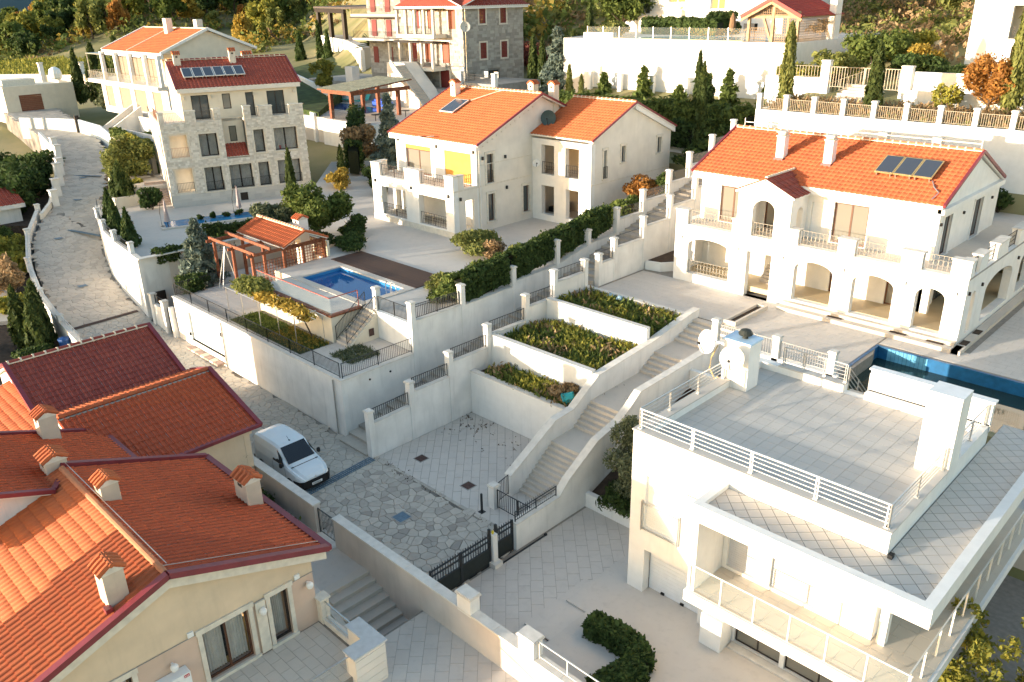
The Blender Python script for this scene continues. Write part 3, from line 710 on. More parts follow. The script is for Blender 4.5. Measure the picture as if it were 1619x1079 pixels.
profwall('stair_wall', 'sloping white wall between the beds and the broad white staircase', -24.05, -23.7, [(23.4, 1.1), (26.6, 2.82), (27.95, 2.92), (29.45, 3.85), (29.85, 4.12), (34.4, 4.5), (38.2, 5.12), (39.0, 5.15)], lambda y: max(-.3, (y-25)*.28))
profwall('stair_wall', 'sloping white wall on the olive tree side of the broad white staircase', -20.95, -20.62, [(20.65, 1.3), (23.4, 1.36), (24.0, 1.94), (26.0, 3.1), (27.6, 3.45), (28.42, 3.9), (29.2, 4.45), (33.0, 4.6), (36.4, 4.75)], -.4)
# ---- iron fence on the low part of that wall, small gate at the stair foot
ft = thing('iron_fence', 'black spiked iron fence on the white wall at the stair foot', 'fence', (-20.78, 20.7, 1.38))
railing(ft, (-20.78, 20.75, 1.34), (-20.78, 23.35, 1.4), .5, .13, IRON, 'fence_panel', spear=.14, mid=True, posts=1)
gt = thing('small_gate', 'low black iron gate across the foot of the broad white staircase', 'gate', (-23.5, 22.3, 0))
pillar(gt, -23.85, -23.5, 22.1, 22.45, 0, 1.15)
railing(gt, (-23.45, 22.3, .03), (-22.2, 22.3, .03), 1.0, .13, IRON, 'gate_leaf', scroll=False); railing(gt, (-22.12, 22.3, .03), (-21.0, 22.3, .03), 1.0, .13, IRON, 'gate_leaf')
railing(gt, (-23.68, 22.5, .1), (-23.85, 23.4, .1), 1.05, .13, IRON, 'side_panel')
po = thing('bollard_post', 'single thin black post in the tan court by the small gate', 'post', (-23.79, 21.6, 0))
m_ = MB(); m_.box(-23.83, -23.75, 21.56, 21.64, 0, 1.0); m_.build('post', IRON, po); m_ = MB(); m_.box(-23.92, -23.66, 21.47, 21.73, .012, .035); m_.build('base_plate', IRON, po)
# ---- sliding driveway gate
def panel_gate(label, x, y0, y1, h=1.5, hp=.85, leafs=2):
    t = thing('driveway_gate', label, 'gate', (x, y0, 0)); st_ = (y1-y0)/leafs
    for k in range(leafs):
        a, b = y0+k*st_, y0+(k+1)*st_
        p = MB(); p.box(x-.015, x+.015, a+.04, b-.04, .08, hp); p.build('sheet_panel', mat('dark_green_steel', (.022, .028, .026), .5, .1, 5), t)
        f = MB(); f.box(x-.035, x+.035, a, a+.07, .05, h+.05); f.box(x-.035, x+.035, b-.07, b, .05, h+.05)
        for zz in (.06, hp, h-.28, h-.04): f.box(x-.03, x+.03, a+.07, b-.07, zz, zz+.05)
        f.build('gate_frame', IRON, t)
        s = MB(); n = int((b-a)/.13)
        for i in range(1, n): yy = a+(b-a)*i/n; s.box(x-.012, x+.012, yy-.012, yy+.012, hp, h+.12)
        s.build('spikes', IRON, t, kind='stuff')
    r = MB(); r.box(x-.05, x+.0, y0, y1, .0, .03); r.build('gate_rail', IRON, t)
panel_gate('wide black driveway gate with spikes next to the crazy paving', -20.72, 15.95, 19.2)
panel_gate('narrow black pedestrian gate with spikes beside the wide driveway gate', -20.78, 19.55, 20.6, leafs=1)
gp = thing('gate_post', 'slim white gate post with yellow lamp between the two black gates', 'gate post', (-20.7, 19.35, 0))
m_ = MB(); m_.box(-20.82, -20.58, 19.24, 19.5, 0, 1.5); m_.build('post', WHITE2, gp); m_ = MB(); m_.box(-20.85, -20.35, 19.1, 19.55, 0, .22); m_.build('foot', CAP, gp)
m_ = MB(); m_.box(-20.8, -20.7, 19.14, 19.23, .05, 1.8); m_.box(-20.8, -20.7, 19.51, 19.6, .05, 1.85); m_.build('iron_stanchion', IRON, gp)
m_ = MB(); m_.lathe((-20.66, 19.3, 1.55), [(.03, 0), (.06, .04), (.06, .12), (.02, .17)], 8); m_.build('warning_lamp', mat('yellow_lamp_lens', (.6, .45, .03), .4, .05, 5), gp)
tr = thing('gate_track', 'black gate track lying on the driveway along the white wall', 'track', (-20.4, 19.6, 0)); m_ = MB(); m_.box(-20.47, -20.4, 19.6, 22.3, .012, .045); m_.build('rail', IRON, tr); m_ = MB(); m_.box(-20.49, -20.38, 22.24, 22.34, .012, .1); m_.build('end_stop', IRON, tr)
# ---- long pale wall in front of the yellow house
lw = thing('boundary_wall', 'long pale boundary wall between the yellow house path and the crazy paving', 'wall', (-30, 15.6, 0))
for a, b, zt in ((-40, -28.0, 1.42), (-26.55, -15.0, 1.45), (-15.0, -3, 1.42)):
    m_ = MB(); m_.box(a, b, 15.45, 15.75, -4, zt); m_.build('wall_section', mat('pinkish_white_render', (.62, .55, .49), .9, .06, 1.0, .15, 60, stain=.3), lw)
    n = max(1, int((b-a)/1.5))
    for k in range(n): c = MB(); c.box(a+(b-a)*k/n+.006, a+(b-a)*(k+1)/n-.006, 15.39, 15.81, zt, zt+.07); c.build('coping_slab', CAP, lw)
for x in (-18.2, -15.1): pillar(lw, x-.3, x+.42, 15.4, 15.86, 1.4, 2.15)
railing(lw, (-14.6, 15.6, 1.5), (-6, 15.6, 1.5), .7, 1.2, CHROME, 'white_railing', bar=.03)
sg = thing('small_gate', 'small dark barred gate in the pale boundary wall near the yellow house', 'gate', (-27.3, 15.6, 0))
railing(sg, (-27.95, 15.6, 0.02), (-26.6, 15.6, 0.02), 1.25, .11, IRON, 'gate_leaf')
m_ = MB(); m_.box(-28.0, -26.5, 13.0, 15.9, -.3, .02); tag(m_.build('gate_threshold', CAP), kind='structure')
# path and steps on the house side
slab('house_path', R4(-44, -24.6, 12.2, 15.45), -.02, 3, PAVEP); slab('house_path_lower', R4(-22.0, -19.0, 11.0, 15.45), -1.05, 3, PAVEP); slab('house_path_bottom', R4(-17.2, 5, 6, 15.45), -2.2, 3, PAVEP)
ps = thing('path_steps', 'shadowed stone steps on the path below the yellow house', 'staircase', (-24.6, 13.9, 0))
steps('', '', 'x', -22.0, -24.6, 13.35, 15.45, -1.05, 0, 6, PAVE, ps); steps('', '', 'x', -17.2, -19.0, 12.6, 15.45, -2.2, -1.05, 5, PAVE, ps)
m_ = MB(); m_.extr([(-24.9, 13.1, .16), (-22.0, 13.1, -.95), (-22.0, 13.1, -1.6), (-24.9, 13.1, -1.0)], (0, .24, 0)); m_.build('stringer', CAP, ps)
# ================================================================ garden retaining wall, garages, railing
gw = thing('garden_retaining_wall', 'tall pale retaining wall below the pool garden with a garage door in it', 'wall', (-44, 21.4, 0))
m_ = MB(); wall(m_, 'y', 21.4, -1, .35, -54.2, -34.2, -1, 3.4, [(-52.2, -47.6, .8, 2.8)]); m_.build('wall_face', WHITE2, gw)
m_ = MB(); wall(m_, 'x', -34.2, 1, .3, 21.755, 26.3, -.5, 3.4); m_.build('side_wall', WHITE2, gw)
m_ = MB(); wall(m_, 'x', -34.22, 1, .28, 26.62, 30.0, 3.2, 5.22); m_.build('side_wall_upper', WHITE2, gw)
m_ = MB(); m_.box(-54.2, -34.15, 21.33, 21.8, 3.4, 3.47); m_.box(-34.55, -34.12, 21.8, 26.28, 3.4, 3.47); m_.build('wall_coping', CAP, gw)
g = MB()
for k in range(5): g.box(-52.18, -47.62, 21.55, 21.6, .8+k*.4+.006, .8+(k+1)*.4-.006)
gd = g.build('garage_door', mat('pale_blue_white_door', (.66, .74, .74), .6, .03, 2), gw)
m_ = MB(); m_.box(-52.2, -47.6, 21.36, 24, .55, .8); m_.build('garage_sill', CAP, gw)
for k in range(7):
    c = MB(); c.box(-52.1+k*.64, -51.55+k*.64, 20.85, 21.33, .3, .42); c.build('ramp_stone', PAVE if k % 2 else mat('pinkish_stone', (.42, .30, .25), .85, .1, 4, .2, 40), gw)
m_ = MB(); m_.tube([(-47.3, 21.32, .1), (-47.3, 21.32, 3.3)], .05, 8); m_.tube([(-34.9, 21.32, 0), (-34.9, 21.32, 3.3)], .04, 8); m_.build('downpipe', CONC, gw)
m_ = MB(); m_.box(-47.62, -47.45, 21.3, 21.4, 2.3, 2.55); m_.box(-52.3, -52.2, 21.3, 21.4, 1.1, 1.3); m_.build('door_fittings', BLACK, gw)
m_ = MB()
for x, y in ((-34.19, 23.2), (-34.19, 24.6)): m_.tube([(x-.05, y, 2.9), (x+.03, y, 2.9)], .06, 8)
m_.build('weep_pipe', BLACK, gw)
for k in range(8):
    a = -54.1+k*2.45; railing(gw, (a, 21.55, 3.47), (a+2.45, 21.55, 3.47), .85, .12, IRON, 'railing', bar=.016)
for k in range(2): railing(gw, (-34.35, 21.6+k*2.35, 3.47), (-34.35, 23.95+k*2.35, 3.47), .85, .12, IRON, 'railing', bar=.016)
railing(gw, (-54.15, 21.7, 3.47), (-54.15, 25.0, 3.47), .85, .12, IRON, 'railing', bar=.016)
m_ = MB(); wall(m_, 'x', -54.2, -1, .3, 21.75, 26, 0, 3.4); m_.build('end_wall', WHITE2, gw)
# gate pillars and little walls left of the garage
ge = thing('entrance_wall', 'white entrance wall with narrow gate left of the pale garage door', 'wall', (-56, 21.3, .4))
m_ = MB(); m_.box(-57.4, -55.75, 21.15, 21.45, -.3, 2.2); m_.build('wall_section', WHITE2, ge)
pillar(ge, -57.6, -57.2, 21.05, 21.45, .2, 2.85); pillar(ge, -55.7, -55.3, 21.05, 21.45, .1, 2.75)
m_ = MB(); m_.extr([(-54.55, 21.1, 0), (-54.2, 21.1, 0), (-54.35, 21.1, 2.6), (-54.6, 21.1, 2.6)], (0, .3, 0)); m_.build('slanted_fin', WHITE2, ge)
railing(ge, (-57.15, 21.3, 2.25), (-55.75, 21.3, 2.25), .6, .12, IRON, 'railing'); railing(ge, (-55.25, 21.3, .25), (-54.65, 21.3, .25), 2.1, .1, IRON, 'narrow_gate')
# grass, pool block, glass deck
slab('garden_lawn', R4(-47.1, -39.0, 21.8, 23.9), 3.42, .3, LAWN)
pb = thing('pool_terrace_wall', 'cream wall of the raised pool terrace beside the lawn', 'wall', (-43, 24.2, 3.4))
m_ = MB(); wall(m_, 'y', 24.15, -1, .25, -47.2, -38.95, 3.4, 5.0); m_.build('wall_face', CREAM, pb)
m_ = MB(); wall(m_, 'x', -38.95, 1, .25, 24.405, 26.4, 3.4, 5.0); m_.build('wall_side', CREAM, pb)
m_ = MB(); m_.box(-47.25, -38.85, 24.08, 24.4, 5.0, 5.11); m_.box(-39.2, -38.85, 24.4, 26.3, 5.0, 5.11); m_.build('timber_edge', WOOD, pb)
m_ = MB(); m_.box(-37.7, -34.5, 26.45, 26.7, 3.4, 5.1); m_.build('wall_right', WHITE, pb)
gl = thing('glass_balustrade', 'glass balustrade with reddish rail round the pool terrace corner', 'balustrade', (-39, 24.2, 5.1))
for k in range(5):
    a = -47.2+k*1.65; m_ = MB(); m_.box(a+.02, a+1.63, 24.22, 24.235, 5.11, 6.1); m_.build('glass_panel', GLASSG, gl)
m_ = MB(); m_.box(-39.06, -39.045, 24.26, 26.2, 5.11, 6.1); m_.build('glass_panel', GLASSG, gl)
m_ = MB(); m_.bar((-47.2, 24.23, 6.12), (-39.05, 24.23, 6.12), .045); m_.bar((-39.05, 24.23, 6.12), (-39.05, 26.2, 6.12), .045); m_.bar((-39.05, 26.2, 5.1), (-39.05, 26.2, 6.12), .04); m_.build('top_rail', mat('reddish_rail', (.35, .09, .07), .5, .1, 6), gl)
# garden stairs and railing
gs = thing('garden_stairs', 'cream garden stairs with iron handrails rising to the blue pool', 'staircase', (-38.2, 24.4, 3.4))
steps('', '', 'y', 24.3, 26.6, -38.85, -37.7, 3.4, 5.1, 9, PAVE, gs)
m_ = MB(); m_.extr([(-37.7, 24.3, 3.4), (-37.7, 26.6, 5.1), (-37.7, 26.6, 3.4)], (.1, 0, 0)); m_.build('stair_cheek', CREAM, gs)
m_ = MB(); m_.box(-37.58, -37.56, 25.75, 26.1, 3.7, 4.15); m_.build('vent_plate', GRATE, gs)
for x in (-38.8, -37.75): railing(gs, (x, 24.3, 3.6), (x, 26.5, 5.15), .85, .12, IRON, 'handrail', bar=.016)
pr = thing('pool_edge_railing', 'iron railing between two white pillars beside the blue pool', 'railing', (-36, 26.5, 5.1))
pillar(pr, -37.98, -37.66, 26.5, 26.84, 3.6, 6.4); railing(pr, (-37.6, 26.6, 5.12), (-34.6, 26.6, 5.12), .85, .12, IRON, 'railing', bar=.016, posts=1)
railing(pr, (-34.35, 26.65, 5.36), (-34.35, 30.0, 5.3), .85, .12, IRON, 'railing', bar=.016, posts=1)
# blue pool with kerb, deck
bp_ = thing('swimming_pool', 'bright blue swimming pool with white kerb beside the dark timber deck', 'swimming pool', (-43, 28, 5))
m_ = MB(); m_.box(-46.9, -39.0, 26.4, 26.9, 4.0, 5.14); m_.box(-46.9, -39.0, 30.0, 30.5, 4.0, 5.14); m_.box(-46.9, -46.5, 26.9, 30.0, 4.0, 5.14); m_.box(-39.5, -39.0, 26.9, 30.0, 4.0, 5.14); m_.build('pool_kerb', PAVE, bp_)
m_ = MB(); m_.box(-46.52, -39.48, 26.88, 30.02, 3.3, 3.4); m_.box(-46.52, -46.45, 26.88, 30.02, 3.4, 5.05); m_.box(-39.55, -39.48, 26.88, 30.02, 3.4, 5.05); m_.box(-46.45, -39.55, 29.95, 30.02, 3.4, 5.05); m_.box(-46.45, -39.55, 26.88, 26.95, 3.4, 5.05); m_.build('pool_basin', BLUE, bp_)
def watermat(name, col, alpha):
    m = bpy.data.materials.new(name); m.use_nodes = True; N = m.node_tree.nodes; L = m.node_tree.links; b = N['Principled BSDF']
    b.inputs['Base Color'].default_value = (*col, 1); b.inputs['Roughness'].default_value = .04; b.inputs['Alpha'].default_value = alpha; b.inputs['Specular IOR Level'].default_value = .5
    no = N.new('ShaderNodeTexNoise'); no.inputs['Scale'].default_value = 2.2; no.inputs['Detail'].default_value = 3; bp = N.new('ShaderNodeBump'); bp.inputs['Strength'].default_value = .15; bp.inputs['Distance'].default_value = .03
    L.new(no.outputs['Fac'], bp.inputs['Height']); L.new(bp.outputs[0], b.inputs['Normal']); return m
WATER = watermat('blue_water', (.02, .15, .42), .62); WATERG = watermat('murky_green_water', (.02, .045, .04), .93)
m_ = MB(); m_.box(-46.45, -39.55, 26.95, 29.95, 4.86, 4.88); m_.build('water', WATER, bp_)
m_ = MB()
for x in (-39.75, -39.3):
    m_.tube([(x, 29.4, 4.6), (x, 29.4, 5.5), (x+.08, 29.5, 5.75), (x+.25, 29.7, 5.8), (x+.4, 29.85, 5.6), (x+.4, 29.9, 5.1)] if False else [(x-.3, 29.0, 4.7), (x-.3, 29.0, 5.55), (x-.1, 29.0, 5.85), (x+.15, 29.0, 5.8), (x+.3, 29.0, 5.45), (x+.3, 29.0, 5.12)], .03, 6)
m_.build('ladder', STEEL, bp_)
dk = thing('timber_deck', 'dark timber deck between the blue pool and the pale paving', 'deck', (-43.5, 31.8, 5.1))
n = 20
for k in range(n): m_ = MB(); y = 30.55+k*2.6/n; m_.box(-48.4, -39.0, y+.006, y+2.6/n-.006, 5.105, 5.15); m_.build('deck_board', DECKW, dk)
# ================================================================ the yellow house with red roofs (near left)
GLASST = glassmat('see_through_window_glass', (.03, .04, .05), .14)
yh = thing('yellow_house', 'near pale yellow house with big orange and red tiled roof and curtained doors', 'house', (-27, 7, 0))
KA = .358; SA = math.sqrt(1+KA*KA)
zA = lambda y: 5.9-KA*abs(y-6.95)
# walls
m_ = MB(); wall(m_, 'x', -22.4, 1, .4, 2.2, 11.95, -3, 2.98, [(10.2, 10.9, .82, 2.92), (7.72, 9.38, .82, 2.9), (4.4, 5.4, .82, 2.8)]); m_.build('lower_front_wall', PINK, yh)
m_ = MB(); m_.extr([(-22.4, 2.2, 2.98), (-22.4, 11.95, 2.98), (-22.4, 11.95, zA(11.95)-.2), (-22.4, 6.95, zA(6.95)-.2), (-22.4, 2.2, zA(2.2)-.2)], (-.4, 0, 0)); m_.build('gable_wall', YELL, yh)
m_ = MB(); m_.box(-31, -22.8, 11.6, 11.95, -3, zA(11.95)-.2); m_.box(-31, -22.8, 2.2, 2.5, -3, zA(2.2)-.2); m_.build('side_wall', YELL, yh)
m_ = MB(); m_.box(-22.38, -22.36, 2.2, 11.97, 2.965, 2.99); m_.build('string_course', CONC, yh)
CUR = MATS['grey_curtain']
for (a, b, n) in ((10.2, 10.9, 1), (7.72, 9.38, 2), (4.4, 5.4, 1)):
    window(yh, 'x', -22.4, 1, a, b, .84, 2.9 if a > 5 else 2.78, n, BROWN if a == 7.72 else DKFR, GLASST, .12, .07, trim=STONEW, curtain=MATS['white_curtain'], name='curtained_door')
m_ = MB(); m_.box(-22.36, -22.3, 9.62, 9.98, .8, 2.97); m_.build('stone_pilaster', STONEW, yh)
# soffit band under the verge, roof
for sg in (1, -1):
    y0 = 12.4 if sg > 0 else 1.5
    m_ = MB(); m_.extr([(-22.05, 6.95, zA(6.95)-.14), (-22.05, y0, zA(y0)-.14), (-22.05, y0, zA(y0)-.5), (-22.05, 6.95, zA(6.95)-.5)], (-.33, 0, 0)); m_.build('verge_board', YELL if False else STONEW, yh)
ev = Vector((0, -1, KA)).normalized()
roof_plane(yh, (-22.0, 12.4, zA(12.4)), (-1, 0, 0), ev, 9.2, 5.45*SA, TILE, .225, .40, 170, near=Vector((-20, 8, 8)))if False else None
def slope(parent, p_eave, along, up, L, S, mt=TILE, tw=.24, tl=.40, indiv=0, **k):
    along, up = Vector(along), Vector(up)
    if along.cross(up).z < 0: p_eave = Vector(p_eave)+along.normalized()*L; along = -along
    return roof_plane(parent, p_eave, along, up, L, S, mt, tw, tl, indiv, **k)
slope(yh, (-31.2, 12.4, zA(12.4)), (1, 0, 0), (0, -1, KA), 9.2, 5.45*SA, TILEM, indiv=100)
slope(yh, (-31.2, 1.5, zA(1.5)), (1, 0, 0), (0, 1, KA), 9.2, 5.45*SA, TILE, indiv=200)
ridge_tiles(yh, (-31.0, 6.95, 5.95), (-22.15, 6.95, 5.95), r=.11, mortar=False)
for a, b in (((-21.98, 12.48, zA(12.48)+.02), (-21.98, 6.95, 5.94)), ((-21.98, 6.95, 5.94), (-21.98, 1.5, zA(1.5)+.02)), ((-31.22, 12.48, zA(12.48)+.06), (-31.22, 6.95, 6.0)), ((-31.22, 12.46, zA(12.46)+.02), (-21.9, 12.46, zA(12.46)+.02))):
    flashing(yh, a, b, .24, .2)
m_ = MB(); m_.bar((-22.35, 12.3, zA(12.3)+.13), (-22.35, 7.0, 6.06), .02); m_.bar((-22.3, 7.1, 6.12), (-31, 7.1, 6.12), .02); m_.build('lightning_wire', STEEL, yh)
# rear higher part B
zB = lambda y: 5.5-KA*(y-6.95)
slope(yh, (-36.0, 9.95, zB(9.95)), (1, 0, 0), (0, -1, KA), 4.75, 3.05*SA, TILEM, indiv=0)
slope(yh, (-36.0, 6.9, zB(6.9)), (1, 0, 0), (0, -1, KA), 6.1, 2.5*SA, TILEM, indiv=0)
slope(yh, (-36.0, 1.5, zB(7.3)), (1, 0, 0), (0, 1, KA), 6.1, 2.9*SA, TILE, indiv=0)
m_ = MB(); m_.box(-35.8, -31.3, 9.3, 9.6, -3, zB(9.6)-.2); m_.extr([(-30.2, 1.9, -3), (-30.2, 6.9, -3), (-30.2, 6.9, zB(6.9)-.2), (-30.2, 4.4, zB(4.4)-.2), (-30.2, 1.9, zB(6.9)-.2)], (-.3, 0, 0)); m_.build('rear_wall', WHITE2, yh)
for a, b in (((-36.05, 10.0, zB(10)+.05), (-36.05, 4.4, zB(4.4)+.05)), ((-36.05, 10.02, zB(10.02)), (-31.3, 10.02, zB(10.02))), ((-29.88, 6.3, zB(6.3)+.03), (-29.88, 4.4, zB(4.4)+.03)), ((-29.88, 1.5, zB(7.3)+.03), (-29.88, 4.4, zB(4.4)+.03)), ((-31.1, 7.0, 5.7), (-29.95, 6.3, zB(6.3)+.03))):
    flashing(yh, a, b, .2, .16)
# chimneys
chimney(yh, -26.5, 11.95, 3.6, 5.12, .95, .6, mat('beige_chimney_render', (.60, .50, .39), .88, .06, 2, .15, 60, stain=.3)); chimney(yh, -28.1, 7.52, 5.3, 6.35, .7, .62, mat('beige_chimney_render', (.60, .50, .39), .88, .06, 2, .15, 60, stain=.3)); chimney(yh, -22.85, 5.62, 5.0, 6.5, .72, .62, mat('beige_chimney_render', (.60, .50, .39), .88, .06, 2, .15, 60, stain=.3))
chimney(yh, -31.6, 6.85, 5.2, 6.2, .85, .75, mat('beige_chimney_render', (.60, .50, .39), .88, .06, 2, .15, 60, stain=.3)); chimney(yh, -35.6, 7.85, 4.6, 6.2, .7, .7, mat('beige_chimney_render', (.60, .50, .39), .88, .06, 2, .15, 60, stain=.3))
m_ = MB(); m_.box(-22.55, -22.3, 5.15, 5.35, 5.35, 5.5); m_.build('chimney_flashing', FLASH, yh)
# wall lamps, boxes, air conditioner
for y, z in ((11.68, 2.6), (9.82, 2.6), (6.62, 2.35)):
    m_ = MB(); m_.lathe((-22.2, y, z), [(.02, -.12), (.09, -.1), (.13, -.02), (.13, .06), (.08, .13), (.02, .15)], 12); m_.box(-22.37, -22.2, y-.04, y+.04, z+.02, z+.1); m_.build('wall_lamp', PLAST, yh, smooth=False)
for y in (11.31, 7.36):
    m_ = MB(); m_.box(-22.4, -22.33, y-.1, y+.1, 3.02, 3.2); m_.build('junction_box', PLAST, yh)
ac = thing('air_conditioner', 'white air conditioner with red badge on the wall of the yellow house', 'air conditioner', (-22.2, 6.5, 1.6))
m_ = MB(); m_.box(-22.36, -21.98, 6.0, 7.0, 1.45, 2.1); m_.build('casing', PLAST, ac)
m_ = MB(); m_.tube([(-21.975, 6.42, 1.76), (-21.96, 6.42, 1.76)], .24, 16); m_.build('fan_grille', BLACK, ac); m_ = MB(); m_.box(-21.978, -21.965, 6.78, 6.95, 1.95, 2.05); m_.build('badge', mat('red_badge', (.5, .02, .02), .4, .05, 9), ac)
m_ = MB()
for i in range(3): m_.box(-21.964, -21.96, 6.80+i*.05, 6.825+i*.05, 1.975, 2.025)
m_.build('badge_lettering', PLAST, ac)
# front terrace
yt = slab('house_terrace', [(-22.4, 3), (-19.2, 3), (-19.2, 11.9), (-20.4, 12.15), (-22.4, 12.15)], .7, 3.5, JOINTL)
pave(yt, R4(-22.35, -19.25, 3, 11.9), 0, .42, .62, .012, .7, PAVE, 150, near=(-21, 10))
tb = thing('terrace_wall', 'pale stone clad corner block of the yellow house terrace', 'wall', (-19.6, 12, .7))
m_ = MB(); m_.prism([(-20.45, 11.95), (-20.45, 12.45), (-18.95, 12.45), (-18.95, 11.2), (-19.5, 11.2), (-19.5, 11.95)], -3, 1.62); m_.build('block', CREAM2, tb)
m_ = MB(); m_.prism([(-20.52, 11.9), (-20.52, 12.52), (-18.88, 12.52), (-18.88, 11.14), (-19.56, 11.14), (-19.56, 11.9)], 1.62, 1.68); m_.build('coping', mat('bluish_grey_coping', (.52, .53, .53), .7, .06, 4, .1, 40), tb)
for k in range(8):
    z = 1.3-k*.34; m_ = MB(); m_.box(-18.955, -18.925, 11.22, 12.44, z-.16, z+.165); m_.box(-20.4, -18.97, 12.44, 12.48, z-.16, z+.165); m_.build('cladding_slab', CREAM2, tb)
m_ = MB(); m_.box(-22.35, -20.45, 12.0, 12.25, .7, .95); m_.build('low_kerb', CAP, tb)
m_ = MB(); m_.box(-22.42, -22.1, 11.95, 12.3, .5, 1.75); m_.box(-22.5, -22.05, 11.9, 12.36, 1.75, 1.83); m_.build('end_pillar', STONEW, tb)
gp_ = thing('glass_railing', 'glass railing beside the pale stone clad corner block', 'railing', (-21.3, 12.1, 1))
m_ = MB(); m_.box(-22.1, -20.5, 12.11, 12.125, .97, 1.65); m_.build('glass_panel', GLASSG, gp_); m_ = MB(); m_.box(-22.1, -20.5, 12.09, 12.14, 1.65, 1.69); m_.box(-22.1, -20.5, 12.09, 12.14, .94, .98); m_.build('rail', STEEL, gp_)
m_ = MB(); m_.box(-19.23, -19.215, 4, 11.1, .75, 1.6); m_.build('glass_panel', GLASSG, gp_); m_ = MB(); m_.box(-19.25, -19.2, 4, 11.15, 1.6, 1.65); m_.build('rail', STEEL, gp_)
# ---- garage house C
gh = thing('garage_house', 'low building with shaded red roof right beside the white van', 'house', (-36, 12, 0))
KC = .322; SCc = math.sqrt(1+KC*KC); zC = lambda x: 5.1-KC*abs(x+37.2)
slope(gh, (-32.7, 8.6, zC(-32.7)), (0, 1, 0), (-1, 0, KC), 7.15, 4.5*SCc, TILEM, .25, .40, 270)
slope(gh, (-39.6, 8.6, zC(-39.6)), (0, 1, 0), (1, 0, KC), 7.15, 2.4*SCc, TILE, .25, .40, 30)
ridge_tiles(gh, (-37.2, 8.7, 5.17), (-37.2, 15.7, 5.17), TILE, .12, mortar=False)
m_ = MB(); m_.bar((-37.05, 8.6, 5.08), (-37.05, 15.7, 5.08), .08, .05); m_.build('ridge_bedding', CONC, gh)
for a, b in (((-32.66, 8.6, zC(-32.66)), (-32.66, 15.85, zC(-32.66))), ((-32.6, 15.82, zC(-32.6)+.03), (-37.2, 15.82, 5.16)), ((-39.4, 15.82, zC(-39.4)+.03), (-37.2, 15.82, 5.16))): flashing(gh, a, b, .2, .16)
m_ = MB(); m_.box(-33.4, -33.05, 8.6, 15.09, -1, zC(-33.05)-.2); m_.build('side_wall', YELL, gh)
m_ = MB(); m_.extr([(-39.4, 15.4, -1), (-33.05, 15.4, -1), (-33.05, 15.4, zC(-33.05)-.17), (-37.2, 15.4, zC(-37.2)-.17), (-39.4, 15.4, zC(-39.4)-.17)], (0, -.3, 0)); m_.build('gable_wall', YELL, gh)
m_ = MB(); m_.box(-33.05, -32.85, 8.6, 15.45, zC(-32.9)-.45, zC(-32.9)-.15); m_.build('eave_board', YELL, gh)
# ---- roof D
rh = thing('red_roofed_house', 'long dark red roof with white dotted ridge at the bend of the road', 'house', (-43, 12, 0))
KD = .443; SD = math.sqrt(1+KD*KD); zD = lambda x: 5.95-KD*abs(x+43.25)
slope(rh, (-39.5, 8.5, zD(-39.5)), (0, 1, 0), (-1, 0, KD), 6.95, 3.75*SD, TILED, .25, .38, 285)  # darker tile colour paints the shade of this slope; the sunward one stays TILE
slope(rh, (-47.0, 8.5, zD(-47)), (0, 1, 0), (1, 0, KD), 6.95, 3.75*SD, TILE, .25, .38, 0)
ridge_tiles(rh, (-43.25, 8.6, 6.02), (-43.25, 15.4, 6.02), TILED, .11, .55)
for a, b in (((-39.45, 15.5, zD(-39.45)+.03), (-43.25, 15.5, 6.02)), ((-47, 15.5, zD(-47)+.03), (-43.25, 15.5, 6.02)), ((-39.45, 8.45, zD(-39.45)+.03), (-43.25, 8.45, 6.02)), ((-47, 8.45, zD(-47)+.03), (-43.25, 8.45, 6.02))): flashing(rh, a, b, .2, .16)
m_ = MB(); m_.bar((-39.42, 8.5, zD(-39.42)-.08), (-39.42, 15.45, zD(-39.42)-.08), .1, .1); m_.build('gutter', BLACK, rh)
m_ = MB(); m_.extr([(-46.6, 8.8, -1), (-39.9, 8.8, -1), (-39.9, 8.8, zD(-39.9)-.17), (-43.25, 8.8, 5.78), (-46.6, 8.8, zD(-46.6)-.17)], (0, .3, 0)); m_.extr([(-46.6, 15.1, -1), (-39.9, 15.1, -1), (-39.9, 15.1, zD(-39.9)-.17), (-43.25, 15.1, 5.78), (-46.6, 15.1, zD(-46.6)-.17)], (0, -.3, 0)); m_.build('gable_wall', WHITE, rh)
m_ = MB(); m_.box(-40.2, -39.9, 9.1, 14.8, -1, zD(-39.9)-.17); m_.build('side_wall', YELL, rh)
slope(rh, (-44.5, 2.0, 2.2), (1, 0, 0), (0, 1, .36), 6.2, 6.7*math.sqrt(1+.36**2), TILE, .25, .38, 0)
m_ = MB(); m_.box(-44.4, -38.5, 2.3, 8.6, -2, 2.1); m_.build('low_wing_wall', WHITE, rh)
flashing(rh, (-38.3, 2.0, 2.25), (-38.3, 8.7, 4.66), .2, .12, TILE)
# ================================================================ white modern house (near right)
wh = thing('white_modern_house', 'near white flat roofed modern house with steel railed roof terrace', 'house', (-10, 26, 0))
XL, XR, YF, YB = -15.75, -6.4, 22.0, 31.0
m_ = MB(); wall(m_, 'y', YF, -1, .4, XL, XR, 0, 7.19, [(-15.02, -12.5, .05, 2.2), (-15.1, -13.55, 3.2, 5.5), (-11.55, -10.45, 3.3, 5.4), (-10.95, -9.2, .25, 1.0), (-9.02, -6.6, .25, 1.0), (-9.9, -8.3, 3.3, 5.4)]); m_.build('front_wall', WHITE, wh)
m_ = MB(); wall(m_, 'x', XL, -1, .4, YF+.4, YB, 0, 7.19); m_.build('left_wall', WHITE, wh)
m_ = MB(); wall(m_, 'x', XR, 1, .4, YF+.4, YB-.4, 0, 7.19, [(24.0, 26.0, 3.2, 5.4), (27.5, 29.5, 3.2, 5.4)]); m_.build('right_wall', WHITE, wh)
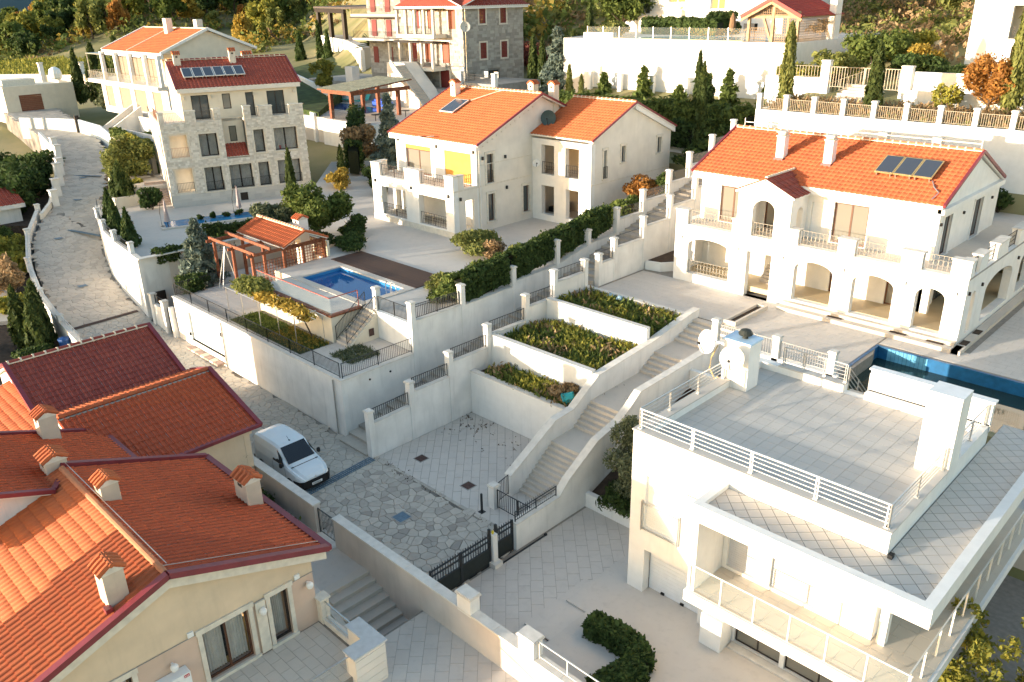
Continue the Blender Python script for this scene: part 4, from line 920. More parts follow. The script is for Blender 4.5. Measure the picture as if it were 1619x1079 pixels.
m_ = MB(); wall(m_, 'y', YB, 1, .4, XL+.4, XR, 0, 7.19, [(-11.7, -10.85, 6.88, 7.19)]); m_.build('rear_wall', WHITE, wh)
m_ = MB(); m_.box(XL+.4, XR-.4, YF+.4, YB-.4, 6.5, 6.88); rf = m_.build('roof_terrace', JOINTL, wh)
pave(rf, R4(XL+.4, XR-.4, YF+.4, YB-.4), 0, .5, .5, .012, 6.88, TILEG, 290, stag=0, near=(-8, 20))
c_ = MB()
for (x0, x1, y0, y1) in ((XL-.04, XR+.04, YF-.04, YF+.42), (XL-.04, XL+.42, YF+.42, 28.0), (XR-.42, XR+.04, YF+.42, 26.7), (XL+1.2, -11.7, YB-.42, YB+.04), (-10.85, XR+.04, YB-.1, YB+.04)): c = MB(); c.box(x0, x1, y0, y1, 7.19, 7.24); c.build('parapet_coping', TILEG, wh)
# openings
g = MB()
for k in range(12): g.box(-15.0, -12.5, YF+.42, YF+.45, .17+k*.17, .17+k*.17+.16)
g.build('garage_shutter', mat('white_shutter', (.74, .75, .76), .5, .03, 3), wh)
g = MB(); g.box(-14.4, -14.25, YF+.36, YF+.42, .18, .27); g.box(-13.5, -13.35, YF+.36, YF+.42, .18, .27); g.build('shutter_lock', BLACK, wh)
for (a, b, z0, z1, n) in ((-15.1, -13.55, 3.2, 5.5, 1), (-11.55, -10.45, 3.3, 5.4, 1), (-9.9, -8.3, 3.3, 5.4, 1)):
    s_ = MB(); k = int((z1-z0)/.09)
    for i in range(k): s_.box(a, b, YF+.12, YF+.15, z0+i*(z1-z0)/k+.004, z0+(i+1)*(z1-z0)/k-.004)
    s_.build('roller_shutter', PLAST if a < -15 else mat('pale_grey_shutter', (.52, .54, .58), .5, .04, 4), wh)
for a, b in ((-10.95, -9.2), (-9.02, -6.6)): window(wh, 'y', YF, -1, a, b, .27, .99, 2, DKFR, GLASSL, .1, .05, name='basement_window')
m_ = MB(); m_.box(-11.0, -6.5, YF-.35, YF-.01, .1, .24); m_.build('window_ledge', CAP, wh)
m_ = MB(); m_.box(-11.9, -11.05, 21.2, 21.98, .16, 1.5); m_.build('low_plinth_block', WHITE, wh)
# balustrade of the french window
b_ = MB(); b_.box(-15.2, -13.5, YF-.09, YF-.05, 4.28, 4.32); b_.box(-15.2, -13.5, YF-.09, YF-.05, 3.16, 3.2); b_.box(-15.2, -15.14, YF-.1, YF-.01, 3.1, 4.4); b_.box(-13.56, -13.5, YF-.1, YF-.01, 3.1, 4.4); bo = b_.build('french_balustrade', STEEL, wh)
b_ = MB(); b_.box(-15.13, -13.57, YF-.08, YF-.065, 3.2, 4.28); b_.build('balustrade_glass', GLASSG, bo)
m_ = MB(); m_.box(-13.3, -12.05, YF-.006, YF-.0005, 5.42, 5.46); m_.build('wall_slot', BLACK, wh)
# projecting lower roof
ZL = 6.42
m_ = MB(); m_.box(-11.98, -4.5, 20.2, 21.98, 6.0, ZL); m_.box(XR+.02, -4.5, 21.98, 33.0, 6.0, ZL); lr = m_.build('lower_roof', JOINT, wh)
pave(lr, R4(-11.7, -4.8, 20.5, 21.98), PI*.25, .42, .42, .02, ZL, TILEG, 180, stag=0, near=(-7, 20)); pave(lr, R4(XR+.04, -4.8, 21.98, 33), PI*.25, .42, .42, .02, ZL, TILEG, 110, stag=0, near=(-7, 20))
for bx in ((-12.0, -4.48, 20.18, 20.48), (-12.0, -11.72, 20.48, 21.99), (-4.78, -4.48, 20.48, 33.0)):
    m_ = MB(); m_.box(*bx, 5.96, 6.6); m_.build('roof_upstand', WHITE, wh)
m_ = MB(); m_.box(-6.34, -6.2, 21.85, 22.05, ZL, ZL+.14); m_.build('roof_drain', BLACK, wh)
m_ = MB(); m_.box(-11.98, -11.72, 20.22, 21.98, 2.6, 5.95); m_.build('balcony_side_wall', WHITE, wh)
# balcony
m_ = MB(); m_.box(-12.0, -4.4, 20.05, 21.99, 2.75, 3.17); m_.box(XR+.01, -4.4, 21.99, 33, 2.75, 3.17); bl = m_.build('balcony_slab', WHITE, wh)
pave(bl, R4(-11.7, -4.5, 20.15, 21.98), 0, .6, .6, .012, 3.17, mat('beige_balcony_tile', (.60, .53, .43), .6, .05, 1, .05, 40, rnd=.2, tint=.2), 60, stag=0, near=(-8, 18)); pave(bl, R4(XR+.03, -4.5, 21.98, 33), 0, .6, .6, .012, 3.17, MATS['beige_balcony_tile'], 0, stag=0)
br_ = MB(); br_.box(-11.9, -4.6, 20.16, 20.2, 4.2, 4.24)
for k in range(7): x = -11.88+k*1.205; br_.box(x-.025, x+.025, 20.155, 20.205, 3.18, 4.2)
bo = br_.build('balcony_railing', CHROME, wh)
for k in range(6): g = MB(); x = -11.88+k*1.205; g.box(x+.05, x+1.15, 20.17, 20.182, 3.28, 4.17); g.build('glass_panel', GLASSG, bo)
br_ = MB(); br_.box(-4.72, -4.68, 20.2, 33, 4.2, 4.24)
for k in range(11): y = 20.3+k*1.2; br_.box(-4.725, -4.675, y-.025, y+.025, 3.18, 4.2)
bo = br_.build('balcony_railing', CHROME, wh)
for k in range(10): g = MB(); y = 20.3+k*1.2; g.box(-4.706, -4.694, y+.05, y+1.15, 3.28, 4.17); g.build('glass_panel', GLASSG, bo)
m_ = MB(); m_.box(-6.25, -6.0, 22.0, 22.3, 3.18, 6.0); m_.build('corner_pier', WHITE, wh)
for (a, b) in ((24.0, 26.0), (27.5, 29.5)): window(wh, 'x', XR, 1, a, b, 3.2, 5.4, 2, DKFR, GLASS, .12)
# steel railings of the roof
def steel_rail(parent, p, q, n, h=.8, z=7.24, rails=5):
    p, q = Vector((*p, z)), Vector((*q, z)); d = q-p; r = MB(); up = Vector((0, 0, 1))
    for k in range(rails): zz = h-(k*h/rails); r.bar(p+up*zz, q+up*zz, .045 if k == 0 else .02, .045 if k == 0 else .02)
    o = r.build('steel_railing', CHROME if p.y < 22.3 and q.y < 22.3 else STEEL, parent); s_ = MB()
    for k in range(n+1):
        t = min(max(k/n, .005), .995); c = p+d*t; s_ = MB(); s_.bar(c+d.normalized()*.04, c+d.normalized()*.04+up*h, .035); s_.bar(c-d.normalized()*.04, c-d.normalized()*.04+up*h, .035); s_.box(c.x-.07, c.x+.07, c.y-.07, c.y+.07, z, z+.03); s_.build('railing_post', CHROME if p.y < 22.3 and q.y < 22.3 else STEEL, o)
steel_rail(wh, (XL+.15, YF+.15), (XR-.15, YF+.15), 4); steel_rail(wh, (XL+.15, YF+.15), (XL+.15, 27.95), 3); steel_rail(wh, (XR-.15, YF+.15), (XR-.15, 26.6), 2)
steel_rail(wh, (XL+1.3, YB-.15), (-11.75, YB-.15), 3); steel_rail(wh, (XR-.15, 27.7), (XR-.15, YB-.2), 2)
# tower with dishes, tall box, rear wall
m_ = MB(); m_.box(XL-.02, -14.6, 28.03, 28.95, 0, 8.92); tw_ = m_.build('chimney_tower', WHITE, wh)
m_ = MB(); m_.box(XL-.07, -14.55, 27.98, 29.0, 8.92, 9.0); m_.build('tower_cap', mat('pale_blue_sheet', (.45, .62, .78), .5, .05, 3), wh)
m_ = MB(); m_.lathe((-15.1, 28.5, 9.0), [(.12, 0), (.12, .12), (.28, .16), (.3, .22), (.2, .36), (.03, .42)], 14); m_.build('roof_cowl', mat('dark_cowl', (.03, .035, .03), .5, .1, 8), wh)
def dish(parent, c, r, facing, m, name='satellite_dish', label=None):
    """shallow bowl with feed arm and bracket"""
    c, f = Vector(c), Vector(facing).normalized(); a = f.cross(Vector((0, 0, 1))).normalized(); b = a.cross(f); mb = MB(); k, rings = 20, 4; mb.tint = .5
    L = [[c+(a*math.cos(2*math.pi*j/k)+b*math.sin(2*math.pi*j/k))*r*i/rings + f*(.22*r*(i/rings)**2) for j in range(k)] for i in range(rings+1)]
    for i in range(rings):
        for j in range(k): j2 = (j+1) % k; mb.poly([L[i][j], L[i][j2], L[i+1][j2], L[i+1][j]]); mb.poly([L[i+1][j]-f*.02, L[i+1][j2]-f*.02, L[i][j2]-f*.02, L[i][j]-f*.02])
    for j in range(k): j2 = (j+1) % k; mb.poly([L[-1][j], L[-1][j2], L[-1][j2]-f*.02, L[-1][j]-f*.02])
    t = thing(name, label, 'satellite dish', c-f*.1) if label else parent
    o = mb.build('bowl' if label else name, m, t, smooth=True)
    s_ = MB(); s_.tube([c-b*r*.95+f*.2*r, c+f*r*.95-b*r*.15], .02, 6); s_.tube([c+f*r*.9-b*.15*r, c+f*r*1.05-b*.1*r], .06, 8); s_.build('feed_arm', BLACK, t); s_ = MB(); s_.tube([c-f*.02, c-f*.3, c-f*.3-b*.3], .03, 6); s_.build('bracket', STEEL, t)
dish(None, (-16.3, 27.7, 8.75), .5, (-.35, -1, .25), PLAST, label='left one of the two white dishes on the white chimney tower')
dish(None, (-15.05, 27.5, 8.45), .5, (.25, -1, .25), PLAST, label='right one of the two white dishes on the white chimney tower')
cb = thing('hanging_cable', 'yellowish cable loop hanging beside the white chimney tower', 'cable', (-15.9, 28, 8)); m_ = MB(); m_.tube([(-16.0, 27.95, 8.6), (-16.25, 27.95, 8.0), (-16.3, 27.95, 7.5), (-16.05, 27.95, 7.1), (-15.85, 27.95, 7.2)], .025, 6); m_.build('cable', mat('yellow_cable', (.5, .38, .15), .6, .1, 5), cb)
m_ = MB(); m_.box(-7.45, XR+.01, 26.7, 27.65, 6.88, 9.8); m_.build('tall_roof_pier', WHITE, wh)
m_ = MB(); m_.box(-7.46, XR+.02, 26.69, 27.66, 9.8, 9.84); m_.build('pier_cap', mat('pale_cap', (.76, .77, .77), .7, .04, 4), wh)
m_ = MB(); m_.box(-10.82, XR, 30.9, 31.15, 6.88, 8.1); m_.build('rear_screen_wall', WHITE, wh)
m_ = MB(); m_.box(-10.88, XR+.06, 30.84, 31.21, 8.1, 8.17); m_.build('screen_wall_cap', MATS['pale_cap'], wh)
# steps from the roof to the villa terrace
sw = thing('steel_handrail', 'steel handrails at the gap in the roof wall of the white modern house', 'handrail', (-11.3, 31.3, 6.9))
for x in (-11.72, -10.9):
    r = MB()
    for k in range(4): r.bar((x, 31.1, 6.95+.22*k+.2), (x, 33.4, 5.0+.22*k+.2), .03)
    for y, z in ((31.1, 6.9), (32.2, 5.95), (33.4, 5.0)): r.bar((x, y, z), (x, y, z+.95), .045)
    r.build('handrail', STEEL, sw)
    steps('', '', 'y', 33.4, 31.05, -11.65, -10.95, 4.4, 6.85, 13, PAVE, sw) if x < -11.5 else None
# ================================================================ white arched villa (right)
va = thing('arched_villa', 'white two storey villa with arcade, red tiled roof and three solar panels', 'house', (-20, 50, 4.7))
X0, X1, Y0, YM = -28.85, -11.4, 43.9, 45.95
FR = [(-27.85, -24.87, 5.3, 7.68, .5), (-23.7, -22.1, 4.7, 7.55), (-20.62, -18.32, 5.2, 7.65, .55), (-17.18, -14.93, 5.2, 7.62, .55), (-13.8, -12.33, 5.2, 7.58, .5)]
m_ = MB(); wall(m_, 'y', Y0, -1, .45, X0, X1, 4.6, 8.45, FR); m_.build('arcade_wall', WHITE, va)
m_ = MB(); wall(m_, 'x', X1, 1, .45, Y0+.45, 57, 4.6, 8.45, [(44.9, 45.55, 5.2, 7.5, .3), (47.25, 52.0, 5.2, 7.62, .7), (53.5, 56.2, 5.2, 7.6, .6)]); m_.build('side_arcade_wall', WHITE, va)
m_ = MB(); wall(m_, 'x', X0, -1, .45, Y0+.45, 56.5, 4.6, 8.45, [(44.6, 45.6, 5.6, 7.2, .3)]); m_.build('left_side_wall', WHITE, va)
m_ = MB(); m_.box(X0+.45, X1-.45, Y0+.45, 57, 8.1, 8.42); fl = m_.build('balcony_floor', PAVE, va)
m_ = MB(); m_.box(X0+.45, X1-.45, Y0+.45, 57, 4.9, 5.22); m_.build('arcade_floor', mat('warm_beige_floor', (.55, .44, .28), .6, .06, 1, .05, 40), va)
m_ = MB(); wall(m_, 'y', YM+.6, -1, .3, X0+.45, -13.9, 5.2, 8.1, [(-26.3, -25.4, 5.2, 7.4), (-19.6, -18.5, 5.2, 7.4), (-16.3, -15.2, 5.2, 7.4)]); m_.build('inner_wall', WHITE, va)
for a, b in ((-26.3, -25.4), (-19.6, -18.5), (-16.3, -15.2)): window(va, 'y', YM+.6, -1, a, b, 5.22, 7.38, 1, BROWN, GLASSL, .1, .09, name='arcade_door')
m_ = MB(); wall(m_, 'x', -14.3, 1, .3, YM+.6, 56, 5.2, 8.1, [(48.5, 50.5, 5.2, 7.4)]); m_.build('inner_side_wall', WHITE, va); window(va, 'x', -14.3, 1, 48.5, 50.5, 5.22, 7.38, 2, DKFR, GLASS, .1, name='arcade_door')
# stair inside the tall opening
for k in range(10): m_ = MB(); m_.box(-23.6+k*.0, -22.2, 45.0+k*.2, 45.2+k*.2+1, 4.7+k*.0, 4.9+k*.17) if k < 6 else m_.box(-23.6, -22.2, 45+k*.2, 46.4+k*.2, 4.7, 4.9+k*.17); m_.build('inner_step', PAVE, va)
# upper storey
m_ = MB(); wall(m_, 'y', YM, -1, .35, -28.4, -13.9, 8.42, 11.3, [(-27.0, -25.2, 8.45, 10.75), (-23.9, -22.6, 8.45, 10.6), (-19.6, -17.6, 8.45, 10.8), (-20.95, -20.25, 8.45, 10.6)]); m_.build('upper_front_wall', WHITE, va)
m_ = MB(); wall(m_, 'x', -13.9, 1, .35, YM+.35, 55.9, 8.42, 11.3, [(46.7, 47.9, 8.45, 10.7), (51.6, 53.0, 8.45, 10.75)]); kk = 2.0/4.7
m_.extr([(-13.9, YM, 11.3), (-13.9, 55.6, 11.3), (-13.9, 50.75, 13.3)], (-.35, 0, 0)); m_.build('gable_wall', WHITE, va)
m_ = MB(); wall(m_, 'x', -28.4, -1, .35, YM+.35, 55.9, 8.42, 11.3); m_.extr([(-28.4, YM, 11.3), (-28.4, 55.6, 11.3), (-28.4, 50.75, 13.3)], (.35, 0, 0)); m_.build('far_gable_wall', WHITE, va)
window(va, 'y', YM, -1, -27.0, -25.2, 8.45, 10.75, 2, BROWN, GLASSL, .12, .1, name='balcony_door'); window(va, 'y', YM, -1, -19.6, -17.6, 8.45, 10.8, 2, BROWN, GLASSL, .12, .1, name='balcony_door', trim=WHITE); window(va, 'y', YM, -1, -23.9, -22.6, 8.45, 10.6, 1, BROWN, GLASSL, .12, .1, name='balcony_door')
m_ = MB(); m_.box(-20.95, -20.25, YM+.15, YM+.2, 8.45, 10.6); m_.build('shutter_panel', WHFR, va)
window(va, 'x', -13.9, 1, 46.7, 47.9, 8.45, 10.7, 2, BROWN, GLASS, .12, trim=WHITE, name='side_door'); window(va, 'x', -13.9, 1, 51.6, 53.0, 8.45, 10.75, 2, BROWN, GLASS, .12, trim=WHITE, name='side_door')
# roof
SV = math.sqrt(1+kk*kk); zV = lambda y: 11.5+kk*(y-45.8)
slope(va, (-29.0, 45.7, zV(45.7)), (1, 0, 0), (0, 1, kk), 15.25, 5.0*SV, TILE, .30, .36, 0)
slope(va, (-29.0, 55.8, zV(45.6)), (1, 0, 0), (0, -1, kk), 15.25, 5.1*SV, TILE, .30, .36, 0)
ridge_tiles(va, (-28.9, 50.72, 13.66), (-13.8, 50.72, 13.66), MORTAR if False else RIDGE, .12, .45)
m_ = MB(); m_.bar((-28.4, 50.7, 14.0), (-13.9, 50.7, 14.0), .04); m_.bar((-28.4, 50.7, 13.6), (-28.4, 50.7, 14.25), .03); m_.bar((-13.9, 50.7, 13.6), (-13.9, 50.7, 14.3), .03); m_.build('lightning_conductor', CHROME, va)
for x in (-13.72, -29.03):
    flashing(va, (x, 45.65, zV(45.65)+.02), (x, 50.7, zV(50.7)+.04), .14, .16); flashing(va, (x, 55.85, zV(45.55)+.02), (x, 50.7, zV(50.7)+.04), .14, .16)
m_ = MB(); m_.box(-28.95, -13.8, 45.66, 45.94, 11.05, 11.42); m_.box(-14.0, -13.65, 45.66, 55.9, 11.0, 11.28); m_.build('eave_cornice', WHITE, va)
chimney(va, -24.3, 48.15, 12.0, 13.75, .5, .55, WHITE, tile=False); chimney(va, -21.25, 48.15, 12.0, 13.8, .5, .55, WHITE, tile=False)
for x, y, z in ((-24.3, 48.15, 13.75), (-21.25, 48.15, 13.8)):
    m_ = MB(); m_.box(x-.3, x+.3, y-.33, y+.33, z, z+.08); m_.box(x-.22, x+.22, y-.25, y+.25, z+.12, z+.2); m_.box(x-.3, x+.3, y-.33, y+.33, z+.24, z+.32); m_.build('chimney_cowl', STONEW, va)
    m_ = MB(); m_.box(x-.3, x+.3, y-.42, y-.27, zV(y-.4)-.02, zV(y-.4)+.16); m_.build('chimney_flashing', FLASH, va)
for x in (-19.6, -16.5): m_ = MB(); m_.box(x-.25, x+.25, 51.4, 52.0, 13.2, 14.0); m_.build('rear_chimney', STONEW, va)
# solar panels
nV = Vector((0, -kk, 1)).normalized(); eV = Vector((0, 1, kk)).normalized()
SOLG = glassmat('solar_collector_glass', (.045, .055, .075), 1, .12)
def solar(parent, o, eu, ev, w_, h_, frm=CHROME, name='solar_panel', lift=.16):
    o, eu, ev = Vector(o), Vector(eu), Vector(ev); n = eu.cross(ev); o = o+n*lift
    b = MB(); b.obox(o, eu*w_, ev*h_, n*.07); p = b.build(name, frm, parent); g = MB(); g.obox(o+eu*.06+ev*.06+n*.065, eu*(w_-.12), ev*(h_-.12), n*.012); g.build('collector_glass', SOLG, p)
    b = MB(); b.obox(o-n*lift+eu*.1, eu*.06, ev*h_, n*lift); b.obox(o-n*lift+eu*(w_-.16), eu*.06, ev*h_, n*lift); b.build('mount', STEEL, p)
for k in range(3): solar(va, (-18.25+k*1.05, 47.5, zV(47.5)), (1, 0, 0), eV, 1.02, 1.75, mat('brass_frame', (.55, .42, .2), .4, .1, 6, metal=.5), lift=.22)
m_ = MB(); m_.tube([(-15.1, 47.5, zV(47.5)+.1), (-14.8, 47.0, zV(47)+.1), (-14.4, 46.6, zV(46.6)+.1), (-14.5, 46.0, zV(46)+.1)], .03, 6); m_.build('solar_pipe', STEEL, va)
# porch gable
m_ = MB(); wall(m_, 'y', Y0+.02, -1, .4, -24.6, -21.2, 8.45, 11.1, [(-23.6, -22.2, 8.5, 10.72, .6)]); m_.extr([(-24.75, Y0+.02, 11.1), (-21.05, Y0+.02, 11.1), (-22.9, Y0+.02, 11.95)], (0, .4, 0)); m_.build('porch_front', WHITE, va)
m_ = MB(); wall(m_, 'x', -21.2, 1, .35, Y0+.42, YM, 8.45, 11.1, [(44.7, 45.4, 8.5, 10.4, .35)]); m_.build('porch_side', WHITE, va); m_ = MB(); wall(m_, 'x', -24.6, -1, .35, Y0+.42, YM, 8.45, 11.1, [(44.7, 45.4, 8.5, 10.4, .35)]); m_.build('porch_side', WHITE, va)
kp = .46; sp = math.sqrt(1+kp*kp)
slope(va, (-21.0, Y0-.1, 11.12), (0, 1, 0), (-1, 0, kp), 3.2, 1.9*sp, TILED, .5, .48, 0); slope(va, (-24.8, Y0-.1, 11.12), (0, 1, 0), (1, 0, kp), 3.2, 1.9*sp, TILE, .3, .36, 0)
ridge_tiles(va, (-22.9, Y0-.05, 12.08), (-22.9, 47.4, 12.08), MORTAR, .09, .3, False)
# parapet blocks and balcony railings
for (a, b) in ((-28.85, -28.0), (-24.85, -24.62), (-21.18, -20.6), (-18.25, -17.3), (-14.8, -13.75), (-12.32, -11.38)):
    m_ = MB(); m_.box(a, b, Y0, Y0+.45, 8.45, 9.3); pb_ = m_.build('parapet_block', WHITE, va); m_ = MB(); m_.box(a-.05, b+.05, Y0-.05, Y0+.5, 9.3, 9.38); m_.build('block_cap', CAP, pb_)
for (a, b) in ((-28.0, -24.85), (-20.6, -18.25), (-17.3, -14.8), (-13.75, -12.32)): railing(va, (a, Y0+.2, 8.46), (b, Y0+.2, 8.46), .88, .22, mat('pale_iron_scroll', (.34, .30, .24), .5, .1, 9), 'balcony_railing', bar=.016, scroll=True)
railing(va, (-23.6, Y0+.2, 8.5), (-22.2, Y0+.2, 8.5), .8, .22, MATS['pale_iron_scroll'], 'balcony_railing', bar=.016, scroll=True)
railing(va, (-27.85, Y0+.2, 5.32), (-24.87, Y0+.2, 5.32), .8, .22, MATS['pale_iron_scroll'], 'arcade_railing', bar=.016, scroll=True)
for (a, b) in ((43.92, 44.6), (45.4, 46.6), (48.2, 50.0), (52.0, 54)):
    m_ = MB(); m_.box(X1-.45, X1+.0, a if a > 44 else 44.36, b, 8.45, 9.3); pb_ = m_.build('parapet_block', WHITE, va); m_ = MB(); m_.box(X1-.5, X1+.05, a if a > 44 else 44.41, b+.05, 9.3, 9.38); m_.build('block_cap', CAP, pb_)
for (a, b) in ((44.6, 45.4), (46.6, 48.2), (50, 52)): railing(va, (X1-.2, a, 8.46), (X1-.2, b, 8.46), .85, .2, IRON, 'balcony_railing', bar=.016, scroll=True)
m_ = MB(); m_.box(X1+.0, X1+.03, 43.95, 57, 8.36, 8.44); m_.build('string_course', CONC, va)
for x in (-28.35, -24.3, -21.4, -17.75, -14.4, -11.85): m_ = MB(); m_.box(x-.05, x+.05, Y0-.1, Y0-.001, 7.5, 7.68); m_.build('wall_lamp', STEEL, va)
for y in (44.3, 46.3, 52.6): m_ = MB(); m_.box(X1+.001, X1+.1, y-.05, y+.05, 7.5, 7.68); m_.build('wall_lamp', DKFR, va)
for y in (46.2, 49.7, 54.6): m_ = MB(); m_.box(-13.9, -13.8, y-.07, y+.07, 10.3, 10.45); m_.build('wall_lamp', DKFR, va)
# plinth step and planting slots
m_ = MB(); m_.box(-21.0, -11.0, 43.0, 43.85, 4.7, 4.92); m_.box(-11.35, -10.9, 43.0, 57, 4.7, 4.92); m_.box(-21.0, -11.4, 43.5, 43.88, 4.92, 5.1); m_.build('plinth_step', PAVE, va)
for x in (-18.0, -14.5, -12.6): m_ = MB(); m_.box(x-.1, x+.75, 43.3, 43.55, 4.93, 4.96) ; m_.build('planting_slot', SOIL, va)
for y in (44.0, 46.0): m_ = MB(); m_.box(-11.3, -10.95, y, y+.7, 4.925, 4.95); m_.build('planting_slot', SOIL, va)
# small planters and pillars on the terrace
tp = thing('terrace_planter', 'narrow white planter with dry plants in front of the arched villa', 'planter', (-21.8, 40.6, 4.7))
m_ = MB(); m_.box(-22.1, -21.95, 39.0, 42.6, 4.4, 4.95); m_.box(-21.5, -21.35, 39.0, 42.6, 4.4, 4.95); m_.box(-21.95, -21.5, 42.45, 42.6, 4.4, 4.95); m_.box(-21.95, -21.5, 39.0, 39.15, 4.4, 4.95); m_.build('kerb', PAVE, tp); m_ = MB(); m_.box(-21.95, -21.5, 39.15, 42.45, 4.5, 4.8); m_.build('soil', SOIL, tp)
cp_ = thing('terrace_planter', 'curved white planter at the left corner of the arched villa', 'planter', (-30.5, 46, 4.7))
m_ = MB(); m_.prism([(-31.3, 44.2), (-30.2, 44.4), (-29.6, 45.2), (-29.4, 47.5), (-31.3, 47.5)], 4.7, 5.3); m_.build('kerb', WHITE, cp_); m_ = MB(); m_.prism([(-31.2, 44.4), (-30.3, 44.6), (-29.75, 45.3), (-29.6, 47.4), (-31.2, 47.4)], 5.3, 5.34); m_.build('soil', SOIL, cp_)
tw2 = thing('terrace_edge_wall', 'low wall with white pillars and bar fence between villa terrace and white roof', 'fence', (-18, 36.4, 4.7))
m_ = MB(); m_.box(-20.9, -14.25, 36.2, 36.5, 3, 4.85); m_.build('wall_body', WHITE, tw2)
for x in (-21.0, -17.5, -14.6): pillar(tw2, x-.17, x+.17, 36.2, 36.55, 4.7, 5.95, WHITE)
railing(tw2, (-20.8, 36.4, 4.85), (-17.7, 36.4, 4.85), .9, .13, STEEL, 'fence_panel'); railing(tw2, (-17.3, 36.4, 4.85), (-14.8, 36.4, 4.85), .9, .13, STEEL, 'fence_panel')
# villa pool with green water
vp = thing('villa_pool', 'half empty blue tiled pool with dark green water beside the arched villa', 'swimming pool', (-8, 40, 4))
m_ = MB(); m_.box(-14.4, 8, 41.55, 41.7, 2.0, 4.72); m_.build('far_pool_wall', mat('teal_pool_tile', (.014, .12, .27), .4, .15, 3), vp)  # tile colour darkened to stand in for shade on the pool wall
m_ = MB(); m_.box(-14.55, -14.4, 38.0, 41.7, 2.0, 4.72); m_.build('pool_wall', MATS['teal_pool_tile'], vp)
for k in range(10): m_ = MB(); m_.box(-13.9+k*.2, -13.72+k*.2, 41.535, 41.56, 4.0, 4.69); m_.build('painted_sunlit_tile', LBLUE, vp)  # paler boxes paint the sunlit stretch of the pool wall
m_ = MB(); m_.box(-14.4, 8, 36.5, 41.55, 1.8, 4.05); m_.build('water', WATERG, vp)
m_ = MB(); m_.box(-14.4, 8, 36.0, 36.5, 1.8, 4.3); m_.build('near_pool_edge', mat('mossy_edge', (.30, .26, .14), .9, .2, 2), vp)
# ================================================================ central villa
cv = thing('central_villa', 'cream villa in the middle with orange tiled roof and stepped balcony blocks', 'house', (-50, 46, 5.1))
YB_, YM_, XG = 39.85, 42.3, -45.7; kc = .423; sc_ = math.sqrt(1+kc*kc); zC2 = lambda y: 11.85+kc*(y-42.2)
IRS = mat('dark_scroll_iron', (.05, .04, .035), .5, .1, 9)
# balcony block
m_ = MB(); wall(m_, 'y', YB_, -1, .5, -55.7, XG, 5.55, 8.75, [(-54.5, -51.4, 5.65, 7.95), (-49.8, -46.6, 5.65, 7.95)]); m_.build('porch_front', WHITE, cv)
m_ = MB(); wall(m_, 'x', XG, 1, .4, YB_+.5, YM_, 5.1, 8.75, [(41.05, 41.9, 5.5, 7.8)]); m_.build('porch_side', CREAM2, cv); m_ = MB(); wall(m_, 'x', -55.7, -1, .4, YB_+.5, YM_, 5.1, 8.75, [(40.6, 41.9, 5.5, 7.8)]); m_.build('porch_side', CREAM2, cv)
m_ = MB(); m_.box(-55.75, XG+.03, YB_-.04, YB_+.48, 4.6, 5.55); m_.box(-55.3, XG-.4, YB_+.48, YM_, 4.6, 5.5); m_.build('plinth', STONEW, cv)
m_ = MB(); m_.box(-55.2, XG-.4, YB_+.5, YM_, 8.45, 8.72); m_.build('balcony_floor', PAVE, cv)
for (x0, x1, y0, y1) in ((-55.7, -54.6, YB_, YB_+.5), (-51.4, -49.6, YB_, YB_+.5), (-46.65, XG, YB_, YB_+.5), (XG-.4, XG, YB_+.5, 40.95), (-55.7, -55.3, YB_+.5, 41.2)):
    m_ = MB(); m_.box(x0, x1, y0, y1, 8.75, 9.72); p_ = m_.build('parapet_block', WHITE if y0 == YB_ else CREAM2, cv); m_ = MB(); m_.box(x0-.04, x1+.04, y0-.04, y1+.04, 9.72, 9.79); m_.build('block_cap', CAP, p_)
for (a, b) in ((-54.6, -51.4), (-49.6, -46.65)): railing(cv, (a, YB_+.25, 8.76), (b, YB_+.25, 8.76), .9, .2, IRS, 'balcony_railing', bar=.016, scroll=True, posts=1)
railing(cv, (XG-.2, 41.0, 8.76), (XG-.2, 41.85, 8.76), .9, .2, IRS, 'balcony_railing', bar=.016, scroll=True)
for (a, b) in ((-54.5, -51.4), (-49.8, -46.6)): railing(cv, (a, YB_+.2, 5.6), (b, YB_+.2, 5.6), .95, .2, IRS, 'porch_railing', bar=.018, scroll=True, posts=1)
# main block
m_ = MB(); wall(m_, 'y', YM_, -1, .4, -55.4, XG, 5.1, 11.5, [(-54.15, -51.0, 8.75, 11.05), (-49.35, -46.3, 8.75, 11.05), (-54.2, -52.6, 5.6, 7.7), (-49.2, -47.6, 5.6, 7.7)]); m_.build('front_wall', WHITE, cv)
m_ = MB(); wall(m_, 'x', XG, 1, .4, YM_+.4, 56, 5.1, 11.5, [(43.35, 44.05, 8.75, 10.95), (43.4, 44.1, 5.75, 7.9), (47.3, 48.0, 5.75, 7.9)]); m_.extr([(XG, YM_, 11.5), (XG, 56.2, 11.5), (XG, 49.3, zC2(49.3)-.17)], (-.4, 0, 0)); m_.build('gable_wall', CREAM2, cv)
m_ = MB(); m_.box(-55.4, -55.0, YM_+.4, 56, 5.1, 11.5); m_.extr([(-55.4, YM_, 11.5), (-55.4, 56.2, 11.5), (-55.4, 49.3, zC2(49.3)-.17)], (.4, 0, 0)); m_.build('far_gable_wall', CREAM2, cv)
window(cv, 'y', YM_, -1, -54.1, -51.05, 8.75, 10.75, 2, BROWN, GLASSL, .15, .1, name='balcony_door')
m_ = MB(); m_.box(-54.12, -51.03, YM_+.02, YM_+.1, 10.75, 11.05); m_.build('rolled_awning', mat('yellow_canvas', (.60, .30, .07), .8, .05, 2), cv)
m_ = MB(); m_.box(-49.33, -46.32, YM_+.06, YM_+.1, 8.75, 11.05); m_.build('yellow_canvas_blind', MATS['yellow_canvas'], cv)
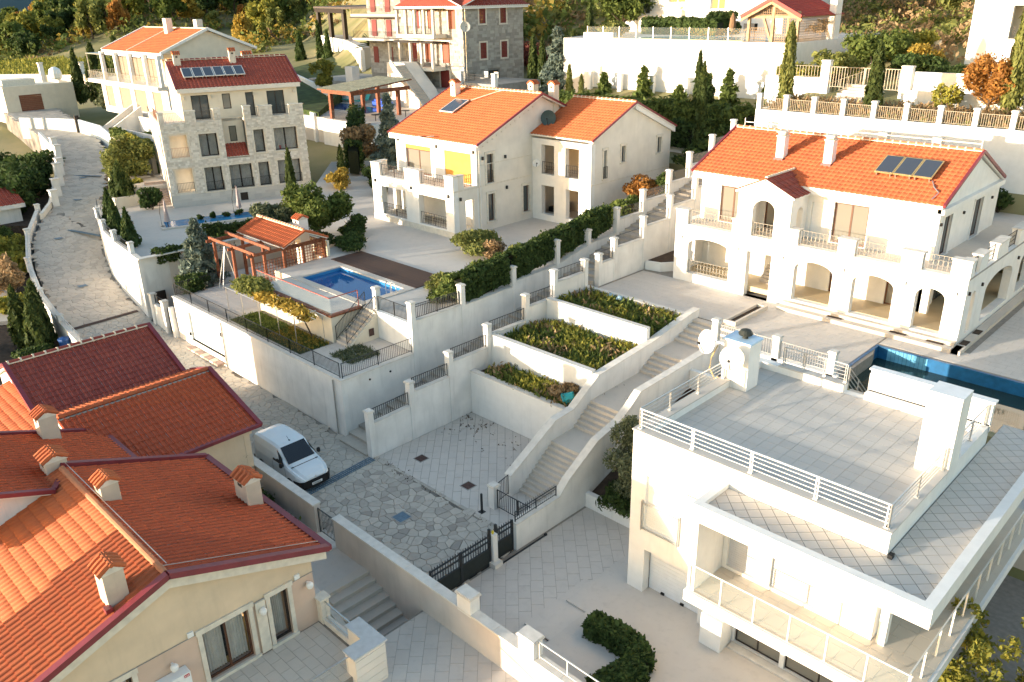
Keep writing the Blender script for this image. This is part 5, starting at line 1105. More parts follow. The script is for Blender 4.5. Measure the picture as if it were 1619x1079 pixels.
for a in (-54.2, -49.2): window(cv, 'y', YM_, -1, a, a+1.6, 5.6, 7.7, 2, BROWN, GLASSL, .15, .09, name='porch_door')
window(cv, 'x', XG, 1, 43.35, 44.05, 8.75, 10.95, 1, BROWN, GLASS, .15, .08, trim=STONEW); railing(cv, (XG-.04, 43.36, 8.8), (XG-.04, 44.04, 8.8), .85, .14, IRS, 'window_railing', bar=.016, scroll=True)
for a in (43.4, 47.3): window(cv, 'x', XG, 1, a, a+.7, 5.75, 7.9, 1, BROWN, GLASS, .15, .08, trim=STONEW, name='side_door')
slope(cv, (-56.0, 42.1, zC2(42.1)), (1, 0, 0), (0, 1, kc), 10.65, 7.2*sc_, TILE, .30, .36, 0); slope(cv, (-56.0, 56.5, zC2(42.1)), (1, 0, 0), (0, -1, kc), 10.65, 7.2*sc_, TILE, .30, .36, 0)
ridge_tiles(cv, (-55.9, 49.3, zC2(49.3)+.08), (-45.45, 49.3, zC2(49.3)+.08), RIDGE, .12, .42)
for x in (-45.33, -56.03):
    for y in (42.05, 56.55): flashing(cv, (x, y, zC2(42.05)+.03), (x, 49.3, zC2(49.3)+.03), .12, .14)
m_ = MB(); m_.box(-55.95, -45.45, 42.06, 42.28, 11.4, 11.72); m_.build('eave_cornice', WHITE, cv)
m_ = MB(); m_.box(XG+.001, XG+.03, 39.9, 48.3, 8.58, 8.68); m_.box(XG+.001, XG+.03, 42.4, 48.3, 10.2, 10.26); m_.build('string_course', STONEW, cv)
m_ = MB(); m_.tube([(XG+.06, 42.5, 5.2), (XG+.06, 42.5, 11.4)], .05, 8); m_.build('downpipe', CREAM2, cv)
m_ = MB()
for k in range(12): y = 43+k*.5; m_.box(XG+.01, XG+.07, y-.04, y+.04, zC2(y)-.62, zC2(y)-.54)
m_.build('verge_studs', STONEW, cv, kind='stuff')
for y, z in ((42.9, 10.6), (45.3, 10.4), (40.5, 7.9), (45.4, 8.0)): m_ = MB(); m_.box(XG+.01, XG+.16, y-.06, y+.06, z, z+.25); m_.build('wall_lamp', IRON, cv)
for x, z, y in ((-55.0, 11.2, YM_), (-50.2, 11.1, YM_), (-45.95, 11.1, YM_), (-55.2, 8.2, YB_), (-50.6, 8.2, YB_), (-46.2, 8.15, YB_)): m_ = MB(); m_.box(x-.06, x+.06, y-.14, y-.001, z, z+.25); m_.build('wall_lamp', IRON, cv)
for x, y in ((-54.25, 48.1), (-47.6, 50.6), (-45.9, 51.2)): chimney(cv, x, y, 13.2, 15.3 if y < 49 else 15.35, .6, .6, CREAM, ridge='y')
solar(cv, (-53.25, 45.4, zC2(45.4)), (1, 0, 0), Vector((0, 1, kc)).normalized(), 1.65, 2.0, CHROME)
m_ = MB(); m_.tube([(-51.4, 47.2, zC2(47.2)+.2), (-50.0, 48.9, zC2(48.9)+.1), (-49.6, 49.2, zC2(49.2)+.1)], .05, 6); m_.build('solar_pipe', MORTAR, cv)
m_ = MB(); m_.bar((-52.0, 42.0, 11.85), (-51.2, 41.6, 11.95), .12, .1); m_.bar((-51.1, 42.2, 11.9), (-50.2, 41.9, 12.05), .3, .06); m_.build('awning_arm', STEEL, cv)
# wing
W0, W1, WY, WB_ = XG, -39.6, 48.4, 58.7; kw = .435; sw_ = math.sqrt(1+kw*kw); zW = lambda y: 11.95+kw*(y-48.2)
m_ = MB(); wall(m_, 'y', WY, -1, .45, W0+.01, W1, 5.1, 11.6, [(-44.7, -43.35, 8.85, 11.15), (-42.2, -40.8, 8.85, 11.15), (-44.7, -43.35, 5.6, 7.95), (-42.1, -40.8, 5.6, 7.95)]); m_.build('wing_front', WHITE, cv)
m_ = MB(); wall(m_, 'x', W1, 1, .4, WY+.45, WB_, 4.2, 11.6, [(49.9, 50.2, 8.85, 11.0), (52.1, 52.55, 9.8, 11.05), (56.85, 57.35, 9.9, 11.15)]); m_.extr([(W1, WY, 11.6), (W1, WB_, 11.6), (W1, 53.45, zW(53.45)-.17)], (-.4, 0, 0)); m_.build('wing_gable', CREAM2, cv)
m_ = MB(); m_.box(W0+.02, W1-.4, WY+.45, 53, 8.55, 8.8); m_.box(W0+.02, W1-.4, WY+.45, 53, 5.2, 5.45); m_.build('wing_floors', PAVE, cv); m_ = MB(); m_.box(W0+.05, W1-.4, 51.2, 51.5, 5.45, 11.5); m_.build('wing_inner_wall', YELL, cv)
window(cv, 'y', 51.2, -1, -42.3, -41.2, 5.5, 7.6, 1, DKFR, GLASS, -.02, name='inner_door'); window(cv, 'y', 51.2, -1, -42.4, -41.0, 8.8, 11.0, 2, DKFR, GLASS, -.02, name='inner_door')
for a, b in ((-44.7, -43.35), (-42.2, -40.8)): railing(cv, (a, WY+.15, 8.85), (b, WY+.15, 8.85), .95, .18, IRS, 'wing_railing', bar=.018, scroll=True)
for (a, b, z0, z1) in ((49.9, 50.2, 8.85, 11.0), (52.1, 52.55, 9.8, 11.05), (56.85, 57.35, 9.9, 11.15)): window(cv, 'x', W1, 1, a, b, z0, z1, 1, DKFR, GLASS, .2, .06, trim=STONEW)
railing(cv, (W1+.05, 49.85, 8.85), (W1+.05, 50.3, 8.85), .9, .12, IRS, 'window_railing', bar=.016)
slope(cv, (W0+.02, 48.15, zW(48.15)), (1, 0, 0), (0, 1, kw), W1-W0+.28, 5.3*sw_, TILE, .30, .36, 0); slope(cv, (W0+.02, 58.95, zW(47.95)), (1, 0, 0), (0, -1, kw), W1-W0+.28, 5.5*sw_, TILE, .30, .36, 0)
ridge_tiles(cv, (W0+.05, 53.45, zW(53.45)+.08), (W1+.25, 53.45, zW(53.45)+.08), RIDGE, .11, .42)
flashing(cv, (W1+.33, 48.1, zW(48.1)+.02), (W1+.33, 53.45, zW(53.45)+.03), .1, .13); flashing(cv, (W1+.33, 59, zW(47.9)+.02), (W1+.33, 53.45, zW(53.45)+.03), .1, .13)
m_ = MB(); m_.extr([(W1+.03, 58.95, zW(47.95)-.16), (W1+.03, 53.45, zW(53.45)-.16), (W1+.03, 53.45, zW(53.45)-.5), (W1+.03, 58.95, zW(47.95)-.5)], (.22, 0, 0)); m_.build('verge_board', WHITE, cv)
m_ = MB(); m_.box(W1+.001, W1+.025, WY+.05, WB_, 8.5, 8.56); m_.build('wing_string_course', STONEW, cv)
dish(None, (-45.0, 49.6, 13.0), .62, (.55, -1, .2), mat('dark_teal_dish', (.05, .085, .09), .5, .05, 4), label='dark round satellite dish on the gable of the central villa')
dish(None, (-45.0, 48.1, 9.7), .3, (.9, -.6, .2), PLAST, label='small white dish in the corner of the central villa')
sf = thing('garden_sofa', 'dark wicker sofa under the wing of the central villa', 'sofa', (-44, 50, 5.45))
m_ = MB(); m_.box(-45.2, -43.6, 49.8, 50.5, 5.46, 5.85); m_.build('seat', BLACK, sf); m_ = MB(); m_.box(-45.2, -43.6, 50.5, 50.7, 5.46, 6.3); m_.build('backrest', BLACK, sf)
# ================================================================ pergola pavilion with tiled roof beside the pool
pv = thing('pergola_pavilion', 'red brown timber pergola with small orange tiled roof and lattice walls', 'pergola', (-52, 27, 4))
for (x, y, zb, zt) in ((-54.9, 25.25, 3.4, 6.6), (-51.8, 25.05, 3.4, 6.6), (-49.2, 25.05, 4.0, 6.6), (-54.9, 27.4, 3.4, 6.5), (-49.2, 27.4, 4.0, 6.5), (-49.2, 28.9, 4.0, 6.5), (-49.2, 30.6, 4.0, 6.5), (-54.9, 30.6, 3.4, 6.5), (-51.8, 27.3, 3.4, 6.5)):
    m_ = MB(); m_.box(x-.09, x+.09, y-.09, y+.09, zb, zt); m_.build('post', WOOD, pv)
for (p, q) in (((-55.3, 25.1, 6.6), (-48.9, 25.1, 6.6)), ((-55.3, 26.4, 6.72), (-48.9, 26.3, 6.72)), ((-54.9, 24.7, 6.45), (-54.9, 30.9, 6.45)), ((-51.8, 24.7, 6.45), (-51.8, 27.6, 6.45)), ((-49.2, 24.7, 6.45), (-49.2, 30.9, 6.45)), ((-55, 27.4, 6.5), (-49, 27.4, 6.5)), ((-49.2, 30.6, 6.4), (-49.2, 27.4, 6.4))):
    m_ = MB(); m_.bar(p, q, .12, .2); m_.build('beam', WOOD, pv)
def lattice(parent, ax, pos, u0, u1, z0, z1, g=.2, m=None, name='lattice_panel'):
    b = MB(); n = int((u1-u0)/g); k = int((z1-z0)/g)
    for i in range(n+1): u = u0+(u1-u0)*i/n; abox(b, ax, u-.018, u+.018, pos-.012, pos+.012, z0, z1)
    for j in range(k+1): z = z0+(z1-z0)*j/k; abox(b, ax, u0, u1, pos+.013, pos+.03, z-.018, z+.018)
    b.build(name, m or WOOD, parent, kind='stuff')
lattice(pv, 'x', -49.2, 27.5, 28.8, 4.1, 6.3); lattice(pv, 'x', -49.2, 29.0, 30.5, 4.1, 6.3); lattice(pv, 'x', -49.2, 25.15, 27.3, 4.1, 5.9); lattice(pv, 'y', 30.6, -54.8, -49.3, 4.0, 6.3)
m_ = MB(); m_.box(-55, -49.3, 30.9, 31.1, 4, 6.2); m_.build('back_wall', CREAM, pv)
kg = .44; sg_ = math.sqrt(1+kg*kg); zg = lambda y: 6.62+kg*(y-27.2)
slope(pv, (-55.2, 27.2, 6.62), (1, 0, 0), (0, 1, kg), 6.3, 1.8*sg_, TILE, .26, .34, 150); slope(pv, (-55.2, 30.8, 6.62), (1, 0, 0), (0, -1, kg), 6.3, 1.8*sg_, TILE, .26, .34, 0)
ridge_tiles(pv, (-55.1, 29, zg(29)+.08), (-48.95, 29, zg(29)+.08), RIDGE, .1, .34)
flashing(pv, (-48.85, 27.2, 6.62), (-48.85, 29, zg(29)), .1, .12, TILE); flashing(pv, (-48.85, 30.8, 6.62), (-48.85, 29, zg(29)), .1, .12, TILE)
bc = thing('barbecue_chimney', 'white chimney with orange tile cap behind the pergola roof', 'chimney', (-50.8, 29.9, 4)); chimney(bc, -50.8, 29.9, 4, 7.75, .75, .75, WHITE)
pv2 = thing('swing_stand', 'thin white swing frame beside the red brown pergola', 'swing', (-53, 24.6, 3.4))
m_ = MB()
for (p, q) in (((-53.6, 24.5, 3.4), (-53.3, 25.2, 6.3)), ((-53.0, 24.5, 3.4), (-53.25, 25.2, 6.3)), ((-53.6, 25.9, 3.4), (-53.3, 25.2, 6.3))): m_.tube([p, q], .025, 6)
m_.build('frame', CHROME, pv2)
# trellis for the vine over the lawn
tl = thing('vine_trellis', 'thin grey metal trellis carrying the yellow vine over the lawn', 'trellis', (-44, 23, 3.4))
for x in (-48.5, -46.6, -44.5, -42.3, -40.4):
    m_ = MB(); m_.tube([(x, 22.6, 3.4), (x, 22.6, 5.05)], .025, 6); m_.build('post', STEEL, tl); m_ = MB(); m_.tube([(x, 22.6, 5.05), (x, 24.1, 5.1)], .02, 6); m_.build('cross_bar', STEEL, tl)
m_ = MB()
for y in (22.6, 23.3, 24.0): m_.tube([(-48.6, y, 5.06), (-39.2, y, 5.06)], .018, 5)
m_.tube([(-39.3, 23.8, 3.4), (-39.3, 23.8, 5.05)], .025, 6); m_.build('long_bars', STEEL, tl)
# ================================================================ stone faced apartment house (upper left)
def stone_face(parent, ax, pos, out, u0, u1, z0, z1, ops, su, sz, m, prot=.03, gap=.012, name='facing_stones', rough=True):
    """courses of separate facing stones, left out where the openings are"""
    b = MB(); z = z0
    while z < z1-.02:
        h = min(sz*random.uniform(.75, 1.3), z1-z)
        if z1-z-h < sz*.4: h = z1-z
        u = u0
        while u < u1-.02:
            l = min(su*random.uniform(.6, 1.5), u1-u)
            if u1-u-l < su*.3: l = u1-u
            segs = [(u, u+l)]
            for o in ops:
                if o[2] < z+h*.5 < o[3]:
                    ns = []
                    for a, c in segs:
                        if o[1] <= a or o[0] >= c: ns.append((a, c))
                        else:
                            if a < o[0]: ns.append((a, o[0]))
                            if c > o[1]: ns.append((o[1], c))
                    segs = ns
            for a, c in segs:
                if c-a < .05: continue
                p = prot*(random.uniform(.3, 1.6) if rough else 1); b.tint = random.random()
                abox(b, ax, a+gap/2, c-gap/2, pos, pos+out*p, z+gap/2, z+h-gap/2)
            u += l
        z += h
    return b.build(name, m, parent, kind='stuff')
ap = thing('stone_apartment_house', 'tall apartment house faced in rough white stone with red roof and solar panels', 'house', (-74.4, 31.0, 0), math.radians(71.5))
O1 = [(.6, 2.1, 5.9, 8.05), (3.15, 4.7, 5.8, 8.0), (5.35, 7.4, 5.8, 8.0), (8.0, 9.0, 5.8, 8.0), (9.8, 11.95, 5.8, 8.0)]
O2 = [(.6, 2.1, 9.05, 11.05), (3.12, 4.7, 8.98, 11.0), (7.95, 8.9, 8.93, 11.0), (9.8, 11.95, 8.93, 11.0)]
O3 = [(5.3, 7.32, 8.6, 12.1)]
m_ = MB(); wall(m_, 'y', 0, -1, .45, 0, 12.75, 3.6, 12.1, O1+O2+O3+[(6.0, 6.7, 4.5, 5.42)]); m_.build('front_wall', STONEW, ap)
stone_face(ap, 'y', 0, -1, 0, 12.75, 5.75, 12.1, [(a-.16, b+.16, c-.14, d+.14) for a, b, c, d in O1+O2]+O3, .26, .17, STN_W, .06)
stone_face(ap, 'y', 0, -1, 0, 12.75, 3.6, 5.72, [(6.0, 6.7, 4.5, 5.42)], .7, .28, STN_L, .02, rough=False)
m_ = MB(); m_.box(6.0, 6.7, .1, .15, 4.5, 5.42); m_.build('cellar_door', DKFR, ap)
m_ = MB(); wall(m_, 'x', 0, -1, .4, .45, 11, 3.6, 12.1, [(.8, 2.2, 9.05, 11.0), (.8, 2.2, 5.9, 8.0)]); m_.build('left_wall', STONEW, ap); m_ = MB(); wall(m_, 'x', 12.75, 1, .4, .45, 11, 3.6, 12.1); m_.build('right_wall', STONEW, ap); stone_face(ap, 'x', 12.75, 1, .05, 11, 4.6, 12.1, [], .26, .2, STN_W, .05)
m_ = MB(); m_.box(.4, 5.3, .45, 11, 11.8, 12.06); m_.box(7.32, 12.35, .45, 11, 11.8, 12.06); m_.box(5.3, 7.32, 1.2, 11, 11.8, 12.06); m_.box(.4, 12.35, .45, 11, 8.3, 8.6); m_.box(.4, 12.35, .45, 11, 5.4, 5.75); m_.build('floors', STONEW, ap)
m_ = MB(); wall(m_, 'y', 1.2, -1, .2, 5.3, 7.32, 8.6, 12.1, [(6.0, 6.65, 9.95, 11.35)]); m_.build('recess_wall', CREAM, ap); window(ap, 'y', 1.2, -1, 6.0, 6.65, 9.95, 11.35, 1, DKFR, GLASSL, .05)
m_ = MB(); m_.box(2.3, 2.5, .5, 11, 5.75, 11.8); m_.box(.4, 12.3, 2.4, 2.6, 5.75, 11.8); m_.build('inner_walls', CREAM2, ap)
ks = .9; slope(ap, (5.32, .05, 8.75), (1, 0, 0), (0, 1, ks), 1.98, 1.55, TILED, .28, .34, 0)
for o in O1[1:]+O2[1:]:
    window(ap, 'y', 0, -1, o[0], o[1], o[2], o[3], 1 if o[1]-o[0] < 1.2 else 2, DKFR, GLASST, .3, .07, curtain=MATS['grey_curtain'], trim=STONEW, name='french_window')
    if o[2] < 6: railing(ap, (o[0], -.05, o[2]+.02), (o[1], -.05, o[2]+.02), .85, .14, IRON, 'window_railing', bar=.014)
PINKI = mat('pinkish_rail', (.45, .25, .18), .5, .1, 8)
railing(ap, (.62, .1, 9.07), (2.08, .1, 9.07), .85, .13, PINKI, 'balcony_railing', bar=.018); railing(ap, (.62, .1, 5.92), (2.08, .1, 5.92), .85, .13, IRON, 'balcony_railing', bar=.018)
for (a, b, zt) in ((-.02, .44, 13), (2.2, 3.12, 13), (4.68, 5.3, 13.05), (7.32, 7.95, 13.1), (8.7, 9.9, 13), (11.5, 12.77, 12.95)):
    m_ = MB(); m_.box(a, b, 0, .45, 12.1, zt); p_ = m_.build('parapet_block', STONEW, ap); stone_face(ap, 'y', 0, -1, a, b, 12.1, zt, [], .26, .17, STN_W, .06); m_ = MB(); m_.box(a-.05, b+.05, -.08, .5, zt, zt+.08); m_.build('block_cap', STONEW, p_)
railing(ap, (.44, .2, 12.1), (2.2, .2, 12.1), .85, .13, PINKI, 'terrace_railing', bar=.018); railing(ap, (.1, .5, 12.1), (.1, 6, 12.1), .9, .13, PINKI, 'terrace_railing', bar=.018)
for (a, b) in ((3.12, 4.68), (7.95, 8.7), (9.9, 11.5)): railing(ap, (a, .2, 12.1), (b, .2, 12.1), .85, .13, IRON, 'terrace_railing', bar=.016)
O4 = [(3.15, 4.65, 12.08, 14.2), (5.87, 6.6, 12.85, 14.2), (7.95, 8.7, 12.08, 14.2), (9.9, 11.5, 12.08, 14.2)]
m_ = MB(); wall(m_, 'y', 1.6, -1, .3, 2.3, 12.75, 12.05, 14.75, O4); wall(m_, 'x', 2.3, -1, .3, 1.9, 11, 12.05, 14.75); wall(m_, 'x', 12.75, 1, .3, 1.9, 11, 12.05, 14.75); m_.build('upper_walls', CREAM, ap)
for k, o in enumerate(O4): window(ap, 'y', 1.6, -1, *o, 1 if o[1]-o[0] < 1 else 2, DKFR, GLASS if k != 1 else GLASSL, .1, .07, name='upper_window')
kt = .42; stp = math.sqrt(1+kt*kt); zt_ = lambda y: 14.85+kt*(y-1.25)
slope(ap, (2.0, 1.25, 14.85), (1, 0, 0), (0, 1, kt), 11.1, 5.0*stp, TILED, .34, .42, 0); slope(ap, (2.0, 11.25, 14.85), (1, 0, 0), (0, -1, kt), 11.1, 5.0*stp, TILED, .34, .42, 0)
ridge_tiles(ap, (2.1, 6.25, zt_(6.25)+.08), (13.0, 6.25, zt_(6.25)+.08), TILED, .12, .5)
for x in (2.0, 13.1):
    flashing(ap, (x, 1.2, 14.87), (x, 6.25, zt_(6.25)), .12, .14); m_ = MB(); m_.extr([(x-.1 if x > 5 else x+.25, 1.6, 14.6), (x-.1 if x > 5 else x+.25, 11, 14.6), (x-.1 if x > 5 else x+.25, 6.25, zt_(6.25)-.17)], (-.2, 0, 0)); m_.build('gable', CREAM, ap)
m_ = MB(); m_.box(2.05, 13.05, 1.28, 1.5, 14.45, 14.74); m_.build('eave_cornice', CREAM2, ap)
for k in range(6): solar(ap, (2.95+k*.92, 2.7, zt_(2.7)), (1, 0, 0), Vector((0, 1, kt)).normalized(), .86, 1.75, CHROME, lift=.25)
chimney(ap, 2.9, 5.6, 16.3, 17.5, .6, .6, STONEW); chimney(ap, 7.9, 5.6, 16.3, 17.6, .55, .6, STONEW); chimney(ap, 9.4, 6.5, 16.6, 17.2, .9, .5, STONEW)
for x in (2.6, 5.0, 8.7, 12.4): m_ = MB(); m_.box(x-.06, x+.06, 1.45, 1.6, 13.9, 14.15); m_.build('wall_lamp', STEEL, ap)
lg = thing('red_lounger', 'red cushioned chair behind a window of the stone apartment house', 'chair', (-71.9, 41.2, 8.7)); m_ = MB(); m_.box(-72.2, -71.6, 40.9, 41.6, 8.7, 9.3); m_.build('cushion', mat('red_cloth', (.55, .05, .04), .8, .05, 5), lg); m_ = MB(); m_.box(-72.4, -72.2, 40.9, 41.6, 8.9, 9.8); m_.build('back', MATS['red_cloth'], lg)
# pool in front
apool = thing('narrow_pool', 'narrow bright blue pool below the stone apartment house', 'swimming pool', (-74.4, 31.0, 0), math.radians(71.5))
m_ = MB(); m_.box(-1.8, 7.4, -7.9, -7.5, 3.9, 4.72); m_.box(-1.8, 7.4, -5.0, -4.6, 4.4, 4.66); m_.box(-1.8, -1.4, -7.5, -5, 4.4, 4.66); m_.build('pool_kerb', PAVE, apool); m_ = MB(); m_.box(-1.4, 7.4, -7.5, -5, 4.3, 4.64); m_.build('water', mat('bright_blue_water', (.03, .20, .42), .1, .1, 2, .1, 4, spec=.5), apool)
for (x, y, lb) in ((-1.2, -7.0, 'left folded greyish pink parasol by the narrow bright pool'), (5.0, -5.0, 'right folded greyish pink parasol by the narrow bright pool')):
    c, s = math.cos(math.radians(71.5)), math.sin(math.radians(71.5)); X, Y = -74.4+x*c-y*s, 31+x*s+y*c
    t = thing('folded_parasol', lb, 'parasol', (X, Y, 4.6)); m_ = MB(); m_.lathe((X, Y, 5.1), [(.22, 0), (.2, .3), (.13, .9), (.1, 1.4), (.03, 1.9)], 9); m_.build('folded_cloth', mat('greyish_pink_cloth', (.42, .34, .33), .9, .1, 4), t); m_ = MB(); m_.tube([(X, Y, 4.6), (X, Y, 7.1)], .03, 6); m_.tube([(X, Y, 7.1), (X-.4, Y-.2, 6.6), (X-.55, Y-.3, 5.8), (X-.5, Y-.3, 4.6)], .03, 6); m_.box(X-.6, X-.3, Y-.4, Y-.1, 4.6, 4.68); m_.build('stand', DKFR, t)
# curved wall along the road
cw = thing('curved_road_wall', 'curved sunlit white wall with iron panels beside the upper road', 'wall', (-68, 22, 2))
CWP = [(-58.6, 21.15), (-60.2, 21.35), (-64.4, 21.8), (-68.2, 22.45), (-72.6, 23.65), (-77.2, 25.25)]
for i, (p, q) in enumerate(zip(CWP, CWP[1:])):
    m_ = MB(); d = Vector((q[0]-p[0], q[1]-p[1], 0)); n = Vector((-d.y, d.x, 0)).normalized()*-.28; zt = 5.25+.05*i
    m_.extr([(*p, 0.2), (*q, .4+i*.5), (*q, zt), (*p, zt)], n); m_.build('wall_section', WHITE2, cw)
    m_ = MB(); m_.obox(Vector((*p, zt))-n*.15, d, n*1.3, (0, 0, .06)); m_.build('wall_coping', CAP, cw)
    if i: k = MB(); railing(cw, (p[0]-n.x*-.5, p[1]+n.y*.5, zt+.05), (q[0]-n.x*-.5, q[1]+n.y*.5, zt+.05), .6, .2, IRON, 'railing', bar=.016); pillar(cw, p[0]-.16, p[0]+.16, p[1]-.05, p[1]+.27, zt, zt+.75)
m_ = MB(); m_.extr([(-58.6, 21.2, 0), (-58.3, 29, 0), (-58.3, 29, 5.2), (-58.6, 21.2, 5.25)], (-.3, 0, 0)); m_.build('end_wall', WHITE2, cw); m_ = MB(); m_.extr([(-58.68, 21.1, 5.25), (-58.2, 21.1, 5.25), (-57.9, 29, 5.2), (-58.4, 29, 5.2)], (0, 0, .07)); m_.build('end_coping', CAP, cw)
m_ = MB(); m_.box(-58.52, -58.36, 21.75, 22.6, .5, 2.6) ; m_.build('brown_door', DKFR, cw)
# planters and stairs beside the apartment house
for (x, y, z0, z1, w_, lb) in ((-79.5, 28.6, 3, 5.6, 2.6, 'cream square planter holding a dark cypress bush at the road'), (-84.5, 31.6, 3.6, 6.1, 3.4, 'large cream planter under the tall wispy shrub')):
    t = thing('stone_planter', lb, 'planter', (x, y, z0)); m_ = MB(); m_.box(x-w_/2, x+w_/2, y-w_/2, y-w_/2+.25, z0, z1); m_.box(x-w_/2, x+w_/2, y+w_/2-.25, y+w_/2, z0, z1); m_.box(x-w_/2, x-w_/2+.25, y-w_/2+.25, y+w_/2-.25, z0, z1); m_.box(x+w_/2-.25, x+w_/2, y-w_/2+.25, y+w_/2-.25, z0, z1); m_.build('walls', CREAM, t); m_ = MB(); m_.box(x-w_/2+.25, x+w_/2-.25, y-w_/2+.25, y+w_/2-.25, z0, z1-.15); m_.build('soil', SOIL, t)
a_st = thing('apartment_steps', 'pinkish stone steps left of the stone apartment house', 'staircase', (-78, 31, 4.6)); c, s = math.cos(math.radians(161.5)), math.sin(math.radians(161.5))
for k in range(10):
    m_ = MB(); o = Vector((-77.6+k*.32*c+.9, 29.8+k*.32*s, 4.4)); m_.obox(o, Vector((.32*c, .32*s, 0)), Vector((.317*2.1, .948*2.1, 0)), (0, 0, .38+k*.17)); m_.build('step', mat('pinkish_step', (.52, .40, .33), .85, .1, 3, .1, 40), a_st)
slab('upper_walk', [(-79, 29.5), (-76, 38), (-88, 42), (-93, 34)], 6.1, 3, PAVEP)
# ================================================================ concrete walls, upper left house, garage and gate
cwl = thing('concrete_retaining_wall', 'plain beige retaining wall between the road and the stone apartment house', 'wall', (-98, 39, 5))
m_ = MB(); m_.extr([(-108, 38.6, 4), (-86.5, 34.0, 4), (-85, 37, 6.0), (-84, 40, 8.2), (-108, 40.5, 7.2)] if False else [(-108, 38.6, 3), (-84, 33.6, 3), (-84, 33.6, 8.0), (-108, 38.6, 7.2)], (.1, .4, 0)); m_.build('wall_face', mat('beige_concrete', (.50, .44, .36), .9, .07, .6, .1, 30, stain=.3), cwl)
slab('upper_lawn_terrace', [(-108, 38.8), (-84, 34), (-80, 42), (-106, 45)], lambda x, y: 7.1, 3, LAWN)
w2 = thing('white_terrace_wall', 'white wall of the sunken lawn below the house with beige shutters', 'wall', (-100, 42.5, 7))
m_ = MB(); m_.box(-108, -88, 42.6, 42.9, 6, 8.9); m_.box(-107, -88, 39.6, 39.85, 6, 7.9); m_.build('wall_face', WHITE2, w2)
us = thing('upper_house_steps', 'stone steps with side walls climbing to the house with beige shutters', 'staircase', (-109, 40, 6.6)); steps('', '', 'y', 38.8, 43.4, -111.2, -108.8, 6.6, 9.2, 12, PAVE, us)
for x in (-111.4, -108.8): profwall('', '', x, x+.25, [(38.6, 7.3), (43.4, 10.0)], 6, WHITE2, parent=us)
gwl = thing('gate_wall', 'pale blue white gate wall closing the top end of the road', 'wall', (-115, 38, 6))
pts = [(-105.0, 37.9, 5.4, 7.3), (-110.5, 38.6, 5.9, 8.0), (-116.5, 38.2, 6.3, 8.3), (-120.5, 36.6, 6.5, 8.3), (-124.5, 33.6, 6.7, 8.4)]
for i, ((xa, ya, za, ta), (xb, yb, zb, tb_)) in enumerate(zip(pts, pts[1:])):
    m_ = MB(); m_.extr([(xa, ya, za-1), (xb, yb, zb-1), (xb, yb, tb_), (xa, ya, ta)], (-.1, .25, 0)); m_.build('wall_section' if i < 3 else 'gate_panel', mat('pale_blue_white_render', (.66, .70, .70), .8, .04, 1.5, .1, 40, stain=.2), gwl)
m_ = MB(); m_.box(-116.9, -116.6, 37.9, 38.4, 6, 8.8); m_.box(-116.9, -115.5, 37.8, 38.0, 6.2, 6.35); m_.build('gate_post', DKFR, gwl)
for k in range(2): m_ = MB(); t_ = .3+.35*k; m_.box(-120.5-4*t_-.1, -120.5-4*t_+.1, 36.4-3*t_, 36.6-3*t_, 6.5, 8.4); m_.build('gate_upright', STEEL, gwl)
ga = thing('flat_garage', 'flat roofed pale garage with brown slatted door at the top of the road', 'garage', (-142, 40, 7.4))
m_ = MB(); wall(m_, 'x', -139, 1, .3, 36.3, 46, 6, 11.2, [(38.2, 41.3, 7.4, 9.9)]); m_.build('front_wall', CREAM, ga); m_ = MB(); m_.box(-148, -139.3, 36.3, 36.6, 6, 11.2); m_.box(-148, -139.3, 45.7, 46, 6, 11.2); m_.box(-148, -139.3, 36.6, 45.7, 10.6, 10.8); m_.build('side_walls_and_roof', CREAM, ga)
m_ = MB(); m_.box(-146, -143, 37.5, 42, 10.8, 11.8); m_.build('roof_hatch', STONEW, ga)
g = MB()
for k in range(10): g.box(-139.2, -139.1, 38.2, 41.3, 7.4+k*.25, 7.4+k*.25+.235)
g.build('slatted_door', mat('brown_door_slats', (.20, .07, .04), .5, .1, 4), ga)
th_ = thing('shuttered_house', 'white house with beige shutters, glass veranda and tiled roof at the upper left', 'house', (-112, 48, 9.2))
SHUT = mat('beige_shutter', (.27, .22, .165), .7, .05, 1.5, .1, 12)
YT = 44.0; kq = .40; sq = math.sqrt(1+kq*kq); zq = lambda y: 16.6+kq*(y-43.8)
m_ = MB(); wall(m_, 'y', YT, -1, .4, -122, -101.5, 8.4, 12.35, [(-120.8, -118.2, 9.2, 11.9), (-116.2, -112.6, 9.2, 11.9), (-111.4, -107.8, 9.2, 11.9), (-106, -103.4, 9.2, 11.9)]); m_.build('lower_wall', WHITE, th_)
for a, b in ((-120.8, -118.2), (-116.2, -112.6), (-111.4, -107.8), (-106, -103.4)):
    g = MB()
    for k in range(14): g.box(a, b, YT+.1, YT+.14, 9.2+k*.193, 9.2+k*.193+.185)
    g.build('lower_shutter', SHUT, th_)
m_ = MB(); m_.box(-123.2, -101.3, YT-1.2, YT+12, 12.3, 12.75); m_.build('balcony_slab', WHITE, th_); m_ = MB(); m_.box(-122, -101.5, YT+.4, 56, 8.4, 12.3); m_.build('lower_block', CREAM, th_)
m_ = MB(); m_.box(-118, -101.0, YT+1.2, 55.5, 12.75, 16.4); m_.extr([(-101, 43.9, 16.4), (-101, 55.9, 16.4), (-101, 49.8, zq(49.8)-.2)], (-17, 0, 0)); m_.build('upper_block', CREAM, th_)
for x in (-118.0, -113.6, -109.2, -104.8, -101.0): m_ = MB(); m_.box(x-.25, x+.25, YT-.9, YT-.5, 12.75, 16.3); m_.build('column', WHITE, th_)
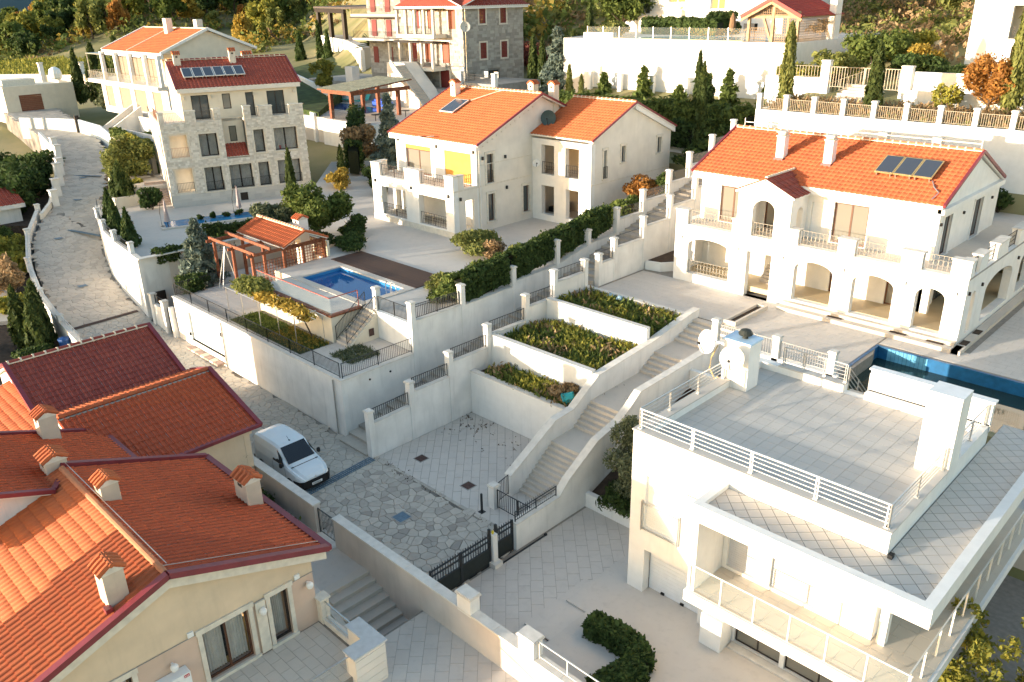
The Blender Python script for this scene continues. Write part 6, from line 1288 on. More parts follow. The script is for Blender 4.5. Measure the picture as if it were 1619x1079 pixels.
for a, b in ((-117.7, -113.9), (-113.3, -109.5), (-108.9, -105.1)):
    for k in range(2):
        g = MB(); a0 = a+(b-a)*k/2
        for j in range(14): g.box(a0+.06, a0+(b-a)/2-.06, YT+1.05, YT+1.15, 12.8+j*.23, 12.8+j*.23+.22)
        g.build('upper_shutter', SHUT, th_)
railing(th_, (-123, YT-1.1, 12.75), (-101.5, YT-1.1, 12.75), 1.0, .25, STEEL, 'balcony_railing', bar=.03, posts=6); railing(th_, (-123, YT-1.1, 12.75), (-123, 52, 12.75), 1.0, .25, STEEL, 'balcony_railing', bar=.03)
m_ = MB(); m_.box(-122.8, -118, YT-1, YT+4, 15.9, 16.0); m_.bar((-122.7, YT-.9, 12.75), (-122.7, YT-.9, 15.9), .08); m_.build('awning_frame', STEEL, th_)
for k in range(4): m_ = MB(); m_.bar((-118+k*4.2, YT-.9, 16.0), (-115.5+k*4.2, YT+1.0, 15.6), .08); m_.build('awning_arm', DKFR, th_)
slope(th_, (-118.4, 43.6, zq(43.6)), (1, 0, 0), (0, 1, kq), 17.7, 6.2*sq, TILE, .40, .42, 0); slope(th_, (-118.4, 56, zq(43.6)), (1, 0, 0), (0, -1, kq), 17.7, 6.2*sq, TILE, .40, .42, 0)
m_ = MB(); m_.box(-118.5, -100.6, 43.55, 43.85, 15.9, 16.45); m_.build('eave_fascia', WHITE, th_)
m_ = MB(); m_.bar((-110.5, 43.7, zq(43.7)+.05), (-110.5, 49.8, zq(49.8)+.05), .2, .12); m_.bar((-118.4, 49.8, zq(49.8)+.05), (-100.7, 49.8, zq(49.8)+.05), .25, .12); m_.build('roof_joint', MORTAR, th_)
for x in (-100.62, -118.45):
    for y in (43.6, 56): m_ = MB(); m_.bar((x, y, zq(43.6)), (x, 49.8, zq(49.8)+.02), .2, .3); m_.build('verge_board', WHITE, th_)
chimney(th_, -108.6, 48.6, 18.0, 20.2, .9, .8, STONEW, tile=False); chimney(th_, -105.3, 51, 18.0, 20.0, .9, .8, STONEW, tile=False)
m_ = MB(); m_.box(-101, -96, 45.0, 55, 15.5, 15.62); m_.bar((-96.2, 45, 15.5), (-96.2, 45, 12.7), .12); m_.build('dark_canopy', DKFR, th_)
wd = thing('white_water_tank', 'white round tank on the lawn edge at the upper left', 'tank', (-165, 52, 11)); m_ = MB(); m_.lathe((-165, 52, 9.6), [(.6, 0), (1.0, .5), (1.1, 1.2), (.9, 1.9), (.3, 2.3)], 12); m_.build('tank_body', PLAST, wd); m_ = MB(); m_.lathe((-165, 52, 8.5), [(.3, 0), (.3, 1.15)], 8); m_.build('tank_foot', STEEL, wd)
for k, (x, y) in enumerate(((-172, 52), (-166, 57), (-160, 61), (-152, 65))):
    t = thing('boundary_pillar', 'white square pillars along the lawn at the upper left', 'pillar', (x, y, 8), 0, 'boundary pillars of the lawn'); m_ = MB(); m_.box(x-.35, x+.35, y-.35, y+.35, 7, 12.2); m_.build('shaft', WHITE2, t); m_ = MB(); m_.box(x-.45, x+.45, y-.45, y+.45, 12.2, 12.4); m_.build('cap', CAP, t)
bw = thing('lawn_wall', 'cream wall below the lawn at the upper left', 'wall', (-168, 53, 8))
for p, q in (((-186, 44), (-172, 52)), ((-172, 52), (-152, 65))): m_ = MB(); m_.extr([(*p, 6), (*q, 6), (*q, 10.4), (*p, 10.2)], (-.2, .3, 0)); m_.build('wall_section', CREAM, bw)
slab('upper_lawn', [(-245, 55), (-186, 44), (-150, 66), (-190, 100), (-250, 92)], 8.9, 4, LAWN)
# ---- small red roofed house and walls at the left edge
sh_ = thing('small_white_house', 'small white house with dark red tiled roof at the left edge', 'house', (-92, 19, 1.5))
m_ = MB(); wall(m_, 'x', -89.6, 1, .3, 8, 22.4, 0, 4.3, [(19.0, 20.4, 2.4, 3.4)]); m_.build('front_wall', WHITE2, sh_); m_ = MB(); m_.box(-97, -89.9, 22.1, 22.4, 0, 4.3); m_.build('side_wall', WHITE2, sh_); window(sh_, 'x', -89.6, 1, 19.0, 20.4, 2.4, 3.4, 1, DKFR, GLASS)
slope(sh_, (-89.1, 8, 4.4), (0, 1, 0), (-1, 0, .4), 14.8, 4.4, TILED, .36, .42, 0); ridge_tiles(sh_, (-93.2, 8, 6.1), (-93.2, 22.8, 6.1), TILED, .12, .5); m_ = MB(); m_.box(-89.3, -89.1, 8, 22.8, 4.0, 4.32); m_.build('eave_board', WHITE2, sh_)
llw = thing('low_road_wall', 'low white wall along the planted garden on the left of the road', 'wall', (-70, 18, 1.4))
pr_ = [(-56, 15.7, .6), (-60.3, 15.95, .9), (-66, 16.55, 1.35), (-73.6, 18.15, 1.85), (-80, 20.2, 2.7), (-86.5, 23.2, 3.35)]
for (xa, ya, za), (xb, yb, zb) in zip(pr_, pr_[1:]):
    m_ = MB(); m_.extr([(xa, ya, za-3), (xb, yb, zb-3), (xb, yb, zb+.75), (xa, ya, za+.75)], (.05, -.3, 0)); m_.build('wall_section', WHITE2, llw); m_ = MB(); m_.extr([(xa, ya+.04, za+.75), (xb, yb+.04, zb+.75), (xb, yb+.04, zb+.81), (xa, ya+.04, za+.81)], (.05, -.38, 0)); m_.build('wall_coping', CAP, llw)
    if xa > -74: railing(llw, (xa, ya-.12, za+.81), (xb, yb-.12, zb+.81), .45, .5, STEEL, 'low_railing', bar=.02)
    pillar(llw, xb-.2, xb+.2, yb-.32, yb+.06, zb, zb+1.15)
slab('left_garden', [(-56, 15.4), (-60.3, 15.65), (-66, 16.2), (-73.6, 17.8), (-80, 19.8), (-88, 20), (-95, 6), (-70, -6), (-52, 4)], lambda x, y: -.2+max(0, (-60-x))*.07, 3, SOIL)
slab('left_patio', [(-66, 14.5), (-73, 16.5), (-78, 12), (-68, 9)], lambda x, y: .25+max(0, (-60-x))*.07, 1, PAVE)
slab('left_terrace_patio', [(-47, 15.4), (-56, 15.6), (-56, 6), (-47, 6)], .0, 3, PAVEP)
for k, (x, y, z, h) in enumerate(((-87.5, 25.0, 3.2, 2.2), (-90.5, 26.3, 3.7, 2.2), (-94, 27.8, 4.2, 2.6), (-97.8, 29.2, 4.8, 1.9), (-102, 30.6, 5.3, 2.2), (-106, 31.6, 5.8, 2.0))):
    t = thing('road_pillar', 'white pillars stepping up the road wall beside the dark shrubs', 'pillar', (x, y, z), 0, 'pillars along the upper road'); m_ = MB(); m_.box(x-.3, x+.3, y-.3, y+.3, z-1, z+h); m_.build('shaft', WHITE2, t); m_ = MB(); m_.box(x-.38, x+.38, y-.38, y+.38, z+h, z+h+.12); m_.build('cap', CAP, t)
lw2 = thing('upper_road_wall', 'cream curved wall below the stepping white pillars', 'wall', (-95, 28, 4)); q_ = [(-84.5, 22.9, 3.2), (-87.5, 24.7, 3.5), (-93.5, 27.3, 4.2), (-98.8, 29.5, 4.9), (-106.5, 31.8, 5.9), (-116, 33.4, 6.5)]
for (xa, ya, za), (xb, yb, zb) in zip(q_, q_[1:]): m_ = MB(); m_.extr([(xa, ya, za-2), (xb, yb, zb-2), (xb, yb, zb+.9), (xa, ya, za+.9)], (.1, -.35, 0)); m_.build('wall_section', CREAM2, lw2)
bn = thing('blue_bin', 'blue plastic bin beside the gate pillar behind the red roof', 'bin', (-58.3, 15.2, 0)); m_ = MB(); m_.lathe((-58.3, 15.2, .0), [(.3, 0), (.36, 1.0), (.4, 1.02), (.38, 1.1), (.1, 1.2)], 10); m_.build('bin_body', mat('blue_plastic', (.02, .07, .22), .4, .05, 5), bn); m_ = MB(); m_.box(-58.62, -57.98, 15.1, 15.3, 1.02, 1.1); m_.build('lid_handle', BLACK, bn)
# ================================================================ stone house (top middle)
sb = thing('grey_stone_house', 'large grey stone house with dark red shutters and balconies', 'house', (-86, 78, 11))
XS, YS = -80.0, 72.6
WN = [(75.35, 76.45, 18.85, 20.75), (79.0, 80.1, 18.8, 20.7), (75.4, 76.5, 14.7, 16.6), (79.1, 80.2, 14.65, 16.6), (73.2, 74.4, 11.2, 13.0), (76.8, 78.6, 11.2, 13.2)]
m_ = MB(); wall(m_, 'x', XS, 1, .4, YS, 83.2, 10, 20.9, WN); m_.build('right_wall', mat('grey_mortar', (.28, .26, .23), .9, .1, 3), sb)
stone_face(sb, 'x', XS, 1, YS, 83.2, 10.2, 20.9, [(a-.2, b+.2, c-.2, d+.2) for a, b, c, d in WN], .62, .3, STN_G, .05)
SHR = mat('dark_red_shutter', (.20, .035, .03), .6, .08, 6)
for (a, b, c, d) in WN[:4]:
    for k in range(2):
        m_ = MB(); u = a+(b-a)*k/2
        for j in range(12): m_.box(XS-.05, XS-.0, u+.02, u+(b-a)/2-.02, c+(d-c)*j/12, c+(d-c)*(j+.85)/12)
        m_.build('shutter', SHR, sb)
    m_ = MB(); abox(m_, 'x', a-.2, a, XS-.05, XS+.07, c-.2, d+.2); abox(m_, 'x', b, b+.2, XS-.05, XS+.07, c-.2, d+.2); abox(m_, 'x', a, b, XS-.05, XS+.07, d, d+.2); abox(m_, 'x', a, b, XS-.05, XS+.09, c-.2, c); m_.build('window_surround', STONEW, sb)
window(sb, 'x', XS, 1, *WN[4], 1, DKFR, GLASSL, .1, name='glazed_door'); window(sb, 'x', XS, 1, *WN[5], 2, BROWN, GLASS, .1, name='terrace_door')
FO = [(-82.6, -81.2, 18.2, 20.6), (-86.6, -85.2, 18.2, 20.6), (-89.6, -88.2, 18.2, 20.6), (-84.0, -82.6, 14.2, 16.8), (-87.4, -86.0, 14.2, 16.8), (-90.4, -89.0, 14.2, 16.8), (-84.6, -82.8, 11.0, 13.4)]
m_ = MB(); wall(m_, 'y', YS, -1, .4, -92, XS-.4, 10, 20.9, FO); m_.build('front_wall', MATS['grey_mortar'], sb); stone_face(sb, 'y', YS, -1, -92, XS, 10.2, 20.9, [(a-.2, b+.2, c-.05, d+.2) for a, b, c, d in FO], .62, .3, STN_G, .05)
for i, (a, b, c, d) in enumerate(FO): m_ = MB(); m_.box(a, b, YS+.05, YS+.1, c, d); m_.build('red_shutter_door', SHR if i in (2, 5, 6) else mat('orange_red_shutter', (.30, .09, .05), .6, .08, 6), sb); m_ = MB(); m_.box(a-.2, a, YS-.07, YS+.05, c, d+.2); m_.box(b, b+.2, YS-.07, YS+.05, c, d+.2); m_.box(a, b, YS-.07, YS+.05, d, d+.2); m_.build('door_surround', STONEW, sb)
for (x0, x1, z) in ((-90.5, -83, 17.6), (-92.5, -83.4, 13.7)):
    m_ = MB(); m_.box(x0, x1, 70.4, YS-.06, z-.35, z+.1); m_.build('balcony_slab', STONEW, sb)
    for k in range(5): x = x0+.2+(x1-x0-.4)*k/4; m_ = MB(); m_.box(x-.16, x+.16, 70.45, 70.8, z+.1, z+3.0); m_.build('balcony_column', STONEW, sb)
    railing(sb, (x0+.2, 70.6, z+.1), (x1-.2, 70.6, z+.1), .95, .2, DKFR, 'balcony_railing', bar=.025); m_ = MB(); m_.box(x0, x1+.3, 70.2, YS-.06, z+3.0, z+3.12); m_.build('balcony_roof', DKFR, sb)
m_ = MB(); m_.box(-104, -92, 76, 86, 10, 22); m_.build('left_block', MATS['grey_mortar'], sb); stone_face(sb, 'y', 76, -1, -104, -92.05, 12, 22, [(-103.4, -101.6, 17, 19.6), (-100, -98.2, 17, 19.6), (-103.4, -101.6, 20.2, 22), (-100, -98.2, 20.2, 22)], .62, .3, STN_G, .05)
for x in (-102.5, -99.1, -95.6):
    for z in (17, 20.2, 13.4): m_ = MB(); m_.box(x-.55, x+.55, 75.9, 75.99, z, z+2.2); m_.build('red_shutter_door', SHR, sb)
for z in (16.8, 20.0): m_ = MB(); m_.box(-105, -92.2, 73.8, 75.9, z-.3, z); m_.build('balcony_slab', STONEW, sb); railing(sb, (-105, 74, z), (-92.4, 74, z), .95, .25, DKFR, 'balcony_railing', bar=.025); m_ = MB(); m_.box(-105, -92.3, 73.6, 75.9, z+2.7, z+2.85); m_.build('balcony_roof', DKFR, sb)
kz = .36; slope(sb, (-92.6, 72.0, 20.95), (1, 0, 0), (0, 1, kz), 13.2, 6.2, TILED, .4, .42, 0); m_ = MB(); m_.box(-92.5, -79.5, 72.1, 83.7, 20.6, 20.92); m_.build('eave', WHITE, sb)
roof_plane(sb, Vector((-79.4, 71.9, 20.95)), (0, 1, 0), Vector((-1, 0, kz)).normalized(), 12, 6.2, TILED, .4, .42)
m_ = MB(); m_.tube([(XS+.12, 72.9, 11.2), (XS+.12, 72.9, 20.6)], .07, 8); m_.tube([(XS+.12, 72.9, 14.0), (XS-.2, YS-.15, 14.0), (-83, YS-.15, 13.9)], .05, 6); m_.build('downpipe', STEEL, sb)
dish(None, (-79.4, 72.4, 18.6), .62, (.9, -.5, .2), mat('grey_mesh_dish', (.5, .5, .46), .5, .05, 4), label='grey round dish on the corner of the grey stone house')
ss = thing('stone_house_stairs', 'long straight stone stairs on the front of the grey stone house', 'staircase', (-84, 68, 9)); steps('', '', 'x', -80.5, -86.5, 66.3, 68.2, 9.0, 14.2, 22, PAVE, ss); m_ = MB(); m_.extr([(-80.2, 68.2, 9), (-86.5, 68.2, 9), (-90, 68.2, 9), (-90, 68.2, 14.4), (-86.5, 68.2, 14.4)], (0, 2.1, 0)); m_.build('stair_base', CREAM2, ss); m_ = MB(); m_.extr([(-80.5, 66.05, 9), (-86.5, 66.05, 14.2), (-86.5, 66.05, 15), (-80.5, 66.05, 9.8)], (0, .22, 0)); m_.build('stair_cheek', STONEW, ss)
bb = thing('blue_boat_cover', 'bright blue covered dinghy beside the pool of the grey stone house', 'boat', (-89.5, 66, 9)); m_ = MB(); m_.prism([(-91.5, 66.5), (-90.5, 65.8), (-88, 65.8), (-87.2, 66.5), (-88, 67.2), (-90.5, 67.2)], 9.05, 9.7); m_.build('hull', mat('blue_cloth', (.03, .10, .50), .6, .1, 3), bb); m_ = MB(); m_.prism([(-91.1, 66.5), (-90.4, 66.1), (-88.2, 66.1), (-87.7, 66.5), (-88.2, 66.9), (-90.4, 66.9)], 9.7, 9.95); m_.build('cover', MATS['blue_cloth'], bb)
sp_ = thing('upper_pool', 'small dark blue pool below the grey stone house', 'swimming pool', (-91, 63, 9)); m_ = MB(); m_.box(-97, -86, 61, 65.5, 8.7, 9.06); m_.build('water', mat('deep_blue_water', (.02, .06, .25), .1, .1, 2, .1, 4, spec=.5), sp_); m_ = MB(); m_.box(-97.3, -85.7, 60.7, 61, 8.7, 9.12); m_.box(-97.3, -85.7, 65.5, 65.8, 8.7, 9.12); m_.build('kerb', PAVE, sp_)
for k in range(4):
    t = thing('teal_lounger', ('leftmost teal lounger behind the small dark pool', 'second teal lounger from the left behind the small dark pool', 'third teal lounger from the left behind the small dark pool', 'teal lounger nearest the stone stairs behind the small dark pool')[k], 'lounger', (-99+k*1.3, 68, 9), 0, 'teal loungers'); x = -99+k*1.3; m_ = MB(); m_.box(x-.4, x+.4, 66.6, 68.2, 9.3, 9.42); m_.build('seat', mat('teal_cloth', (.08, .42, .40), .7, .05, 3), t); m_ = MB(); m_.obox((x-.4, 68.2, 9.35), (.8, 0, 0), (0, .5, .8), (0, .05, .05)); m_.build('backrest', MATS['teal_cloth'], t)
lp = thing('tiled_pergola', 'timber pergola with speckled tile roof on a white wall', 'pergola', (-83, 58, 9))
for (x, y) in ((-85.4, 56.2), (-81.2, 56.2), (-85.4, 63), (-81.4, 63), (-88.6, 63)): m_ = MB(); m_.box(x-.2, x+.2, y-.2, y+.2, 9, 12.0); m_.build('post', WOOD, lp)
m_ = MB(); m_.bar((-86.6, 55.9, 12.1), (-80.6, 55.9, 12.1), .25, .4); m_.build('front_beam', WOOD, lp); m_ = MB(); m_.bar((-80.7, 55.7, 12.1), (-80.7, 64.2, 12.1), .25, .4); m_.build('side_beam', WOOD, lp)
roof_plane(lp, Vector((-86.9, 55.4, 12.4)), (1, 0, 0), Vector((0, 1, .08)).normalized(), 6.6, 9, mat('mossy_grey_tile', (.22, .22, .17), .8, .2, 3, .2, 20, rnd=.4, tint=.6, col2=(.10, .11, .08)), .4, .42, slab=WOOD)
railing(lp, (-85.4, 56.1, 9), (-81.2, 56.1, 9), .9, .14, IRON, 'railing', bar=.025)
lpw = thing('pergola_terrace_wall', 'white wall carrying the tiled timber pergola', 'wall', (-82, 55.5, 6)); m_ = MB(); wall(m_, 'y', 55.5, -1, .3, -86.6, -77, 4, 9.0); wall(m_, 'x', -77, 1, .3, 55.8, 70, 4, 9); m_.build('wall_face', WHITE, lpw); m_ = MB(); m_.box(-79.9, -79.1, 55.47, 55.53, 5.0, 6.6); m_.build('rust_door', MATS['orange_red_shutter'], lpw)
for k in range(3):
    t = thing('garden_table', ('dark garden table nearest the front rail of the tiled pergola', 'middle dark garden table beside the tiled pergola', 'dark garden table nearest the small dark pool')[k], 'table', (-79.6+.9*k*0, 58+k*2.2, 9), 0, 'dark garden tables'); x, y = -79.4, 58+k*2.2; m_ = MB(); m_.lathe((x, y, 9.7), [(.5, 0), (.5, .05)], 10); m_.build('table_top', BLACK, t); m_ = MB(); m_.tube([(x, y, 9), (x, y, 9.7)], .05, 6); m_.build('leg', BLACK, t)
up = thing('terrace_pergola', 'dark red timber pergola on the white wall at the top of the picture', 'pergola', (-150, 100, 15))
for (x, y) in ((-160, 104.3), (-148, 99.2), (-136.7, 94.6)): m_ = MB(); m_.box(x-.35, x+.35, y-.35, y+.35, 15, 19.6); m_.build('post', DKFR, up)
m_ = MB(); m_.bar((-162, 105, 19.9), (-135.5, 94, 19.9), .5, .7); m_.build('front_beam', DKFR, up); m_ = MB(); m_.extr([(-163, 105.2, 20.3), (-135, 93.7, 20.3), (-118, 96, 20.5), (-150, 112, 20.5)], (0, 0, .35)); m_.build('pergola_roof', mat('dark_roof', (.10, .08, .07), .8, .1, 3), up)
uw = thing('upper_white_wall', 'white wall below the dark red timber pergola', 'wall', (-145, 98, 11))
for p, q, z in (((-162, 105), (-135, 93.3), 15), ((-135, 93.3), (-112, 80), 14.6)): m_ = MB(); m_.extr([(*p, 8), (*q, 8), (*q, z), (*p, z)], (.3, .5, 0)); m_.build('wall_section', WHITE, uw)
slab('pergola_plateau', [(-162, 105.3), (-135, 93.6), (-112, 80.4), (-108, 95), (-150, 120)], 14.9, 6, PAVEP)
slab('mid_lawn', [(-128, 72), (-98, 57), (-88, 56), (-104, 72), (-118, 84), (-138, 92)], lambda x, y: 9.6+(y-57)*.07, 3, LAWN)
mw = thing('low_white_wall', 'low white garden walls left of the tiled timber pergola', 'wall', (-105, 62, 9))
for p, q, z in (((-118, 66), (-88.5, 55.6), 9.4), ((-128, 76), (-98, 64), 11.0)): m_ = MB(); m_.extr([(*p, 5), (*q, 5), (*q, z), (*p, z+.3)], (.1, .3, 0)); m_.build('wall_section', WHITE, mw)
# ================================================================ upper right: pillar wall, big wall, gazebo, houses
pw = thing('pillar_fence_wall', 'long white retaining wall with white pillars and bar panels above the arched villa', 'wall', (-20, 60.4, 9))
m_ = MB(); wall(m_, 'y', 60.35, -1, .35, -33.0, 12, 4.6, 13.5); wall(m_, 'x', -33.0, -1, .35, 60.7, 74, 8, 13.5); m_.build('wall_face', WHITE, pw)
for k in range(18):
    x = -32.95+k*2.22; pillar(pw, x, x+.34, 60.32, 60.68, 13.5, 14.6, WHITE)
    if k < 17: railing(pw, (x+.36, 60.5, 13.52), (x+2.2, 60.5, 13.52), .85, .14, mat('beige_bar', (.45, .38, .27), .5, .1, 8), 'bar_panel', bar=.022, mid=False)
bg_ = thing('big_white_wall', 'huge white retaining wall under the glass fenced pool', 'wall', (-50, 75, 14)); m_ = MB(); wall(m_, 'y', 75.0, -1, .35, -62.6, -37.7, 9, 17.5); wall(m_, 'x', -37.7, 1, .35, 75.35, 92, 11, 17.5); m_.build('wall_face', WHITE, bg_); m_ = MB(); m_.box(-62.7, -58.6, 74.9, 75.5, 17.5, 18.1); m_.build('wall_upstand', WHITE, bg_); m_ = MB(); m_.box(-58.6, -43, 74.9, 75.5, 17.5, 17.6); m_.build('wall_coping', mat('yellowish_coping', (.62, .52, .34), .8, .06, 3), bg_)
gf = thing('glass_pool_fence', 'glass fence with slim posts along the top of the huge white wall', 'fence', (-52, 75.2, 17.6))
for k in range(9): x = -62.4+k*2.2; m_ = MB(); m_.box(x, x+.06, 75.15, 75.21, 17.6, 18.75); m_.build('post', STEEL, gf); m_ = MB(); m_.box(x+.08, x+2.18, 75.17, 75.19, 17.65, 18.7); m_.build('glass_panel', GLASSG, gf) if k < 9 else None
rp = thing('round_pool', 'pale blue pool behind the glass fence on the huge white wall', 'swimming pool', (-50, 79, 17.4)); m_ = MB(); m_.prism([(-57, 76.4), (-44, 76.4), (-42.5, 79), (-46, 83), (-54, 83), (-58, 80)], 17.3, 17.50); m_.build('water', mat('pale_blue_water', (.10, .38, .55), .1, .1, 2, .1, 4, spec=.5), rp); m_ = MB(); m_.prism([(-57.6, 76), (-43.6, 76), (-41.9, 79), (-45.7, 83.6), (-54.3, 83.6), (-58.7, 80.1)], 17.2, 17.48); m_.build('rim', LBLUE, rp)
gz = thing('timber_gazebo', 'timber gazebo with red tiled roof and lattice sides on the huge white wall', 'gazebo', (-40.5, 81, 17.5))
for (x, y) in ((-43.4, 76.6), (-38.4, 76.6), (-43.4, 84.5), (-38.4, 84.5), (-40.9, 76.6)): m_ = MB(); m_.box(x-.13, x+.13, y-.13, y+.13, 17.45, 20.2 if x != -40.9 else 21); m_.build('post', WOODP, gz)
kgz = .5; sgz = math.sqrt(1+kgz**2)
roof_plane(gz, Vector((-37.9, 76.0, 19.7)), (0, 1, 0), Vector((-1, 0, kgz)).normalized(), 9.2, 3.0*sgz, mat('smooth_red_tile', (.36, .05, .035), .6, .1, 2, .1, 20, rnd=.3, tint=.3), .4, .45, slab=WOODP); roof_plane(gz, Vector((-43.9, 85.2, 19.7)), (0, -1, 0), Vector((1, 0, kgz)).normalized(), 9.2, 3.0*sgz, MATS['smooth_red_tile'], .4, .45, slab=WOODP)
for a, b in (((-37.8, 75.9, 19.72), (-40.9, 75.9, 21.25)), ((-44, 75.9, 19.72), (-40.9, 75.9, 21.25))): flashing(gz, a, b, .12, .3, mat('red_verge', (.42, .06, .045), .6, .1, 3)); m_ = MB(); m_.bar(Vector(a)-Vector((0, -.1, .3)), Vector(b)-Vector((0, -.1, .3)), .15, .25); m_.build('verge_board', WOODP, gz)
m_ = MB(); m_.bar((-44, 76.6, 19.7), (-37.9, 76.6, 19.7), .18, .25); m_.bar((-41.9, 76.6, 19.6), (-41.0, 76.6, 17.5), .2, .2); m_.build('tie_beam', WOODP, gz)
lattice(gz, 'x', -38.4, 76.8, 83.0, 17.5, 19.5, .22, WOODP); lattice(gz, 'y', 76.6, -43.2, -41.6, 17.5, 18.7, .22, WOODP); lattice(gz, 'y', 76.6, -40.8, -38.5, 17.5, 19.6, .22, WOODP); lattice(gz, 'y', 76.5, -42.6, -39.2, 19.9, 20.5, .2, WOODP)
m_ = MB(); m_.box(-38.6, -37.9, 83.2, 84.4, 17.4, 22.2); m_.build('chimney', WHITE, gz)
fp = thing('folded_parasol', 'folded brown parasol standing left of the timber gazebo', 'parasol', (-46.5, 78.8, 17.5)); m_ = MB(); m_.lathe((-46.5, 78.8, 18.3), [(.2, 0), (.35, .4), (.28, 1.2), (.05, 1.7)], 9); m_.build('folded_cloth', mat('brown_cloth', (.22, .13, .07), .9, .1, 4), fp); m_ = MB(); m_.tube([(-46.5, 78.8, 17.5), (-46.5, 78.8, 20)], .05, 6); m_.build('pole', DKFR, fp)
bq = thing('garden_grill', 'dark covered grill on legs left of the timber gazebo', 'grill', (-44.6, 79, 17.5)); m_ = MB(); m_.box(-45.2, -44.0, 78.7, 79.3, 18.3, 19.0); m_.build('body', BLACK, bq)
for x in (-45.1, -44.1): m_ = MB(); m_.bar((x, 79, 17.5), (x, 79, 18.3), .08); m_.build('leg', DKFR, bq)
hp_ = thing('white_pool_house', 'white house with railing windows behind the glass fenced pool', 'house', (-58, 94, 17.4)); FH = [(-68, -66.2, 19.5, 23.5), (-63.5, -61, 20.0, 23.6), (-57.5, -55.5, 20, 23.6), (-67, -62, 18.2, 18.9)]
m_ = MB(); wall(m_, 'y', 92, -1, .4, -70, -48, 16, 26, FH); m_.build('front_wall', WHITE, hp_); m_ = MB(); wall(m_, 'x', -48, 1, .4, 92.4, 104, 16, 26); m_.build('side_wall', WHITE, hp_)
for o in FH: window(hp_, 'y', 92, -1, *o, 2, WHFR, GLASS, .2, .1)
railing(hp_, (-68, 91.8, 19.9), (-60.8, 91.8, 19.9), .95, .2, STEEL, 'balcony_railing', bar=.03)
vr = thing('corner_villa', 'tall white villa with recessed balcony at the upper right corner', 'house', (-18, 84, 15)); FV = [(-21.6, -12, 17.95, 20.5), (-21.2, -18.5, 16.4, 17.3)]
m_ = MB(); wall(m_, 'y', 80, -1, .4, -24.6, 2, 13, 30, FV); m_.build('front_wall', WHITE, vr); m_ = MB(); m_.box(-24.6, -24.2, 80.4, 92, 13, 30); m_.build('side_wall', WHITE, vr); m_ = MB(); m_.box(-24.2, 2, 82.2, 82.4, 13, 30); m_.box(-24.2, 2, 80.4, 82.2, 17.6, 17.9); m_.build('balcony_back', CREAM, vr)
window(vr, 'y', 82.2, -1, -20.4, -14.5, 18.0, 20.3, 3, DKFR, GLASSL, -.1); window(vr, 'y', 80, -1, -21.2, -18.5, 16.4, 17.3, 2, BROWN, GLASS, .15); railing(vr, (-21.6, 80.2, 17.95), (-12, 80.2, 17.95), .9, .2, DKFR, 'balcony_railing', bar=.025, scroll=True)
sw3 = thing('canvas_swing', 'beige canvas garden swing on the balcony of the tall white villa', 'swing', (-17, 81, 18)); m_ = MB(); m_.prism([(-18.6, 80.7), (-15, 80.7), (-15, 81.6), (-18.6, 81.6)], 19.6, lambda x, y: 19.75+.1*(x+18.6)/3.6); m_.build('canopy', mat('beige_canvas', (.55, .45, .30), .85, .05, 3), sw3); m_ = MB(); m_.box(-18.2, -15.4, 81, 81.5, 18.4, 18.9); m_.build('seat', MATS['beige_canvas'], sw3)
gt3 = thing('bar_gate_fence', 'pale bar fence and gate on the white wall behind the slim cypress', 'fence', (-26, 68, 14)); m_ = MB(); m_.box(-36.5, -31.5, 68, 68.3, 13, 15.3); m_.box(-24.2, -6, 68, 68.3, 12.5, 16.1); m_.box(-24.4, -6, 66.3, 66.6, 12.5, 14.9); m_.build('wall_body', WHITE, gt3); pillar(gt3, -31.6, -30.9, 67.9, 68.4, 13, 16.6, WHITE); pillar(gt3, -25.2, -24.4, 67.9, 68.4, 13, 16.4, WHITE)
for k in range(2): railing(gt3, (-30.8+k*2.8, 68.1, 14.6), (-28.1+k*2.8, 68.1, 14.6), 1.6, .22, MATS['beige_bar'], 'gate_panel', bar=.04, rail=.08)
railing(gt3, (-36.4, 68.1, 15.3), (-31.7, 68.1, 15.3), .9, .25, MATS['beige_bar'], 'bar_panel', bar=.03); railing(gt3, (-31.5, 65.0, 13.6), (-27.5, 66.8, 15.2), .9, .3, MATS['beige_bar'], 'stair_handrail', bar=.03)
us3 = thing('garden_steps', 'white garden steps below the pale bar gate', 'staircase', (-29, 65.5, 13.6)); steps('', '', 'y', 64.2, 67.8, -29.2, -27, 13.5, 15.0, 8, PAVE, us3)
bx = thing('meter_box', 'white square meter box in front of the white garden wall', 'box', (-25.6, 64.5, 13.6)); m_ = MB(); m_.box(-26.1, -25.1, 64.3, 64.7, 13.4, 14.8); m_.build('cabinet', WHITE, bx); m_ = MB(); m_.box(-26.15, -25.05, 64.25, 64.75, 14.8, 14.88); m_.build('lid', CAP, bx)
slab('villa_path', [(-24.4, 68.3), (-6, 68.3), (-6, 80), (-30, 80), (-27, 72)], lambda x, y: 15+(y-68)*.06, 4, PAVEP)
pl3 = thing('planter_wall', 'cream sunlit planter wall beside the path of the tall white villa', 'wall', (-28, 84, 16)); m_ = MB(); m_.extr([(-33.5, 82, 15), (-27.5, 82, 15), (-27.5, 82, 17.6), (-33.5, 82, 17.3)], (0, .4, 0)); m_.build('wall_body', CREAM, pl3)
bk = thing('white_street_wall', 'white street wall with buttresses behind the cypresses at the top', 'wall', (-95, 110, 14))
for p, q, z0, z1 in (((-112, 132), (-84, 106), 12, 16.5), ((-84, 106), (-72, 104), 12, 16.3)): m_ = MB(); m_.extr([(*p, z0-6), (*q, z0-6), (*q, z1), (*p, z1)], (.3, .3, 0)); m_.build('wall_section', WHITE, bk)
